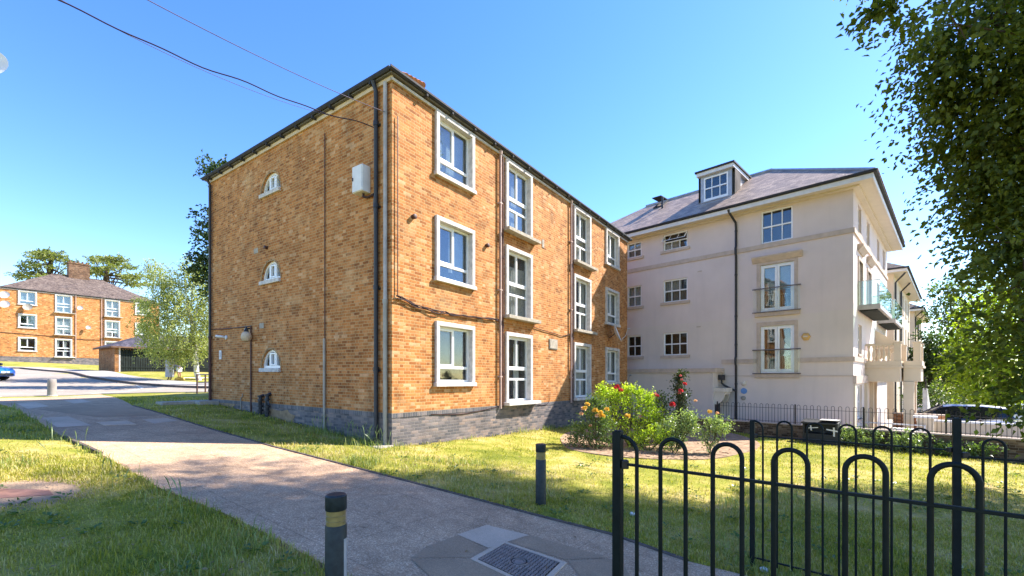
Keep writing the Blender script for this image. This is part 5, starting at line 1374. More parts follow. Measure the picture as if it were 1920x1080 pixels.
# thin sprays reaching out to the left
ES, ED = [], []
for px, py, y, n in ((1660, 22, 5.6, 10), (1640, 14, 5.6, 6), (1690, 40, 5.8, 8), (1715, 150, 7.4, 8), (1725, 180, 7.6, 6), (1722, 232, 8, 9), (1735, 255, 8, 6), (1765, 290, 8, 6), (1775, 395, 8, 10), (1760, 408, 8, 6), (1815, 395, 7.8, 8), (1745, 120, 7.4, 8), (1880, 590, 6.6, 5), (1888, 700, 6.3, 6), (1890, 770, 6.2, 5), (1700, 85, 7, 12), (1712, 120, 7.2, 12), (1706, 180, 7.4, 12), (1722, 200, 7.6, 12), (1735, 285, 7.8, 12), (1790, 325, 7.8, 12), (1770, 360, 7.8, 12), (1768, 420, 7.8, 14), (1800, 440, 7.6, 12), (1835, 470, 7.4, 12), (1850, 500, 7.2, 12)):
    for k in range(n):
        ES.append(np.array(at(px+(42 if py < 50 else 84)+random.uniform(-16, 16), py-14+random.uniform(-16, 16), y))); ED.append(np.array((-.75, random.uniform(-.3, .3), -.12)))
ep = sprays(np.array(ES), np.array(ED), .62, 13, .34, .055)
tree('lime_tree', TB, 'large dark leafy tree overhanging the picture from beyond the railings', 'tree', bl, .42, TB+Vector((-.6, .5, 6.5)), M['leaf_lime'], M['bark'], .10, .70, 14, 125, .55, extra=ep, flat=.4, aspect=.62)

# trees beyond the villas and car park
def blobs_px(spec): return [(tuple(at(px, py, y)), (rx*y/FPX, rx*y/FPX, rz*y/FPX)) for px, py, y, rx, rz in spec]
b = gp(1800, 752); b = Vector((at(1800, 700, 44).x, 44, -1.2))
tree('tall_tree', b, 'tall sparse pale green tree behind the villas, sky showing through', 'tree', blobs_px([(1775, 555, 44, 32, 22), (1810, 530, 44, 30, 18), (1845, 545, 44, 34, 24), (1760, 600, 44, 26, 20), (1800, 590, 44, 34, 24), (1750, 570, 44, 14, 10), (1835, 600, 44, 30, 30), (1790, 640, 44, 40, 25)]),
     .4, at(1800, 590, 44), M['leaf_mid'], M['bark'], .26, 1.2, 10, 26, .3)
b = Vector((at(1875, 700, 25).x, 25, -1.2))
tree('maple_tree', b, 'bright yellow green tree in the sun behind the parked cars', 'tree', blobs_px([(1850, 585, 25, 45, 40), (1905, 570, 25, 45, 45), (1835, 640, 24, 40, 34), (1885, 650, 25, 52, 45), (1815, 690, 24, 34, 26), (1865, 705, 24, 45, 32), (1918, 700, 25, 50, 45), (1835, 735, 24, 36, 16), (1890, 740, 24, 40, 16), (1940, 620, 25, 50, 60)]),
     .3, at(1875, 630, 25), M['leaf_bright'], M['bark'], .18, .7, 11, 75, .3)
for i, (px, py, y, rx, rz, lb) in enumerate(((1745, 660, 38, 38, 42, 'dark rounded tree directly beyond the balustrade and villas'), (1800, 670, 36, 40, 55, 'dark dense tree between the pale villas and the bright green tree'), (1722, 690, 47, 24, 32, 'small dark tree just past the farthest villa wall'))):
    c = at(px, py, y); b = Vector((c.x, y, -1.2))
    tree('dark_tree', b, lb, 'tree', blobs_px([(px, py, y, rx*.8, rz*.7), (px-rx*.5, py+rz*.4, y, rx*.6, rz*.5), (px+rx*.5, py+rz*.3, y, rx*.6, rz*.5), (px, py+rz*.9, y-.6, rx*.9, rz*.4), (px-2, py-rz*.5, y, rx*.5, rz*.45)]), .3, c, M['leaf_dark'] if i != 1 else M['leaf_mid'], M['bark'], .28, 1.0, 10, 40, .25)
for i in range(6):
    px = 1735+i*42; y = 30+i%3; c = at(px, 742, y); z = -1.2
    root = tree('shrub', Vector((c.x, y, z)), ['low dark shrub behind the first car roof', 'low shrub under the dark tree by the ramp rail', 'mid green shrub behind the middle of the car park', 'leafy shrub behind the pale car', 'leafy shrub under the bright green tree', 'dark shrub at the edge of the overhanging boughs'][i], 'shrub',
                [((c.x, y, .2), (1.2, .9, .9)), ((c.x+.7, y+.2, -.2), (.8, .8, .7)), ((c.x-.7, y, -.1), (.8, .8, .7))], .1, (c.x, y, -.2), M['leaf_dark' if i % 2 == 0 else 'leaf_mid'], M['bark'], .16, .6, 8, 60, .2, 'shrubs behind the car park')

# birch and other trees on the street side
bb = gp(375, 713); yb = bb.y
def bx_(px, py, dy=0): return at(px, py, yb+dy)
spec = [(365, 500, 0, 20, 16), (345, 520, 0, 24, 22), (380, 535, .5, 26, 26), (320, 545, 0, 24, 26), (290, 498, .3, 12, 14), (300, 520, .2, 13, 16), (305, 575, -.4, 26, 26), (345, 575, -.6, 30, 28), (380, 590, .3, 30, 30), (300, 610, 0, 30, 24), (335, 625, -.8, 34, 26), (375, 640, 0, 26, 20), (290, 635, .4, 22, 18), (310, 650, -.3, 22, 16), (345, 655, -.5, 18, 14), (268, 560, .5, 10, 10), (395, 620, .2, 22, 30), (400, 560, .5, 20, 30), (275, 600, .6, 14, 14)]
pend_S = []; pend_D = []
for px, py, dy, rx, rz in spec:
    for k in range(40):
        pend_S.append(np.array(bx_(px+random.gauss(0, rx*.7), py+random.uniform(-rz*.6, rz*.6), dy+random.gauss(0, .5)))); pend_D.append(np.array((random.gauss(0, .25), random.gauss(0, .25), -1)))
pe = sprays(np.array(pend_S), np.array(pend_D), 1.0, 16, .1, .05)
tree('birch_tree', bb, 'slender white stemmed birch with hanging pale green leaves beside the bin store', 'tree', [(tuple(bx_(px, py, dy)), (rx*yb/FPX, rx*yb/FPX, rz*yb/FPX)) for px, py, dy, rx, rz in spec], .17, bx_(352, 560), M['leaf_birch'], M['birch'], .125, .7, 12, 110, .5, extra=pe, flat=.25, aspect=.5)
yk = 27.0; c = at(428, 600, yk); zb = h1(c.x, yk)
tree('sycamore_tree', Vector((c.x, yk, zb)), 'dark green tree peeping past the far corner of the brick flats', 'tree', [(tuple(at(px, py, yk)), (rx*yk/FPX, rx*yk/FPX, rz*yk/FPX)) for px, py, rx, rz in ((412, 322, 24, 14), (386, 322, 11, 6), (430, 360, 20, 30), (384, 405, 16, 9), (378, 430, 10, 7), (395, 455, 20, 16), (382, 490, 22, 16), (375, 510, 16, 12), (420, 500, 34, 40), (430, 430, 30, 30), (392, 535, 20, 16), (440, 560, 40, 40))],
     .3, at(440, 460, yk), M['leaf_dark'], M['bark'], .20, .6, 9, 120, .2)
for i, (cx, hh, lb) in enumerate(((95, 478, 'layered spreading tree behind the roof, just before the far chimney'), (200, 492, 'layered spreading tree behind the roof, just past the far chimney'))):
    y = 82; c = at(cx, 560, y); rr = random.Random(i+4); spc = []
    for k in range(20):
        t = rr.random(); spc.append((cx+rr.uniform(-1, 1)*(24+46*t), hh-6+50*t+rr.uniform(-3, 3), y+rr.uniform(-3, 3), rr.uniform(10, 22), rr.uniform(1.5, 2.6)))
    tree('cedar_tree', Vector((c.x, y, h1(c.x, y))), lb, 'tree', blobs_px(spc), .5, at(cx, hh+12, y), M['leaf_cedar'], M['bark'], .34, .8, 10, 40, .05, 'layered trees behind the far flats', zflat=.35, flat=.6)

# ------------------------------------------------------------------ the rose bed
def rose(px, py, label, shape, m, n, leaf, flowers, seed, y=None, name='rose_bush', up=.5):
    """shape: (dx px, height px, half width px) stack; flowers: (px, py, petal material, radius)"""
    random.seed(seed); b = gp(px, py); y = b.y; k = y/FPX
    root = empty(name, b, label, 'rose bush'); mb = MB(); Ps = []; As = []
    for dx, hh, wd in shape:
        tip = b+Vector((dx*k, 0, hh*k)); w = wd*k
        limb(mb, b+Vector((random.gauss(0, .05), random.gauss(0, .05), -.05)), tip, .014, .006, .14, 6, 5)
        S = np.array(tip)+in_ball(n, .5)*np.array((w, w*.9, w*.85)); D = rng.normal(size=S.shape)*.6+np.array((0, 0, up))
        P, A = sprays(S, D, .22, 6, .1, .16); Ps.append(P); As.append(A)
        for j in range(4):
            limb(mb, b.lerp(tip, random.uniform(.3, .7)), tip+Vector(in_ball(1)[0]*w), .008, .004, .1, 4, 4)
    P = np.concatenate(Ps); A = np.concatenate(As); g = H(P[:, 0], P[:, 1])+.03; ok = P[:, 2] > g
    mb.build('stems', M['stem'], root); leaves('foliage', P[ok], A[ok], leaf, M[m], root, .62, .45)
    for i, (fx, fy, pm, r) in enumerate(flowers):
        c = np.array(at(fx, fy, y-.25-.1*(i % 3)))
        nP = 34; v = unit(rng.normal(size=(nP, 3))); v[:, 2] = np.abs(v[:, 2])*.8-.15
        leaves('flower', c+v*r*.18, v+rng.normal(size=v.shape)*.35, r*.85, M[pm], root, 1.1, .2, .3)
    return root
rose(1118, 842, 'rose bush with dark leaves and yellow blooms at the near end of the bed', [(-28, 38, 22), (0, 45, 24), (20, 40, 22), (-10, 62, 17), (10, 74, 17), (-20, 20, 24), (24, 16, 24), (-42, 14, 14), (0, 12, 26), (-2, 88, 8)], 'leaf_rose', 62, .055,
     [(1101, 758, 'petal_yellow', .075), (1094, 767, 'petal_peach', .075), (1090, 776, 'petal_peach', .06), (1116, 770, 'petal_yellow', .085), (1126, 774, 'petal_yellow', .08), (1138, 768, 'petal_yellow', .075), (1129, 780, 'petal_yellow', .085), (1107, 798, 'petal_peach', .045), (1097, 765, 'petal_yellow', .07), (1120, 779, 'petal_peach', .06)], 11)
rose(1185, 838, 'big glowing yellow green rose bush, the largest in the bed, topped by red blooms', [(-40, 60, 22), (-20, 85, 20), (0, 80, 22), (22, 72, 22), (42, 60, 20), (-52, 92, 12), (-55, 104, 7), (50, 45, 20), (20, 40, 26), (-20, 40, 26), (0, 20, 30), (40, 18, 24), (-6, 104, 9), (14, 98, 8), (30, 88, 10), (-34, 96, 10)], 'leaf_lush', 62, .06,
     [(1158, 725, 'petal_red', .07), (1164, 731, 'petal_red', .07), (1177, 780, 'petal_yellow', .09), (1201, 781, 'petal_peach', .06), (1154, 727, 'petal_red', .05)], 12, name='rose_bush')
rose(1240, 832, 'loose leggy rose bush with one pink bloom behind the yellow green bush', [(-12, 72, 13), (0, 84, 11), (8, 66, 14), (-18, 50, 16), (10, 45, 16), (0, 20, 18), (20, 28, 16), (-24, 22, 16), (30, 14, 14)], 'leaf_rose', 44, .06, [(1228, 741, 'petal_pink', .085), (1233, 743, 'petal_red', .06)], 13)
rose(1275, 842, 'tall dark narrow rose bush with small red blooms rising above the bed', [(-2, 126, 4), (-2, 112, 8), (2, 100, 11), (-2, 88, 14), (4, 76, 17), (-6, 60, 18), (6, 50, 18), (0, 32, 18), (2, 136, 2)], 'leaf_deep', 46, .06, [(1276, 705, 'petal_pink', .045), (1284, 720, 'petal_red', .06), (1276, 733, 'petal_red', .075), (1261, 759, 'petal_red', .09), (1278, 712, 'petal_pink', .04), (1274, 737, 'petal_pink', .05)], 14)
rose(1262, 850, 'pale silvery leaved rose bush in front of the tall dark one', [(-14, 44, 15), (4, 55, 16), (16, 44, 14), (-4, 24, 16), (10, 20, 15), (28, 68, 9), (36, 60, 10), (34, 46, 12)], 'leaf_pale', 44, .06, [(1304, 752, 'petal_peach', .05)], 15)
rose(1335, 852, 'small separate rose bush with a yellow bud at the end of the bed', [(-14, 34, 13), (2, 46, 14), (16, 40, 13), (-4, 18, 13), (10, 60, 8), (24, 52, 8), (-6, 58, 6)], 'leaf_pale', 36, .055, [(1331, 772, 'petal_yellow', .065), (1345, 775, 'petal_peach', .05)], 16)
rose(1218, 846, 'low light green rose growth at the foot of the big bush', [(-10, 26, 16), (6, 34, 16), (18, 20, 16), (-26, 16, 16), (34, 14, 14), (30, 30, 12)], 'leaf_lush', 40, .055, [], 17)
# brushwood and stones lying on the bed
random.seed(5); mb = MB()
for k in range(70):
    p = gp(random.uniform(1080, 1400), random.uniform(846, 866)); a = random.uniform(0, 6.28); L = random.uniform(.1, .4)
    if inside(BED, np.array([p.x]), np.array([p.y]))[0]:
        z = p.z+.03; mb.tube([p+Vector((0, 0, .03)), p+Vector((math.cos(a)*L*.5, math.sin(a)*L*.5, .05)), p+Vector((math.cos(a+.4)*L, math.sin(a+.4)*L, .03))], .006, 4)
o = mb.build('twig_litter', M['timber']); tag(o, 'dry brown twigs scattered over the soil of the rose bed', 'twigs', kind='stuff')

# ------------------------------------------------------------------ bow top railings beside the camera
def post(p, wd, z0, z1, ang, root, m='iron'):
    mb = MB(); h_ = wd/2; c, s = math.cos(ang), math.sin(ang)
    fr = lambda a, b, z: Vector((p.x+a*c-b*s, p.y+a*s+b*c, z))
    m_ = MB(fr); m_.box(-h_, h_, -h_, h_, z0, z1); m_.poly([(-h_*.8, -h_*.8, z1+.004), (h_*.8, -h_*.8, z1+.004), (h_*.8, h_*.8, z1+.004), (-h_*.8, h_*.8, z1+.004)])
    m_.build('post', M[m], root, bevel=.004)
def hoop_run(root, A, d, ss, zrail, ztop, r, m, quarter=None, zlow=None, length=None, base=None, wd_rail=.022, seg=10):
    """bars in pairs joined by a bow at the top; ss are distances along the run"""
    A = Vector((A[0], A[1], 0)); d = Vector((d[0], d[1], 0)).normalized()
    ang = math.atan2(d.y, d.x)
    P = lambda s, z: Vector((A.x+d.x*s, A.y+d.y*s, z))
    i = 0
    if quarter is not None:
        s1 = ss[0]; z0 = h1(*P(s1, 0).xy)+.05; rad = (s1-quarter)
        pts = [P(s1, z0), P(s1, ztop-.02-rad)]+[P(s1-rad+rad*math.cos(t), ztop-.02-rad+rad*math.sin(t)) for t in np.linspace(.2, math.pi/2, 7)]
        mb = MB(); mb.tube(pts, r, seg); mb.build('hoop', M[m], root, smooth=True); i = 1
    while i+1 < len(ss):
        s0, s1 = ss[i], ss[i+1]; c = (s0+s1)/2; rad = (s1-s0)/2; z0 = h1(*P(c, 0).xy)+.05
        pts = [P(s0, z0), P(s0, ztop-rad-r)]+[P(c-rad*math.cos(t), ztop-rad-r+rad*math.sin(t)) for t in np.linspace(.15, math.pi-.15, 13)]+[P(s1, ztop-rad-r), P(s1, z0)]
        mb = MB(); mb.tube(pts, r, seg); mb.build('hoop', M[m], root, smooth=True); i += 2
    L = length
    fr = lambda a, b, z: Vector((A.x+d.x*a-d.y*b, A.y+d.y*a+d.x*b, z))
    mb = MB(fr); mb.box(.02, L, -wd_rail/2, wd_rail/2, zrail-.010, zrail+.004); mb.build('rail', M[m], root, bevel=.002)
    z0 = h1(*P(0, 0).xy); z1 = h1(*P(L, 0).xy)
    mb = MB(fr)
    for a, b in (((0.02, z0), (L, z1)),):
        mb.prism([(a[0], a[1]+.09), (b[0], b[1]+.09), (b[0], b[1]+.105), (a[0], a[1]+.105)], 1, -wd_rail/2, wd_rail/2)
    mb.build('rail', M[m], root)
    return P, ang
kf = .848
A1 = (.7262*kf, 2.9989*kf); d1 = (.7786, -.6275); sp = .1565*kf
n1 = empty('bow_top_railing', Vector((*A1, h1(*A1))), 'black green bow top railing in front, running from a square post out of the frame', 'railing', 'bow top railings by the path')
P, an_ = hoop_run(n1, A1, d1, [.12*kf+sp*k for k in range(15)], 1.104, 1.276, .0112, 'iron', .012, None, 2.02, seg=12)
post(P(-.012, 0), .05, h1(*A1)-.1, 1.286, an_, n1); post(P(2.05, 0), .05, h1(*P(2.05, 0).xy)-.1, 1.286, an_, n1)
mb = MB(); c = P(.03, 1.09); mb.box(c.x-.02, c.x+.02, c.y-.02, c.y+.02, 1.075, 1.125); mb.build('clamp', M['rust_iron'], n1, bevel=.006)
A2 = (3.1048*kf, 5.7535*kf); d2 = (.7992, -.6011)
n2 = empty('bow_top_railing', Vector((*A2, h1(*A2))), 'black green bow top railing panel standing behind the front one, between two posts', 'railing', 'bow top railings by the path')
P2, an2 = hoop_run(n2, A2, d2, [.12*kf+sp*k for k in range(11)], .948, 1.130, .0105, 'iron', .012, None, 1.585)
post(P2(0, 0), .048, h1(*A2)-.1, 1.115, an2, n2); post(P2(1.60, 0), .056, h1(*P2(1.6, 0).xy)-.1, 1.228, an2, n2)
for s in (.03, 1.56):
    mb = MB(); c = P2(s, .945); mb.box(c.x-.022, c.x+.022, c.y-.018, c.y+.018, .925, .968); mb.build('clamp', M['rust_iron'], n2, bevel=.006)
A3 = tuple(P2(1.60, 0).xy)
n3 = empty('bow_top_railing', Vector((*A3, h1(*A3))), 'stepped down bow top railing panel going out at the picture edge past the thick post', 'railing', 'bow top railings by the path')
P3, an3 = hoop_run(n3, A3, d2, [.161+sp*k for k in range(9)], .90, 1.072, .0105, 'iron', None, None, 1.7)
post(P3(1.72, 0), .05, h1(*P3(1.72, 0).xy)-.1, 1.08, an3, n3)
mb = MB(); c = P3(.05, .9); mb.box(c.x-.03, c.x+.03, c.y-.02, c.y+.02, .885, .935); mb.build('clamp', M['rust_iron'], n3, bevel=.006)

# ------------------------------------------------------------------ bollards
def lamp_bollard(p, h, label, sticker=False):
    root = empty('lamp_bollard', p, label, 'bollard', 'lamp bollards along the path'); mb = MB(); r = .0775
    mb.lathe(p, [(r, -.05), (r, h-.235), (r-.004, h-.228)], 28); mb.build('post', M['bollard'], root, smooth=True)
    mb = MB(); mb.lathe(p, [(r-.007, h-.228), (r-.007, h-.118)], 28); mb.build('lens', M['amber'], root, smooth=True)
    mb = MB()
    for z in (h-.195, h-.155): mb.lathe(p, [(r-.008, z-.004), (r-.003, z), (r-.008, z+.004)], 28)
    mb.build('louvre', M['amber'], root, smooth=True)
    mb = MB(); mb.lathe(p, [(r-.004, h-.118), (r, h-.112), (r, h-.012), (r-.012, h-.001), (.02, h)], 28); mb.build('cap', M['bollard'], root, smooth=True)
    if sticker:
        mb = MB(); n = 7; q = []
        for k in range(n+1):
            t = -.42+.55*k/n; q.append((p.x+(r+.001)*math.cos(t), p.y+(r+.001)*math.sin(t)))
        z0 = p.z+h-.70; z1 = p.z+h-.33
        for a, b in zip(q[:-1], q[1:]): mb.poly([(*a, z0), (*b, z0), (*b, z1), (*a, z1)])
        mb.build('sticker', M['pipe_pale'], root)
M['bollard'] = mat_simple('black_green_bollard_paint', (0.020, 0.026, 0.026), .5, .4, var=.5, scale=18, bump=.1)
yy = 3.36; bx2 = Vector(((630-CX)/FPX*yy, yy, 0)); bx2.z = h1(bx2.x, bx2.y); lamp_bollard(bx2, EYE-(926-HY)/FPX*yy-bx2.z, 'black lamp bollard with a murky amber band, close by at the edge of the paving', True)
b2 = gp(1014, 946); lamp_bollard(b2, (946-832)*b2.y/FPX, 'black lamp bollard with an amber band standing in the grass beyond the path')
b3 = gp(97.5, 743); hs = 33*b3.y/FPX
sbp = empty('stone_bollard', b3, 'short stout weathered concrete bollard where the path meets the road', 'bollard')
r_ = 6.4*b3.y/FPX; mb = MB(); mb.lathe(b3, [(r_*1.05, -.1), (r_*1.02, .1), (r_, hs*.8), (r_*.96, hs*.93), (r_*.8, hs*.985), (r_*.3, hs)], 16); mb.build('shaft', M['stone_post'] if 'stone_post' in M else M['kerb'], sbp, smooth=True)
mb = MB(); mb.lathe(b3, [(r_*1.25, -.05), (r_*1.2, .03), (r_*1.03, .06)], 16); mb.build('base', M['concrete'], sbp)

# ------------------------------------------------------------------ garden wall with its railing
nl = Vector((-.70415, -.71005, 0))
W0 = P0+nl*2.5
Wd = -dl        # along the wall, towards the right of the picture
def wp(s, n, z): return W0+Wd*s+nl*n+Vector((0, 0, z))
gw = empty('garden_wall', W0+Vector((0, 0, -.7)), 'low brown brick garden wall with a pale coping under a thin railing', 'wall')
mb = MB(wp); S0, S1 = -5.5, 14.0
mb.box(S0, S1, -.1, .1, -1.5, -.235); mb.build('wall', M['brick_wall'], gw)
mb = MB(wp); mb.box(S0, S1, -.14, .14, -.235, -.19); mb.build('coping', M['stone'], gw, bevel=.008)
mb = MB(wp); mb.box(S0-7, S0, -.1, .1, -1.5, -.45); mb.build('lower_wall', M['brick_wall'], gw)
rl = empty('wall_top_railing', W0+Vector((0, 0, -.19)), 'thin black bow top railing along the top of the low garden wall', 'railing')
def px_s(px):   # distance along the wall where a photo column crosses it
    t = (px-CX)/FPX; o = W0; return (t*o.y-o.x)/(Wd.x-t*Wd.y)
zr0, zr1 = -.19, .52
hps = []
s = px_s(1352)
while s < 13.6: hps.append(s); s += .21
for i, s in enumerate(hps):
    w2 = .048; z1 = zr1
    pts = [wp(s, 0, zr0), wp(s, 0, z1-w2)]+[wp(s+w2-w2*math.cos(t), 0, z1-w2+w2*math.sin(t)) for t in np.linspace(.4, math.pi-.4, 6)]+[wp(s+2*w2, 0, z1-w2), wp(s+2*w2, 0, zr0)]
    mb = MB(); mb.tube(pts, .0075, 5); mb.build('hoop', M['rust_iron'], rl)
mb = MB(wp)
for z in (zr0+.05, zr1-.15): mb.box(px_s(1345), 13.9, -.012, .012, z-.006, z+.006)
mb.build('rail', M['rust_iron'], rl)
for px in (1345, 1491, 1619, 1774):
    s = px_s(px); mb = MB(wp); mb.box(s-.022, s+.022, -.022, .022, zr0, zr1+.02); mb.build('post', M['rust_iron'], rl)

# storage bin on the grass
sbx = gp(1545, 823); q0 = px_s(1545)
bn = empty('storage_bin', wp(q0, .55, -.8), 'black plastic storage box with white crossed tape standing before the garden wall', 'storage box')
fr = lambda a, b, z: wp(q0+a, .50+b, z)
zb = -.82
mb = MB(fr); mb.box(-.50, .52, -.28, .28, zb, zb+.40); mb.box(-.50, -.44, -.28, .28, zb+.40, zb+.82); mb.box(.46, .52, -.28, .28, zb+.40, zb+.76); mb.box(-.44, .46, -.28, -.22, zb+.40, zb+.8); mb.build('body', M['black_plastic'], bn, bevel=.01)
mb = MB(fr); mb.prism([(-.30, zb+.80), (.33, zb+.74), (.33, zb+.80), (-.30, zb+.88)], 0, -.54, .54); mb.build('lid', M['black_plastic'], bn, bevel=.01)
mb = MB(fr); mb.box(.0, .53, -.2, .3, zb+.885, zb+.90); mb.build('lid_sheet', M['concrete_white'], bn)
mb = MB(fr); mb.prism([(-.40, zb+.56), (-.05, zb+.60), (-.05, zb+.63), (-.40, zb+.59)], 1, .20, .21); mb.prism([(.20, zb+.56), (.56, zb+.50), (.56, zb+.55), (.20, zb+.60)], 1, .285, .293); mb.prism([(.40, zb+.35), (.45, zb+.35), (.44, zb+.66), (.39, zb+.66)], 1, .294, .30); mb.prism([(-.27, zb+.5), (-.23, zb+.5), (-.25, zb+.68), (-.29, zb+.68)], 1, .211, .22); mb.build('tape', M['white'], bn)

# plants along the wall
random.seed(21)
wl = ['weedy plant with sunlit leaves at the wall foot next to the black box', 'second clump of weedy leaves along the garden wall from the black box', 'third clump of weedy leaves along the garden wall from the black box', 'clump of weeds before the wall near the railing post', 'clump of weeds by the wall beyond the thick fence post', 'last clump of weeds along the wall toward the overhanging boughs']
for i, px in enumerate((1595, 1640, 1680, 1720, 1775, 1830)):
    s = px_s(px); c = wp(s, .45, 0); c.z = h1(c.x, c.y)
    root = empty('wall_weed', c, wl[i], 'plant', 'weeds along the garden wall'); mb = MB(); Ps = []; As = []
    for k in range(9):
        tip = c+Vector((random.gauss(0, .28), random.gauss(0, .22), random.uniform(.3, .75 if i < 4 else .5))); limb(mb, c+Vector((random.gauss(0, .1), random.gauss(0, .1), 0)), tip, .007, .003, .1, 4, 4)
        Sx = np.array(c)+(np.array(tip)-np.array(c))*rng.uniform(.3, 1, (20, 1)); Pq, Aq = sprays(Sx, rng.normal(size=Sx.shape)+np.array((0, 0, .3)), .16, 4, .2, .15); Ps.append(Pq); As.append(Aq)
    mb.build('stems', M['stem'], root); leaves('foliage', np.concatenate(Ps), np.concatenate(As), .075, M['leaf_pale' if i < 4 else 'leaf_rose'], root, .55, .4)

# ------------------------------------------------------------------ forecourt beyond the wall
sheet('forecourt_paving', [tuple(wp(-6, -2.45, 0).xy), tuple(wp(-6, -.15, 0).xy), tuple(wp(14, -.15, 0).xy), tuple(wp(40, 0, 0).xy), (60, 60), (30, 44), tuple(ptV(-.05, 12, 0).xy), tuple(ptV(-.05, -.05, 0).xy)], 2.0, .02, M['pavement'])
def box_thing(name, lab, cat, c, ang, parts):
    root = empty(name, c, lab, cat); ca, sa = math.cos(ang), math.sin(ang)
    fr = lambda a, b, z: Vector((c.x+a*ca-b*sa, c.y+a*sa+b*ca, c.z+z))
    for pn, mm, boxes in parts:
        mb = MB(fr)
        for bx in boxes: mb.box(*bx)
        mb.build(pn, M[mm], root, bevel=.01)
    return root
aw = math.atan2(Wd.y, Wd.x)
c = at(1830, 800, 17.5); c.z = -1.2
box_thing('low_white_wall', 'long low white rendered wall behind the wall railing', 'wall', c, aw, [('wall', 'render_cream', [(-1.7, 3.4, -.1, .1, -.3, .92)]), ('coping', 'white', [(-1.74, 3.44, -.14, .14, .92, 1.0)])])
c = at(1735, 800, 17.9); c.z = -1.2
box_thing('gate_pier', 'short pale pier with a wide cap at the end of the low white wall', 'pier', c, aw, [('pier', 'render_cream', [(-.25, .25, -.2, .2, -.3, 1.12)]), ('cap', 'white', [(-.36, .36, -.3, .3, 1.12, 1.2)])])
c = at(1718, 800, 19.5); c.z = -1.15
box_thing('brick_screen', 'orange brick screen wall between the pale pier and the portico', 'wall', c, aw, [('wall', 'brick_orange', [(-.75, .95, -.11, .11, -.3, 1.05)]), ('coping', 'stone', [(-.8, 1.0, -.15, .15, 1.05, 1.11)])])
c = at(1700, 800, 17.2); c.z = -1.0
box_thing('planter_box', 'white square planter box on the paving behind the railing', 'planter', c, aw, [('box', 'white', [(-.38, .38, -.3, .3, 0, .50), ]), ('rim', 'white', [(-.42, .42, -.34, .34, .50, .56)])])
c = at(1655, 800, 18.6); c.z = -1.1
rr_ = box_thing('glass_ramp_screen', 'pale rail and low screen of the entrance ramp beside the portico', 'railing', c, aw, [('rail', 'white', [(-1.0, 1.3, -.03, .03, .70, .75)]), ('post', 'white', [(1.26, 1.32, -.03, .03, 0, .75), (-1.0, -.94, -.03, .03, 0, .75)]), ('screen', 'blind', [(-.9, 1.2, -.01, .01, .05, .45)])])
# raking stair wall with handrail farther along
c = at(1738, 760, 27); c.z = -1.2
root = empty('stair_wall', c, 'white raking stair wall with sloping dark handrail beyond the portico', 'wall')
fr = lambda a, b, z: Vector((c.x+dr.x*a-dl.x*b, c.y+dr.y*a-dl.y*b, c.z+z))
mb = MB(fr); mb.prism([(-2.5, -.3), (2.6, -.3), (2.6, .6), (-2.5, 2.1)], 1, -.1, .1); mb.build('wall', M['white'], root)
mb = MB(fr); mb.tube([(-2.5, 0, 2.75), (2.6, 0, 1.2)], .03, 6); mb.tube([(-2.5, 0, 2.35), (2.6, 0, .85)], .02, 6)
for k in range(6): mb.tube([(-2.5+k, 0, 2.0-.3*k), (-2.5+k, 0, 2.75-.305*k)], .02, 5)
mb.build('handrail', M['rust_iron'], root)
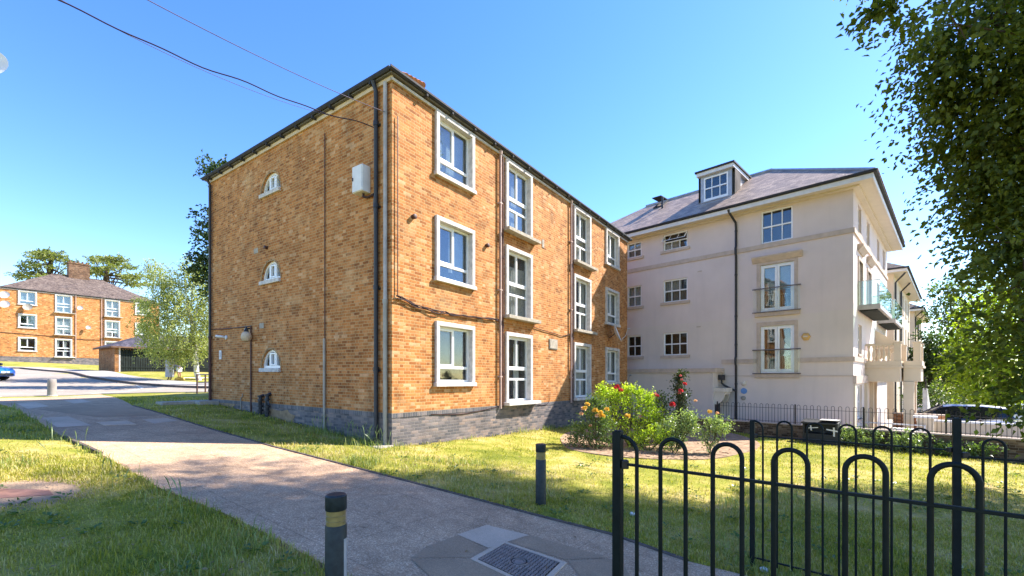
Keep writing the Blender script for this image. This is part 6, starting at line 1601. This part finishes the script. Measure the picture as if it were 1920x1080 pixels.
# ------------------------------------------------------------------ cars
def car(p, ang, paint, label, L=4.2, W=1.76, Hh=1.5, plate=False, roof=None):
    root = empty('parked_car', p, label, 'car'); ca, sa = math.cos(ang), math.sin(ang)
    fr = lambda a, b, z: Vector((p.x+a*ca-b*sa, p.y+a*sa+b*ca, p.z+z))     # +a is forward
    def loft(secs, name, m, smooth=True, closed=True):
        mb = MB(fr)
        for s0, s1 in zip(secs[:-1], secs[1:]):
            n = len(s0)
            for k in range(n): mb.poly([s0[k], s0[(k+1) % n], s1[(k+1) % n], s1[k]])
        mb.poly(secs[0]); mb.poly(secs[-1][::-1])
        return mb.build(name, M[m] if isinstance(m, str) else m, root, smooth=smooth)
    h2 = L/2
    def sec(a, zb, zt, w, tum=.06):
        hw = w/2
        return [(a, -hw+.05, zb), (a, -hw, zb+.12), (a, -hw, zb+(zt-zb)*.6), (a, -hw+tum*.7, zt-.05), (a, -hw+tum*2.2, zt), (a, hw-tum*2.2, zt), (a, hw-tum*.7, zt-.05), (a, hw, zb+(zt-zb)*.6), (a, hw, zb+.12), (a, hw-.05, zb)]
    body = loft([sec(-h2, .42, .80, W*.80), sec(-h2+.06, .28, .92, W*.90), sec(-h2+.35, .2, .98, W*.99), sec(-h2+1.2, .18, .98, W), sec(.3, .18, .97, W), sec(h2-1.25, .18, .95, W), sec(h2-.7, .19, .86, W*.985), sec(h2-.28, .2, .76, W*.93), sec(h2-.07, .24, .66, W*.82), sec(h2, .34, .56, W*.68)], 'body', paint)
    def gsec(a, z0, z1, w0, w1): return [(a, -w0/2, z0), (a, -w1/2, z1-.06), (a, -w1/2+.12, z1), (a, w1/2-.12, z1), (a, w1/2, z1-.06), (a, w0/2, z0)]
    loft([gsec(-h2+.18, .93, .97, W*.86, W*.8), gsec(-h2+.62, .93, Hh-.09, W*.92, W*.72), gsec(-h2+1.3, .93, Hh-.015, W*.93, W*.76), gsec(.05, .93, Hh-.02, W*.93, W*.76), gsec(.45, .93, Hh-.10, W*.93, W*.74), gsec(h2-.98, .9, .96, W*.88, W*.80)], 'glasshouse', 'car_glass')
    def rsec(a, z, w): return [(a, -w/2, z-.05), (a, -w/2+.06, z+.012), (a, -w/2+.2, z+.03), (a, w/2-.2, z+.03), (a, w/2-.06, z+.012), (a, w/2, z-.05)]
    loft([rsec(-h2+.52, Hh-.10, W*.74), rsec(-h2+1.3, Hh-.015, W*.77), rsec(.05, Hh-.02, W*.77), rsec(.42, Hh-.085, W*.76)], 'roof', roof or paint)
    mb = MB(fr)
    for s in (-1, 1):
        for (a0, z0, a1, z1) in ((h2-1.02, .95, .40, Hh-.06), (-.35, .95, -.42, Hh-.03), (-h2+.3, .96, -h2+.75, Hh-.06)):
            mb.tube([(a0, s*W*.445, z0), (a1, s*W*.375, z1)], .028, 6)
    mb.build('pillar', paint, root)
    for a in (-h2+.78, h2-.80):
        for s in (-1, 1):
            mb = MB(fr); mb.lathe((a, s*(W/2-.10), .315), [(.20, -.10), (.305, -.10), (.315, -.07), (.315, .07), (.305, .10), (.20, .10)], 20, axis=1); wh = mb.build('wheel', M['rubber'], root, smooth=True)
            mb = MB(fr); mb.lathe((a, s*(W/2-.0), .315), [(.03, -.02), (.19, -.03), (.205, .0), (.19, .012), (.05, .015)], 20, axis=1); mb.build('rim', M['galv'], wh)
    for s in (-1, 1):
        mb = MB(fr); mb.prism([(h2-.50, s*W*.462), (h2-.10, s*W*.36), (h2-.03, s*W*.30), (h2-.12, s*W*.30), (h2-.5, s*W*.40)], 2, .655, .755); mb.build('headlight', M['lamp_glass'], root, bevel=.01)
        mb = MB(fr); mb.box(-h2+.0, -h2+.12, min(s*W*.30, s*W*.44), max(s*W*.30, s*W*.44), .68, .90); mb.build('tail_light', M['petal_red'], root, bevel=.01)
        mb = MB(fr); mb.lathe((h2-1.12, s*(W/2+.08), 1.0), [(.03, -.09), (.085, -.05), (.085, .05), (.03, .09)], 10, axis=1); mb.build('wing_mirror', M['black_plastic'], root, smooth=True)
    mb = MB(fr); mb.box(h2-.10, h2+.01, -W*.30, W*.30, .27, .42); mb.build('grille', M['black_plastic'], root, bevel=.01)
    if plate: mb = MB(fr); mb.box(h2+.011, h2+.02, -.26, .26, .43, .54); mb.build('number_plate', M['white'], root)
    return root
M['lamp_glass'] = mat_simple('headlamp_glass', (.45, .47, .5), .1, .6, var=.1)
M['paint_blue'] = mat_car('bright_blue_paint', (.015, .14, .60), .2); M['paint_navy'] = mat_car('dark_blue_paint', (.02, .022, .06)); M['paint_silver'] = mat_car('silver_paint', (.5, .5, .52), .6); M['paint_white'] = mat_car('white_car_paint', (.75, .75, .76), 0)
yb_ = 27.5; cpt = Vector((at(10, 713, yb_).x, yb_, 0)); cpt.z = h1(cpt.x, cpt.y)
fwd = Vector((.80, .10, 0)).normalized()
cb = cpt-fwd*2.1; cb.z = h1(cb.x, cb.y)-.01
car(cb, math.atan2(fwd.y, fwd.x), M['paint_blue'], 'bright blue hatchback on the road, half cut by the picture edge', Hh=1.5, plate=True)
def park(px, y, z, ang, pm, lab, **k):
    c = at(px, 760, y); c.z = z; car(c, ang, M[pm], lab, **k)
park(1786, 22.0, -1.36, math.atan2(dl.y, dl.x)+.1, 'paint_navy', 'dark blue car with a silvery roof showing over the low walls', Hh=1.58, L=4.5, roof=M['paint_silver'])
park(1893, 26.5, -1.55, math.atan2(dl.y, dl.x)+.1, 'paint_white', 'white car behind the others, under the bright green tree', Hh=1.5)
park(1868, 19.5, -1.78, math.atan2(dl.y, dl.x)+.05, 'paint_silver', 'silver car parked just behind the long low white wall', Hh=1.46)

# ------------------------------------------------------------------ people
def skin_body(name, joints, edges, m, parent, sub=2):
    me = bpy.data.meshes.new(name); off = world_loc(parent)
    me.from_pydata([Vector(j[:3]) for j in joints], [], []) if False else me.from_pydata([tuple(Vector(j[:3])) for j in joints], edges, [])
    o = link_mesh(name, me, m, parent)
    sk = o.modifiers.new('skin', 'SKIN'); sk.use_smooth_shade = True
    for v, j in zip(me.skin_vertices[0].data if me.skin_vertices else [], joints):
        r = j[3]; v.radius = (r, r) if not isinstance(r, tuple) else r
    if me.skin_vertices: me.skin_vertices[0].data[0].use_root = True
    s = o.modifiers.new('subdivision', 'SUBSURF'); s.levels = sub; s.render_levels = sub
    return o
def person_stand():
    p = gp(318, 712.5); k = (712.5-666)*p.y/FPX/1.70      # scale from the photo
    root = empty('person', p, 'person in a long pale dress standing on the grass by the bin store', 'person'); root.scale = (k, k, k)
    J = [(0, 0, .95, .14), (0, .01, 1.2, .13), (0, .015, 1.40, .12), (0, .02, 1.50, .055), (0, .02, 1.60, .095), (0, .02, 1.68, .07),
         (.09, 0, .86, .10), (.09, .01, .48, .065), (.09, .02, .09, .045), (.10, -.12, .04, .035), (-.09, 0, .86, .10), (-.09, .03, .48, .065), (-.09, .04, .09, .045), (-.10, -.10, .04, .035),
         (.19, .02, 1.40, .06), (.24, .02, 1.14, .045), (.20, -.14, .96, .035), (.15, -.22, .95, .032), (-.19, .02, 1.40, .06), (-.25, .04, 1.13, .045), (-.24, -.02, .88, .035), (-.23, -.06, .80, .032)]
    E_ = [(0, 1), (1, 2), (2, 3), (3, 4), (4, 5), (0, 6), (6, 7), (7, 8), (8, 9), (0, 10), (10, 11), (11, 12), (12, 13), (2, 14), (14, 15), (15, 16), (16, 17), (2, 18), (18, 19), (19, 20), (20, 21)]
    skin_body('body', J, E_, M['skin'], root)
    off = root.location
    def lath(prof, name, m, sx=1.0, sy=.72):
        mb = MB(lambda a, b, z: Vector((off.x+a*sx, off.y+b*sy, off.z+z))); 
        mb.lathe((0, 0, 0), prof, 20); o = mb.build(name, M[m], root, smooth=True); return o
    lath([(.27, .20), (.265, .5), (.25, .8), (.235, 1.0), (.225, 1.15), (.235, 1.32), (.215, 1.43), (.12, 1.5), (.07, 1.52)], 'dress', 'cloth_pale')
    for s in (-1, 1):
        mb = MB(lambda a, b, z: off+Vector((a, b, z))); mb.tube([(s*.17, .02, 1.43), (s*.235, .025, 1.2), (s*.245, .02, 1.08), ((.21 if s > 0 else -.245), -.1 if s > 0 else 0, .98)], [.085, .075, .07, .06], 10); mb.build('sleeve', M['cloth_pale'], root, smooth=True)
    mb = MB(lambda a, b, z: off+Vector((a, b, z))); mb.lathe((0, .03, 1.60), [(.13, -.16), (.125, -.06), (.118, .03), (.09, .10), (.03, .135)], 14); mb.build('headscarf', M['cloth_dark'], root, smooth=True)
    mb = MB(lambda a, b, z: off+Vector((a, b, z))); mb.box(.02, .16, -.30, -.2, .92, 1.0); o = mb.build('paper', M['cloth_white'], root)
    return root
def person_bend():
    p = gp(335, 709); k = (709-686)*p.y/FPX/1.02
    root = empty('person', p, 'person in blue top and white shorts bending down beside the one in the pale dress', 'person'); root.scale = (k, k, k)
    J = [(.05, 0, .86, .15), (-.12, 0, .93, .14), (-.33, 0, .88, .14), (-.46, 0, .78, .06), (-.55, 0, .66, .095), (-.60, 0, .60, .07),
         (.07, .11, .80, .11), (.02, .13, .45, .07), (.08, .14, .09, .05), (-.05, .15, .04, .038), (.07, -.11, .80, .11), (.05, -.13, .45, .07), (.12, -.14, .09, .05), (0, -.15, .04, .038),
         (-.36, .19, .84, .06), (-.42, .22, .58, .045), (-.48, .18, .34, .036), (-.50, .16, .25, .033), (-.36, -.19, .84, .06), (-.40, -.23, .58, .045), (-.46, -.2, .34, .036), (-.48, -.18, .25, .033)]
    E_ = [(0, 1), (1, 2), (2, 3), (3, 4), (4, 5), (0, 6), (6, 7), (7, 8), (8, 9), (0, 10), (10, 11), (11, 12), (12, 13), (2, 14), (14, 15), (15, 16), (16, 17), (2, 18), (18, 19), (19, 20), (20, 21)]
    skin_body('body', J, E_, M['skin'], root)
    off = root.location; F_ = lambda a, b, z: off+Vector((a, b, z))
    mb = MB(lambda a, b, z: off+Vector((a, b*1.15, z))); mb.tube([(-.46, 0, .80), (-.36, 0, .88), (-.2, 0, .93), (-.02, 0, .92), (.04, 0, .90)], [.09, .17, .175, .175, .165], 16); mb.build('top', M['cloth_blue'], root, smooth=True)
    for s in (-1, 1):
        mb = MB(F_); mb.tube([(-.34, s*.17, .87), (-.40, s*.22, .70), (-.42, s*.225, .60)], [.085, .075, .065], 10); mb.build('sleeve', M['cloth_blue'], root, smooth=True)
        mb = MB(F_); mb.tube([(.08, s*.09, .86), (.06, s*.12, .68), (.04, s*.13, .52)], [.15, .135, .125], 14); mb.build('shorts', M['cloth_white'], root, smooth=True)
    mb = MB(F_); mb.lathe((-.56, 0, .66), [(.10, -.03), (.108, .03), (.08, .09), (.03, .12)], 14); mb.build('hair', M['cloth_dark'], root, smooth=True)
    return root
for nm in ('sk',): pass
person_stand(); person_bend()
bg_ = gp(337, 713)
root = empty('carrier_bag', bg_, 'yellow bag lying on the grass at the feet of the bending person', 'bag'); mb = MB(lambda a, b, z: bg_+Vector((a, b, z)))
mb.lathe((0, 0, 0), [(.26, 0), (.30, .06), (.24, .16), (.1, .24)], 12); mb.build('bag', M['petal_yellow'], root, smooth=True)
mb = MB(lambda a, b, z: bg_+Vector((a, b, z))); mb.tube(catmull([(-.1, 0, .2), (-.06, 0, .36), (.06, 0, .36), (.1, 0, .2)], 4), .012, 5); mb.build('handle', M['petal_yellow'], root)
bg2 = gp(362, 711)
root = empty('picnic_blanket', bg2, 'pale sheet spread on the grass at the foot of the birch', 'blanket'); mb = MB(lambda a, b, z: bg2+Vector((a, b, z)))
random.seed(3); g_ = [[(-.9+.3*i, -.5+.25*j, .04+random.uniform(0, .10)) for i in range(7)] for j in range(5)]
for j in range(4):
    for i in range(6): mb.poly([g_[j][i], g_[j][i+1], g_[j+1][i+1], g_[j+1][i]])
mb.build('sheet', M['cloth_white'], root, smooth=True)

# hoop barrier by the far corner of the flats
hb_ = [gp(369.5, 737.5), gp(385, 736)]
d_ = (hb_[1]-hb_[0]); 
root = empty('hoop_barrier', hb_[0], 'low dark tubular barrier at the road edge by the corner of the flats', 'barrier')
h_ = 36*hb_[0].y/FPX
for p_ in (hb_[0], hb_[1], hb_[1]+d_, hb_[1]+d_*2):
    mb = MB(); mb.tube([p_-Vector((0, 0, .1)), p_+Vector((0, 0, h_))], .032, 8); mb.build('post', M['pipe_red'], root)
for zz in (h_-.02, h_*.55):
    mb = MB(); mb.tube([hb_[0]+Vector((0, 0, zz)), hb_[1]+d_*2+Vector((0, 0, zz))], .025, 8); mb.build('rail', M['pipe_black'], root)

# litter
def crumple(p, r, label, seed):
    rr = random.Random(seed); bm = bmesh.new(); bmesh.ops.create_icosphere(bm, subdivisions=2, radius=r)
    for v in bm.verts: v.co *= rr.uniform(.6, 1.2); v.co.z *= .55
    me = bpy.data.meshes.new('litter'); bm.to_mesh(me); bm.free(); o = link_mesh('litter', me, M['white']); o.location = p+Vector((0, 0, r*.4)); tag(o, label, 'litter')
crumple(gp(1185, 966), .045, 'crumpled white paper in the grass beside the front railing post', 1)
crumple(gp(1432, 1072), .05, 'crumpled white wrapper at the foot of the second railing', 2)

# ------------------------------------------------------------------ grass
def bed_mask(x, y): return inside(BED, x, y)
def grass(name, label, n, ylo, yhi, hgt, wid, m, pxlo=-60, pxhi=1980, keep=None, tuft=False, seed=0):
    g = np.random.default_rng(seed)
    y = np.sqrt(g.uniform(ylo**2, yhi**2, n)); x = (g.uniform(pxlo, pxhi, n)-CX)/FPX*y
    bad = inside(PATH, x, y) | inside(ROAD, x, y) | inside(BLOCK, x, y) | bed_mask(x, y) | (np.hypot((x-BARE.x+.1), (y-BARE.y)*1.3) < .62)
    # nothing beyond the garden wall
    bad |= ((x-W0.x)*nl.x+(y-W0.y)*nl.y) < .12
    bad |= (pxlo < -1e8)
    dens = vnoise(x, y, .8, 3)*.6+vnoise(x, y, .25, 4)*.4
    bad |= (g.uniform(0, 1, n) > .35+1.1*dens)
    if keep is not None: bad |= ~keep(x, y)
    x, y, dens = x[~bad], y[~bad], dens[~bad]; n = len(x); z = H(x, y)
    hh = hgt*g.uniform(.4, 1.25, n)*(.55+.9*vnoise(x, y, 1.1, 7)); a = g.uniform(0, 6.283, n); ln = g.uniform(.15, .9, n); wv = wid*g.uniform(.6, 1.3, n)*(1+.08*y)
    dx, dy = np.cos(a), np.sin(a); sx, sy = -dy*wv, dx*wv
    V = np.empty((n, 5, 3)); bs = np.stack([x, y, z-.01], 1)
    V[:, 0] = bs+np.stack([-sx, -sy, 0*x], 1); V[:, 1] = bs+np.stack([sx, sy, 0*x], 1)
    md = bs+np.stack([dx*hh*ln*.35, dy*hh*ln*.35, hh*.62], 1); V[:, 2] = md+np.stack([sx, sy, 0*x], 1)*.7; V[:, 3] = md+np.stack([-sx, -sy, 0*x], 1)*.7
    V[:, 4] = bs+np.stack([dx*hh*ln, dy*hh*ln, hh*(1.02-.3*ln)], 1)
    b = np.arange(n)[:, None]*5
    F = np.concatenate([b+np.array([[0, 1, 2, 3]]), b+np.array([[3, 2, 4, 4]])]).astype(np.int32)
    # the tip is a triangle: write it as its own loop set
    me = bpy.data.meshes.new(name); me.vertices.add(n*5); me.vertices.foreach_set('co', V.reshape(-1).astype(np.float32))
    q4 = (b+np.array([[0, 1, 2, 3]])).astype(np.int32); t3 = (b+np.array([[3, 2, 4]])).astype(np.int32)
    lv = np.concatenate([q4.ravel(), t3.ravel()]); me.loops.add(len(lv)); me.loops.foreach_set('vertex_index', lv)
    st_ = np.concatenate([np.arange(n)*4, 4*n+np.arange(n)*3]).astype(np.int32); tot = np.concatenate([np.full(n, 4), np.full(n, 3)]).astype(np.int32)
    me.polygons.add(2*n); me.polygons.foreach_set('loop_start', st_); me.polygons.foreach_set('loop_total', tot); me.update(calc_edges=True)
    o = link_mesh(name, me, m); tag(o, label, 'grass', kind='stuff'); return o
def mat_grass(name, stops, trans=.35):
    t = NT(name); r = t.rpi(); p = t.pos()
    a = t.noise(p, 0.55, 5); b = t.noise(p, 2.4, 5)
    f = t.math('ADD', t.math('MULTIPLY', a, .5), t.math('MULTIPLY', b, .35)); f = t.math('ADD', f, t.math('MULTIPLY', r, .34))
    f = t.math('SUBTRACT', f, .05); c = t.ramp(f, stops)
    bs = t.bsdf(c, .55, .3); tr = t.n('BsdfTranslucent'); t.link(t.mix(1.0, c, (1.3, 1.4, .6), 'MULTIPLY'), tr.inputs[0])
    mx = t.n('MixShader'); mx.inputs[0].default_value = trans; t.link(bs.outputs[0], mx.inputs[1]); t.link(tr.outputs[0], mx.inputs[2]); return t.done(mx)
GS = [(.32, (.18, .21, .017)), (.46, (.30, .295, .030)), (.58, (.41, .37, .060)), (.72, (.56, .46, .18))]
M['grass'] = mat_grass('grass_blades', GS)
M['grass_long'] = mat_grass('long_grass', [(.3, (.11, .17, .025)), (.5, (.21, .26, .05)), (.75, (.42, .42, .16))])
far_side = lambda x, y: ~((x < -6) & (y > 17))
grass('lawn_grass', 'mown patchy green and straw coloured grass on both sides of the path', 150000, 1.9, 7.0, .060, .0032, M['grass'], keep=far_side, seed=1)
grass('lawn_grass', 'mown grass of the farther lawn and the strip along the shaded flats', 130000, 7.0, 22.0, .065, .0042, M['grass'], keep=far_side, seed=2)
M['grass_dry'] = mat_grass('dry_grass_blades', [(.35, (.34, .27, .10)), (.75, (.62, .52, .26))], .25)
grass('dry_grass', 'dry straw coloured blades mixed through the lawn', 45000, 1.9, 9.5, .075, .0026, M['grass_dry'], keep=lambda x, y: far_side(x, y) & (vnoise(x, y, 1.3, 21) > .38), seed=8)
def near_line(line, d):
    L = np.array(line)
    def f(x, y):
        best = np.full(x.shape, 1e9)
        for i in range(len(L)-1):
            a, b = L[i], L[i+1]; ab = b-a; t = np.clip(((x-a[0])*ab[0]+(y-a[1])*ab[1])/(ab@ab), 0, 1)
            best = np.minimum(best, np.hypot(x-a[0]-t*ab[0], y-a[1]-t*ab[1]))
        return best < d
    return f
wb = [tuple(C0+DLn*2.2-DRn*.35), tuple(C0-DRn*.3), tuple(C0+DRn*1.0+DLn*-.25), tuple(C0+DRn*9-DLn*.25)]
grass('long_grass', 'longer seeding grass along the foot of the walls and path edges', 60000, 2.5, 18, .20, .0035, M['grass_long'], keep=lambda x, y: (near_line([(p.x, p.y) for p in path_l[1:8]], .16)(x, y) & (vnoise(x, y, .5, 9) > .45)) | (near_line(wb[:2], .55)(x, y)) | (near_line(wb[1:], .2)(x, y) & (vnoise(x, y, .7, 2) > .5)) | (near_line([(p.x, p.y) for p in path_r[3:10]], .12)(x, y) & (vnoise(x, y, .4, 5) > .55)), seed=3)
def tuft_keep(x, y): return vnoise(x, y, .9, 12) > .72
grass('long_grass', 'scattered rank tufts standing above the mown lawn', 60000, 2.0, 9, .13, .0035, M['grass_long'], keep=tuft_keep, seed=4)
# seed heads catching the light
random.seed(9); mb = MB()
for k in range(60):
    f = random.random(); c = Vector((*(C0+DLn*random.uniform(-.1, 2.4)-DRn*random.uniform(.1, .6)), 0)); c.z = h1(c.x, c.y)
    if k > 44:
        q_ = path_l[random.choice([2, 3, 4, 5])]; c = Vector((q_.x-.12-abs(random.gauss(0, .25)), q_.y-.12-abs(random.gauss(0, .2)), 0)); c.z = h1(c.x, c.y)
    hh = random.uniform(.22, .42); a = random.uniform(0, 6.28); l = random.uniform(.02, .12)
    pts = [c, c+Vector((math.cos(a)*l*.4, math.sin(a)*l*.4, hh*.7)), c+Vector((math.cos(a)*l, math.sin(a)*l, hh)), c+Vector((math.cos(a)*l*1.5, math.sin(a)*l*1.5, hh+.05))]
    mb.tube(pts, [.0025, .002, .007, .002], 5)
o = mb.build('grass_seed_heads', M['leaf_pale']); tag(o, 'pale seed heads of wild barley standing along the wall and path edges', 'grass', kind='stuff')

# fallen leaves and bits lying about
g_ = np.random.default_rng(31); n_ = 900
y_ = np.sqrt(g_.uniform(2.0**2, 12**2, n_)); x_ = (g_.uniform(-40, 1960, n_)-CX)/FPX*y_
ok = ~inside(BLOCK, x_, y_) & (((x_-W0.x)*nl.x+(y_-W0.y)*nl.y) > .2); onp = inside(PATH, x_, y_)
ok &= ~onp | (g_.uniform(0, 1, n_) < .28)
x_, y_, onp = x_[ok], y_[ok], onp[ok]
z_ = H(x_, y_)+np.where(onp, .008, .05)
ang_ = g_.uniform(0, 6.28, len(x_))
o = leaves('fallen_leaves', np.stack([x_, y_, z_], 1), np.stack([np.cos(ang_), np.sin(ang_), g_.uniform(-.1, .25, len(x_))], 1), .045, M['dead_leaf'], None, .6, .85, .1)
tag(o, 'scattered dry fallen leaves on the grass and paving', 'leaves', kind='stuff')
# low broad leaved weeds in the lawn
g_ = np.random.default_rng(32); cx_, cy_ = [], []
while len(cx_) < 150:
    yy_ = math.sqrt(g_.uniform(4, 110)); xx_ = (g_.uniform(-40, 1960)-CX)/FPX*yy_
    if inside(PATH, np.array([xx_]), np.array([yy_]))[0] or inside(BLOCK, np.array([xx_]), np.array([yy_]))[0] or inside(BED, np.array([xx_]), np.array([yy_]))[0]: continue
    if (xx_-W0.x)*nl.x+(yy_-W0.y)*nl.y < .3: continue
    cx_.append(xx_); cy_.append(yy_)
cx_ = np.repeat(cx_, 16); cy_ = np.repeat(cy_, 16); a_ = g_.uniform(0, 6.28, len(cx_)); rr_ = g_.uniform(.0, .10, len(cx_))
px_ = cx_+np.cos(a_)*rr_; py_ = cy_+np.sin(a_)*rr_
o = leaves('lawn_weeds', np.stack([px_, py_, H(px_, py_)+g_.uniform(.01, .05, len(px_))], 1), np.stack([np.cos(a_), np.sin(a_), g_.uniform(.1, .7, len(px_))], 1), .055, M['leaf_rose'], None, .6, .7, .12)
tag(o, 'flat broad leaved weeds and clover growing in the lawn', 'weeds', kind='stuff')
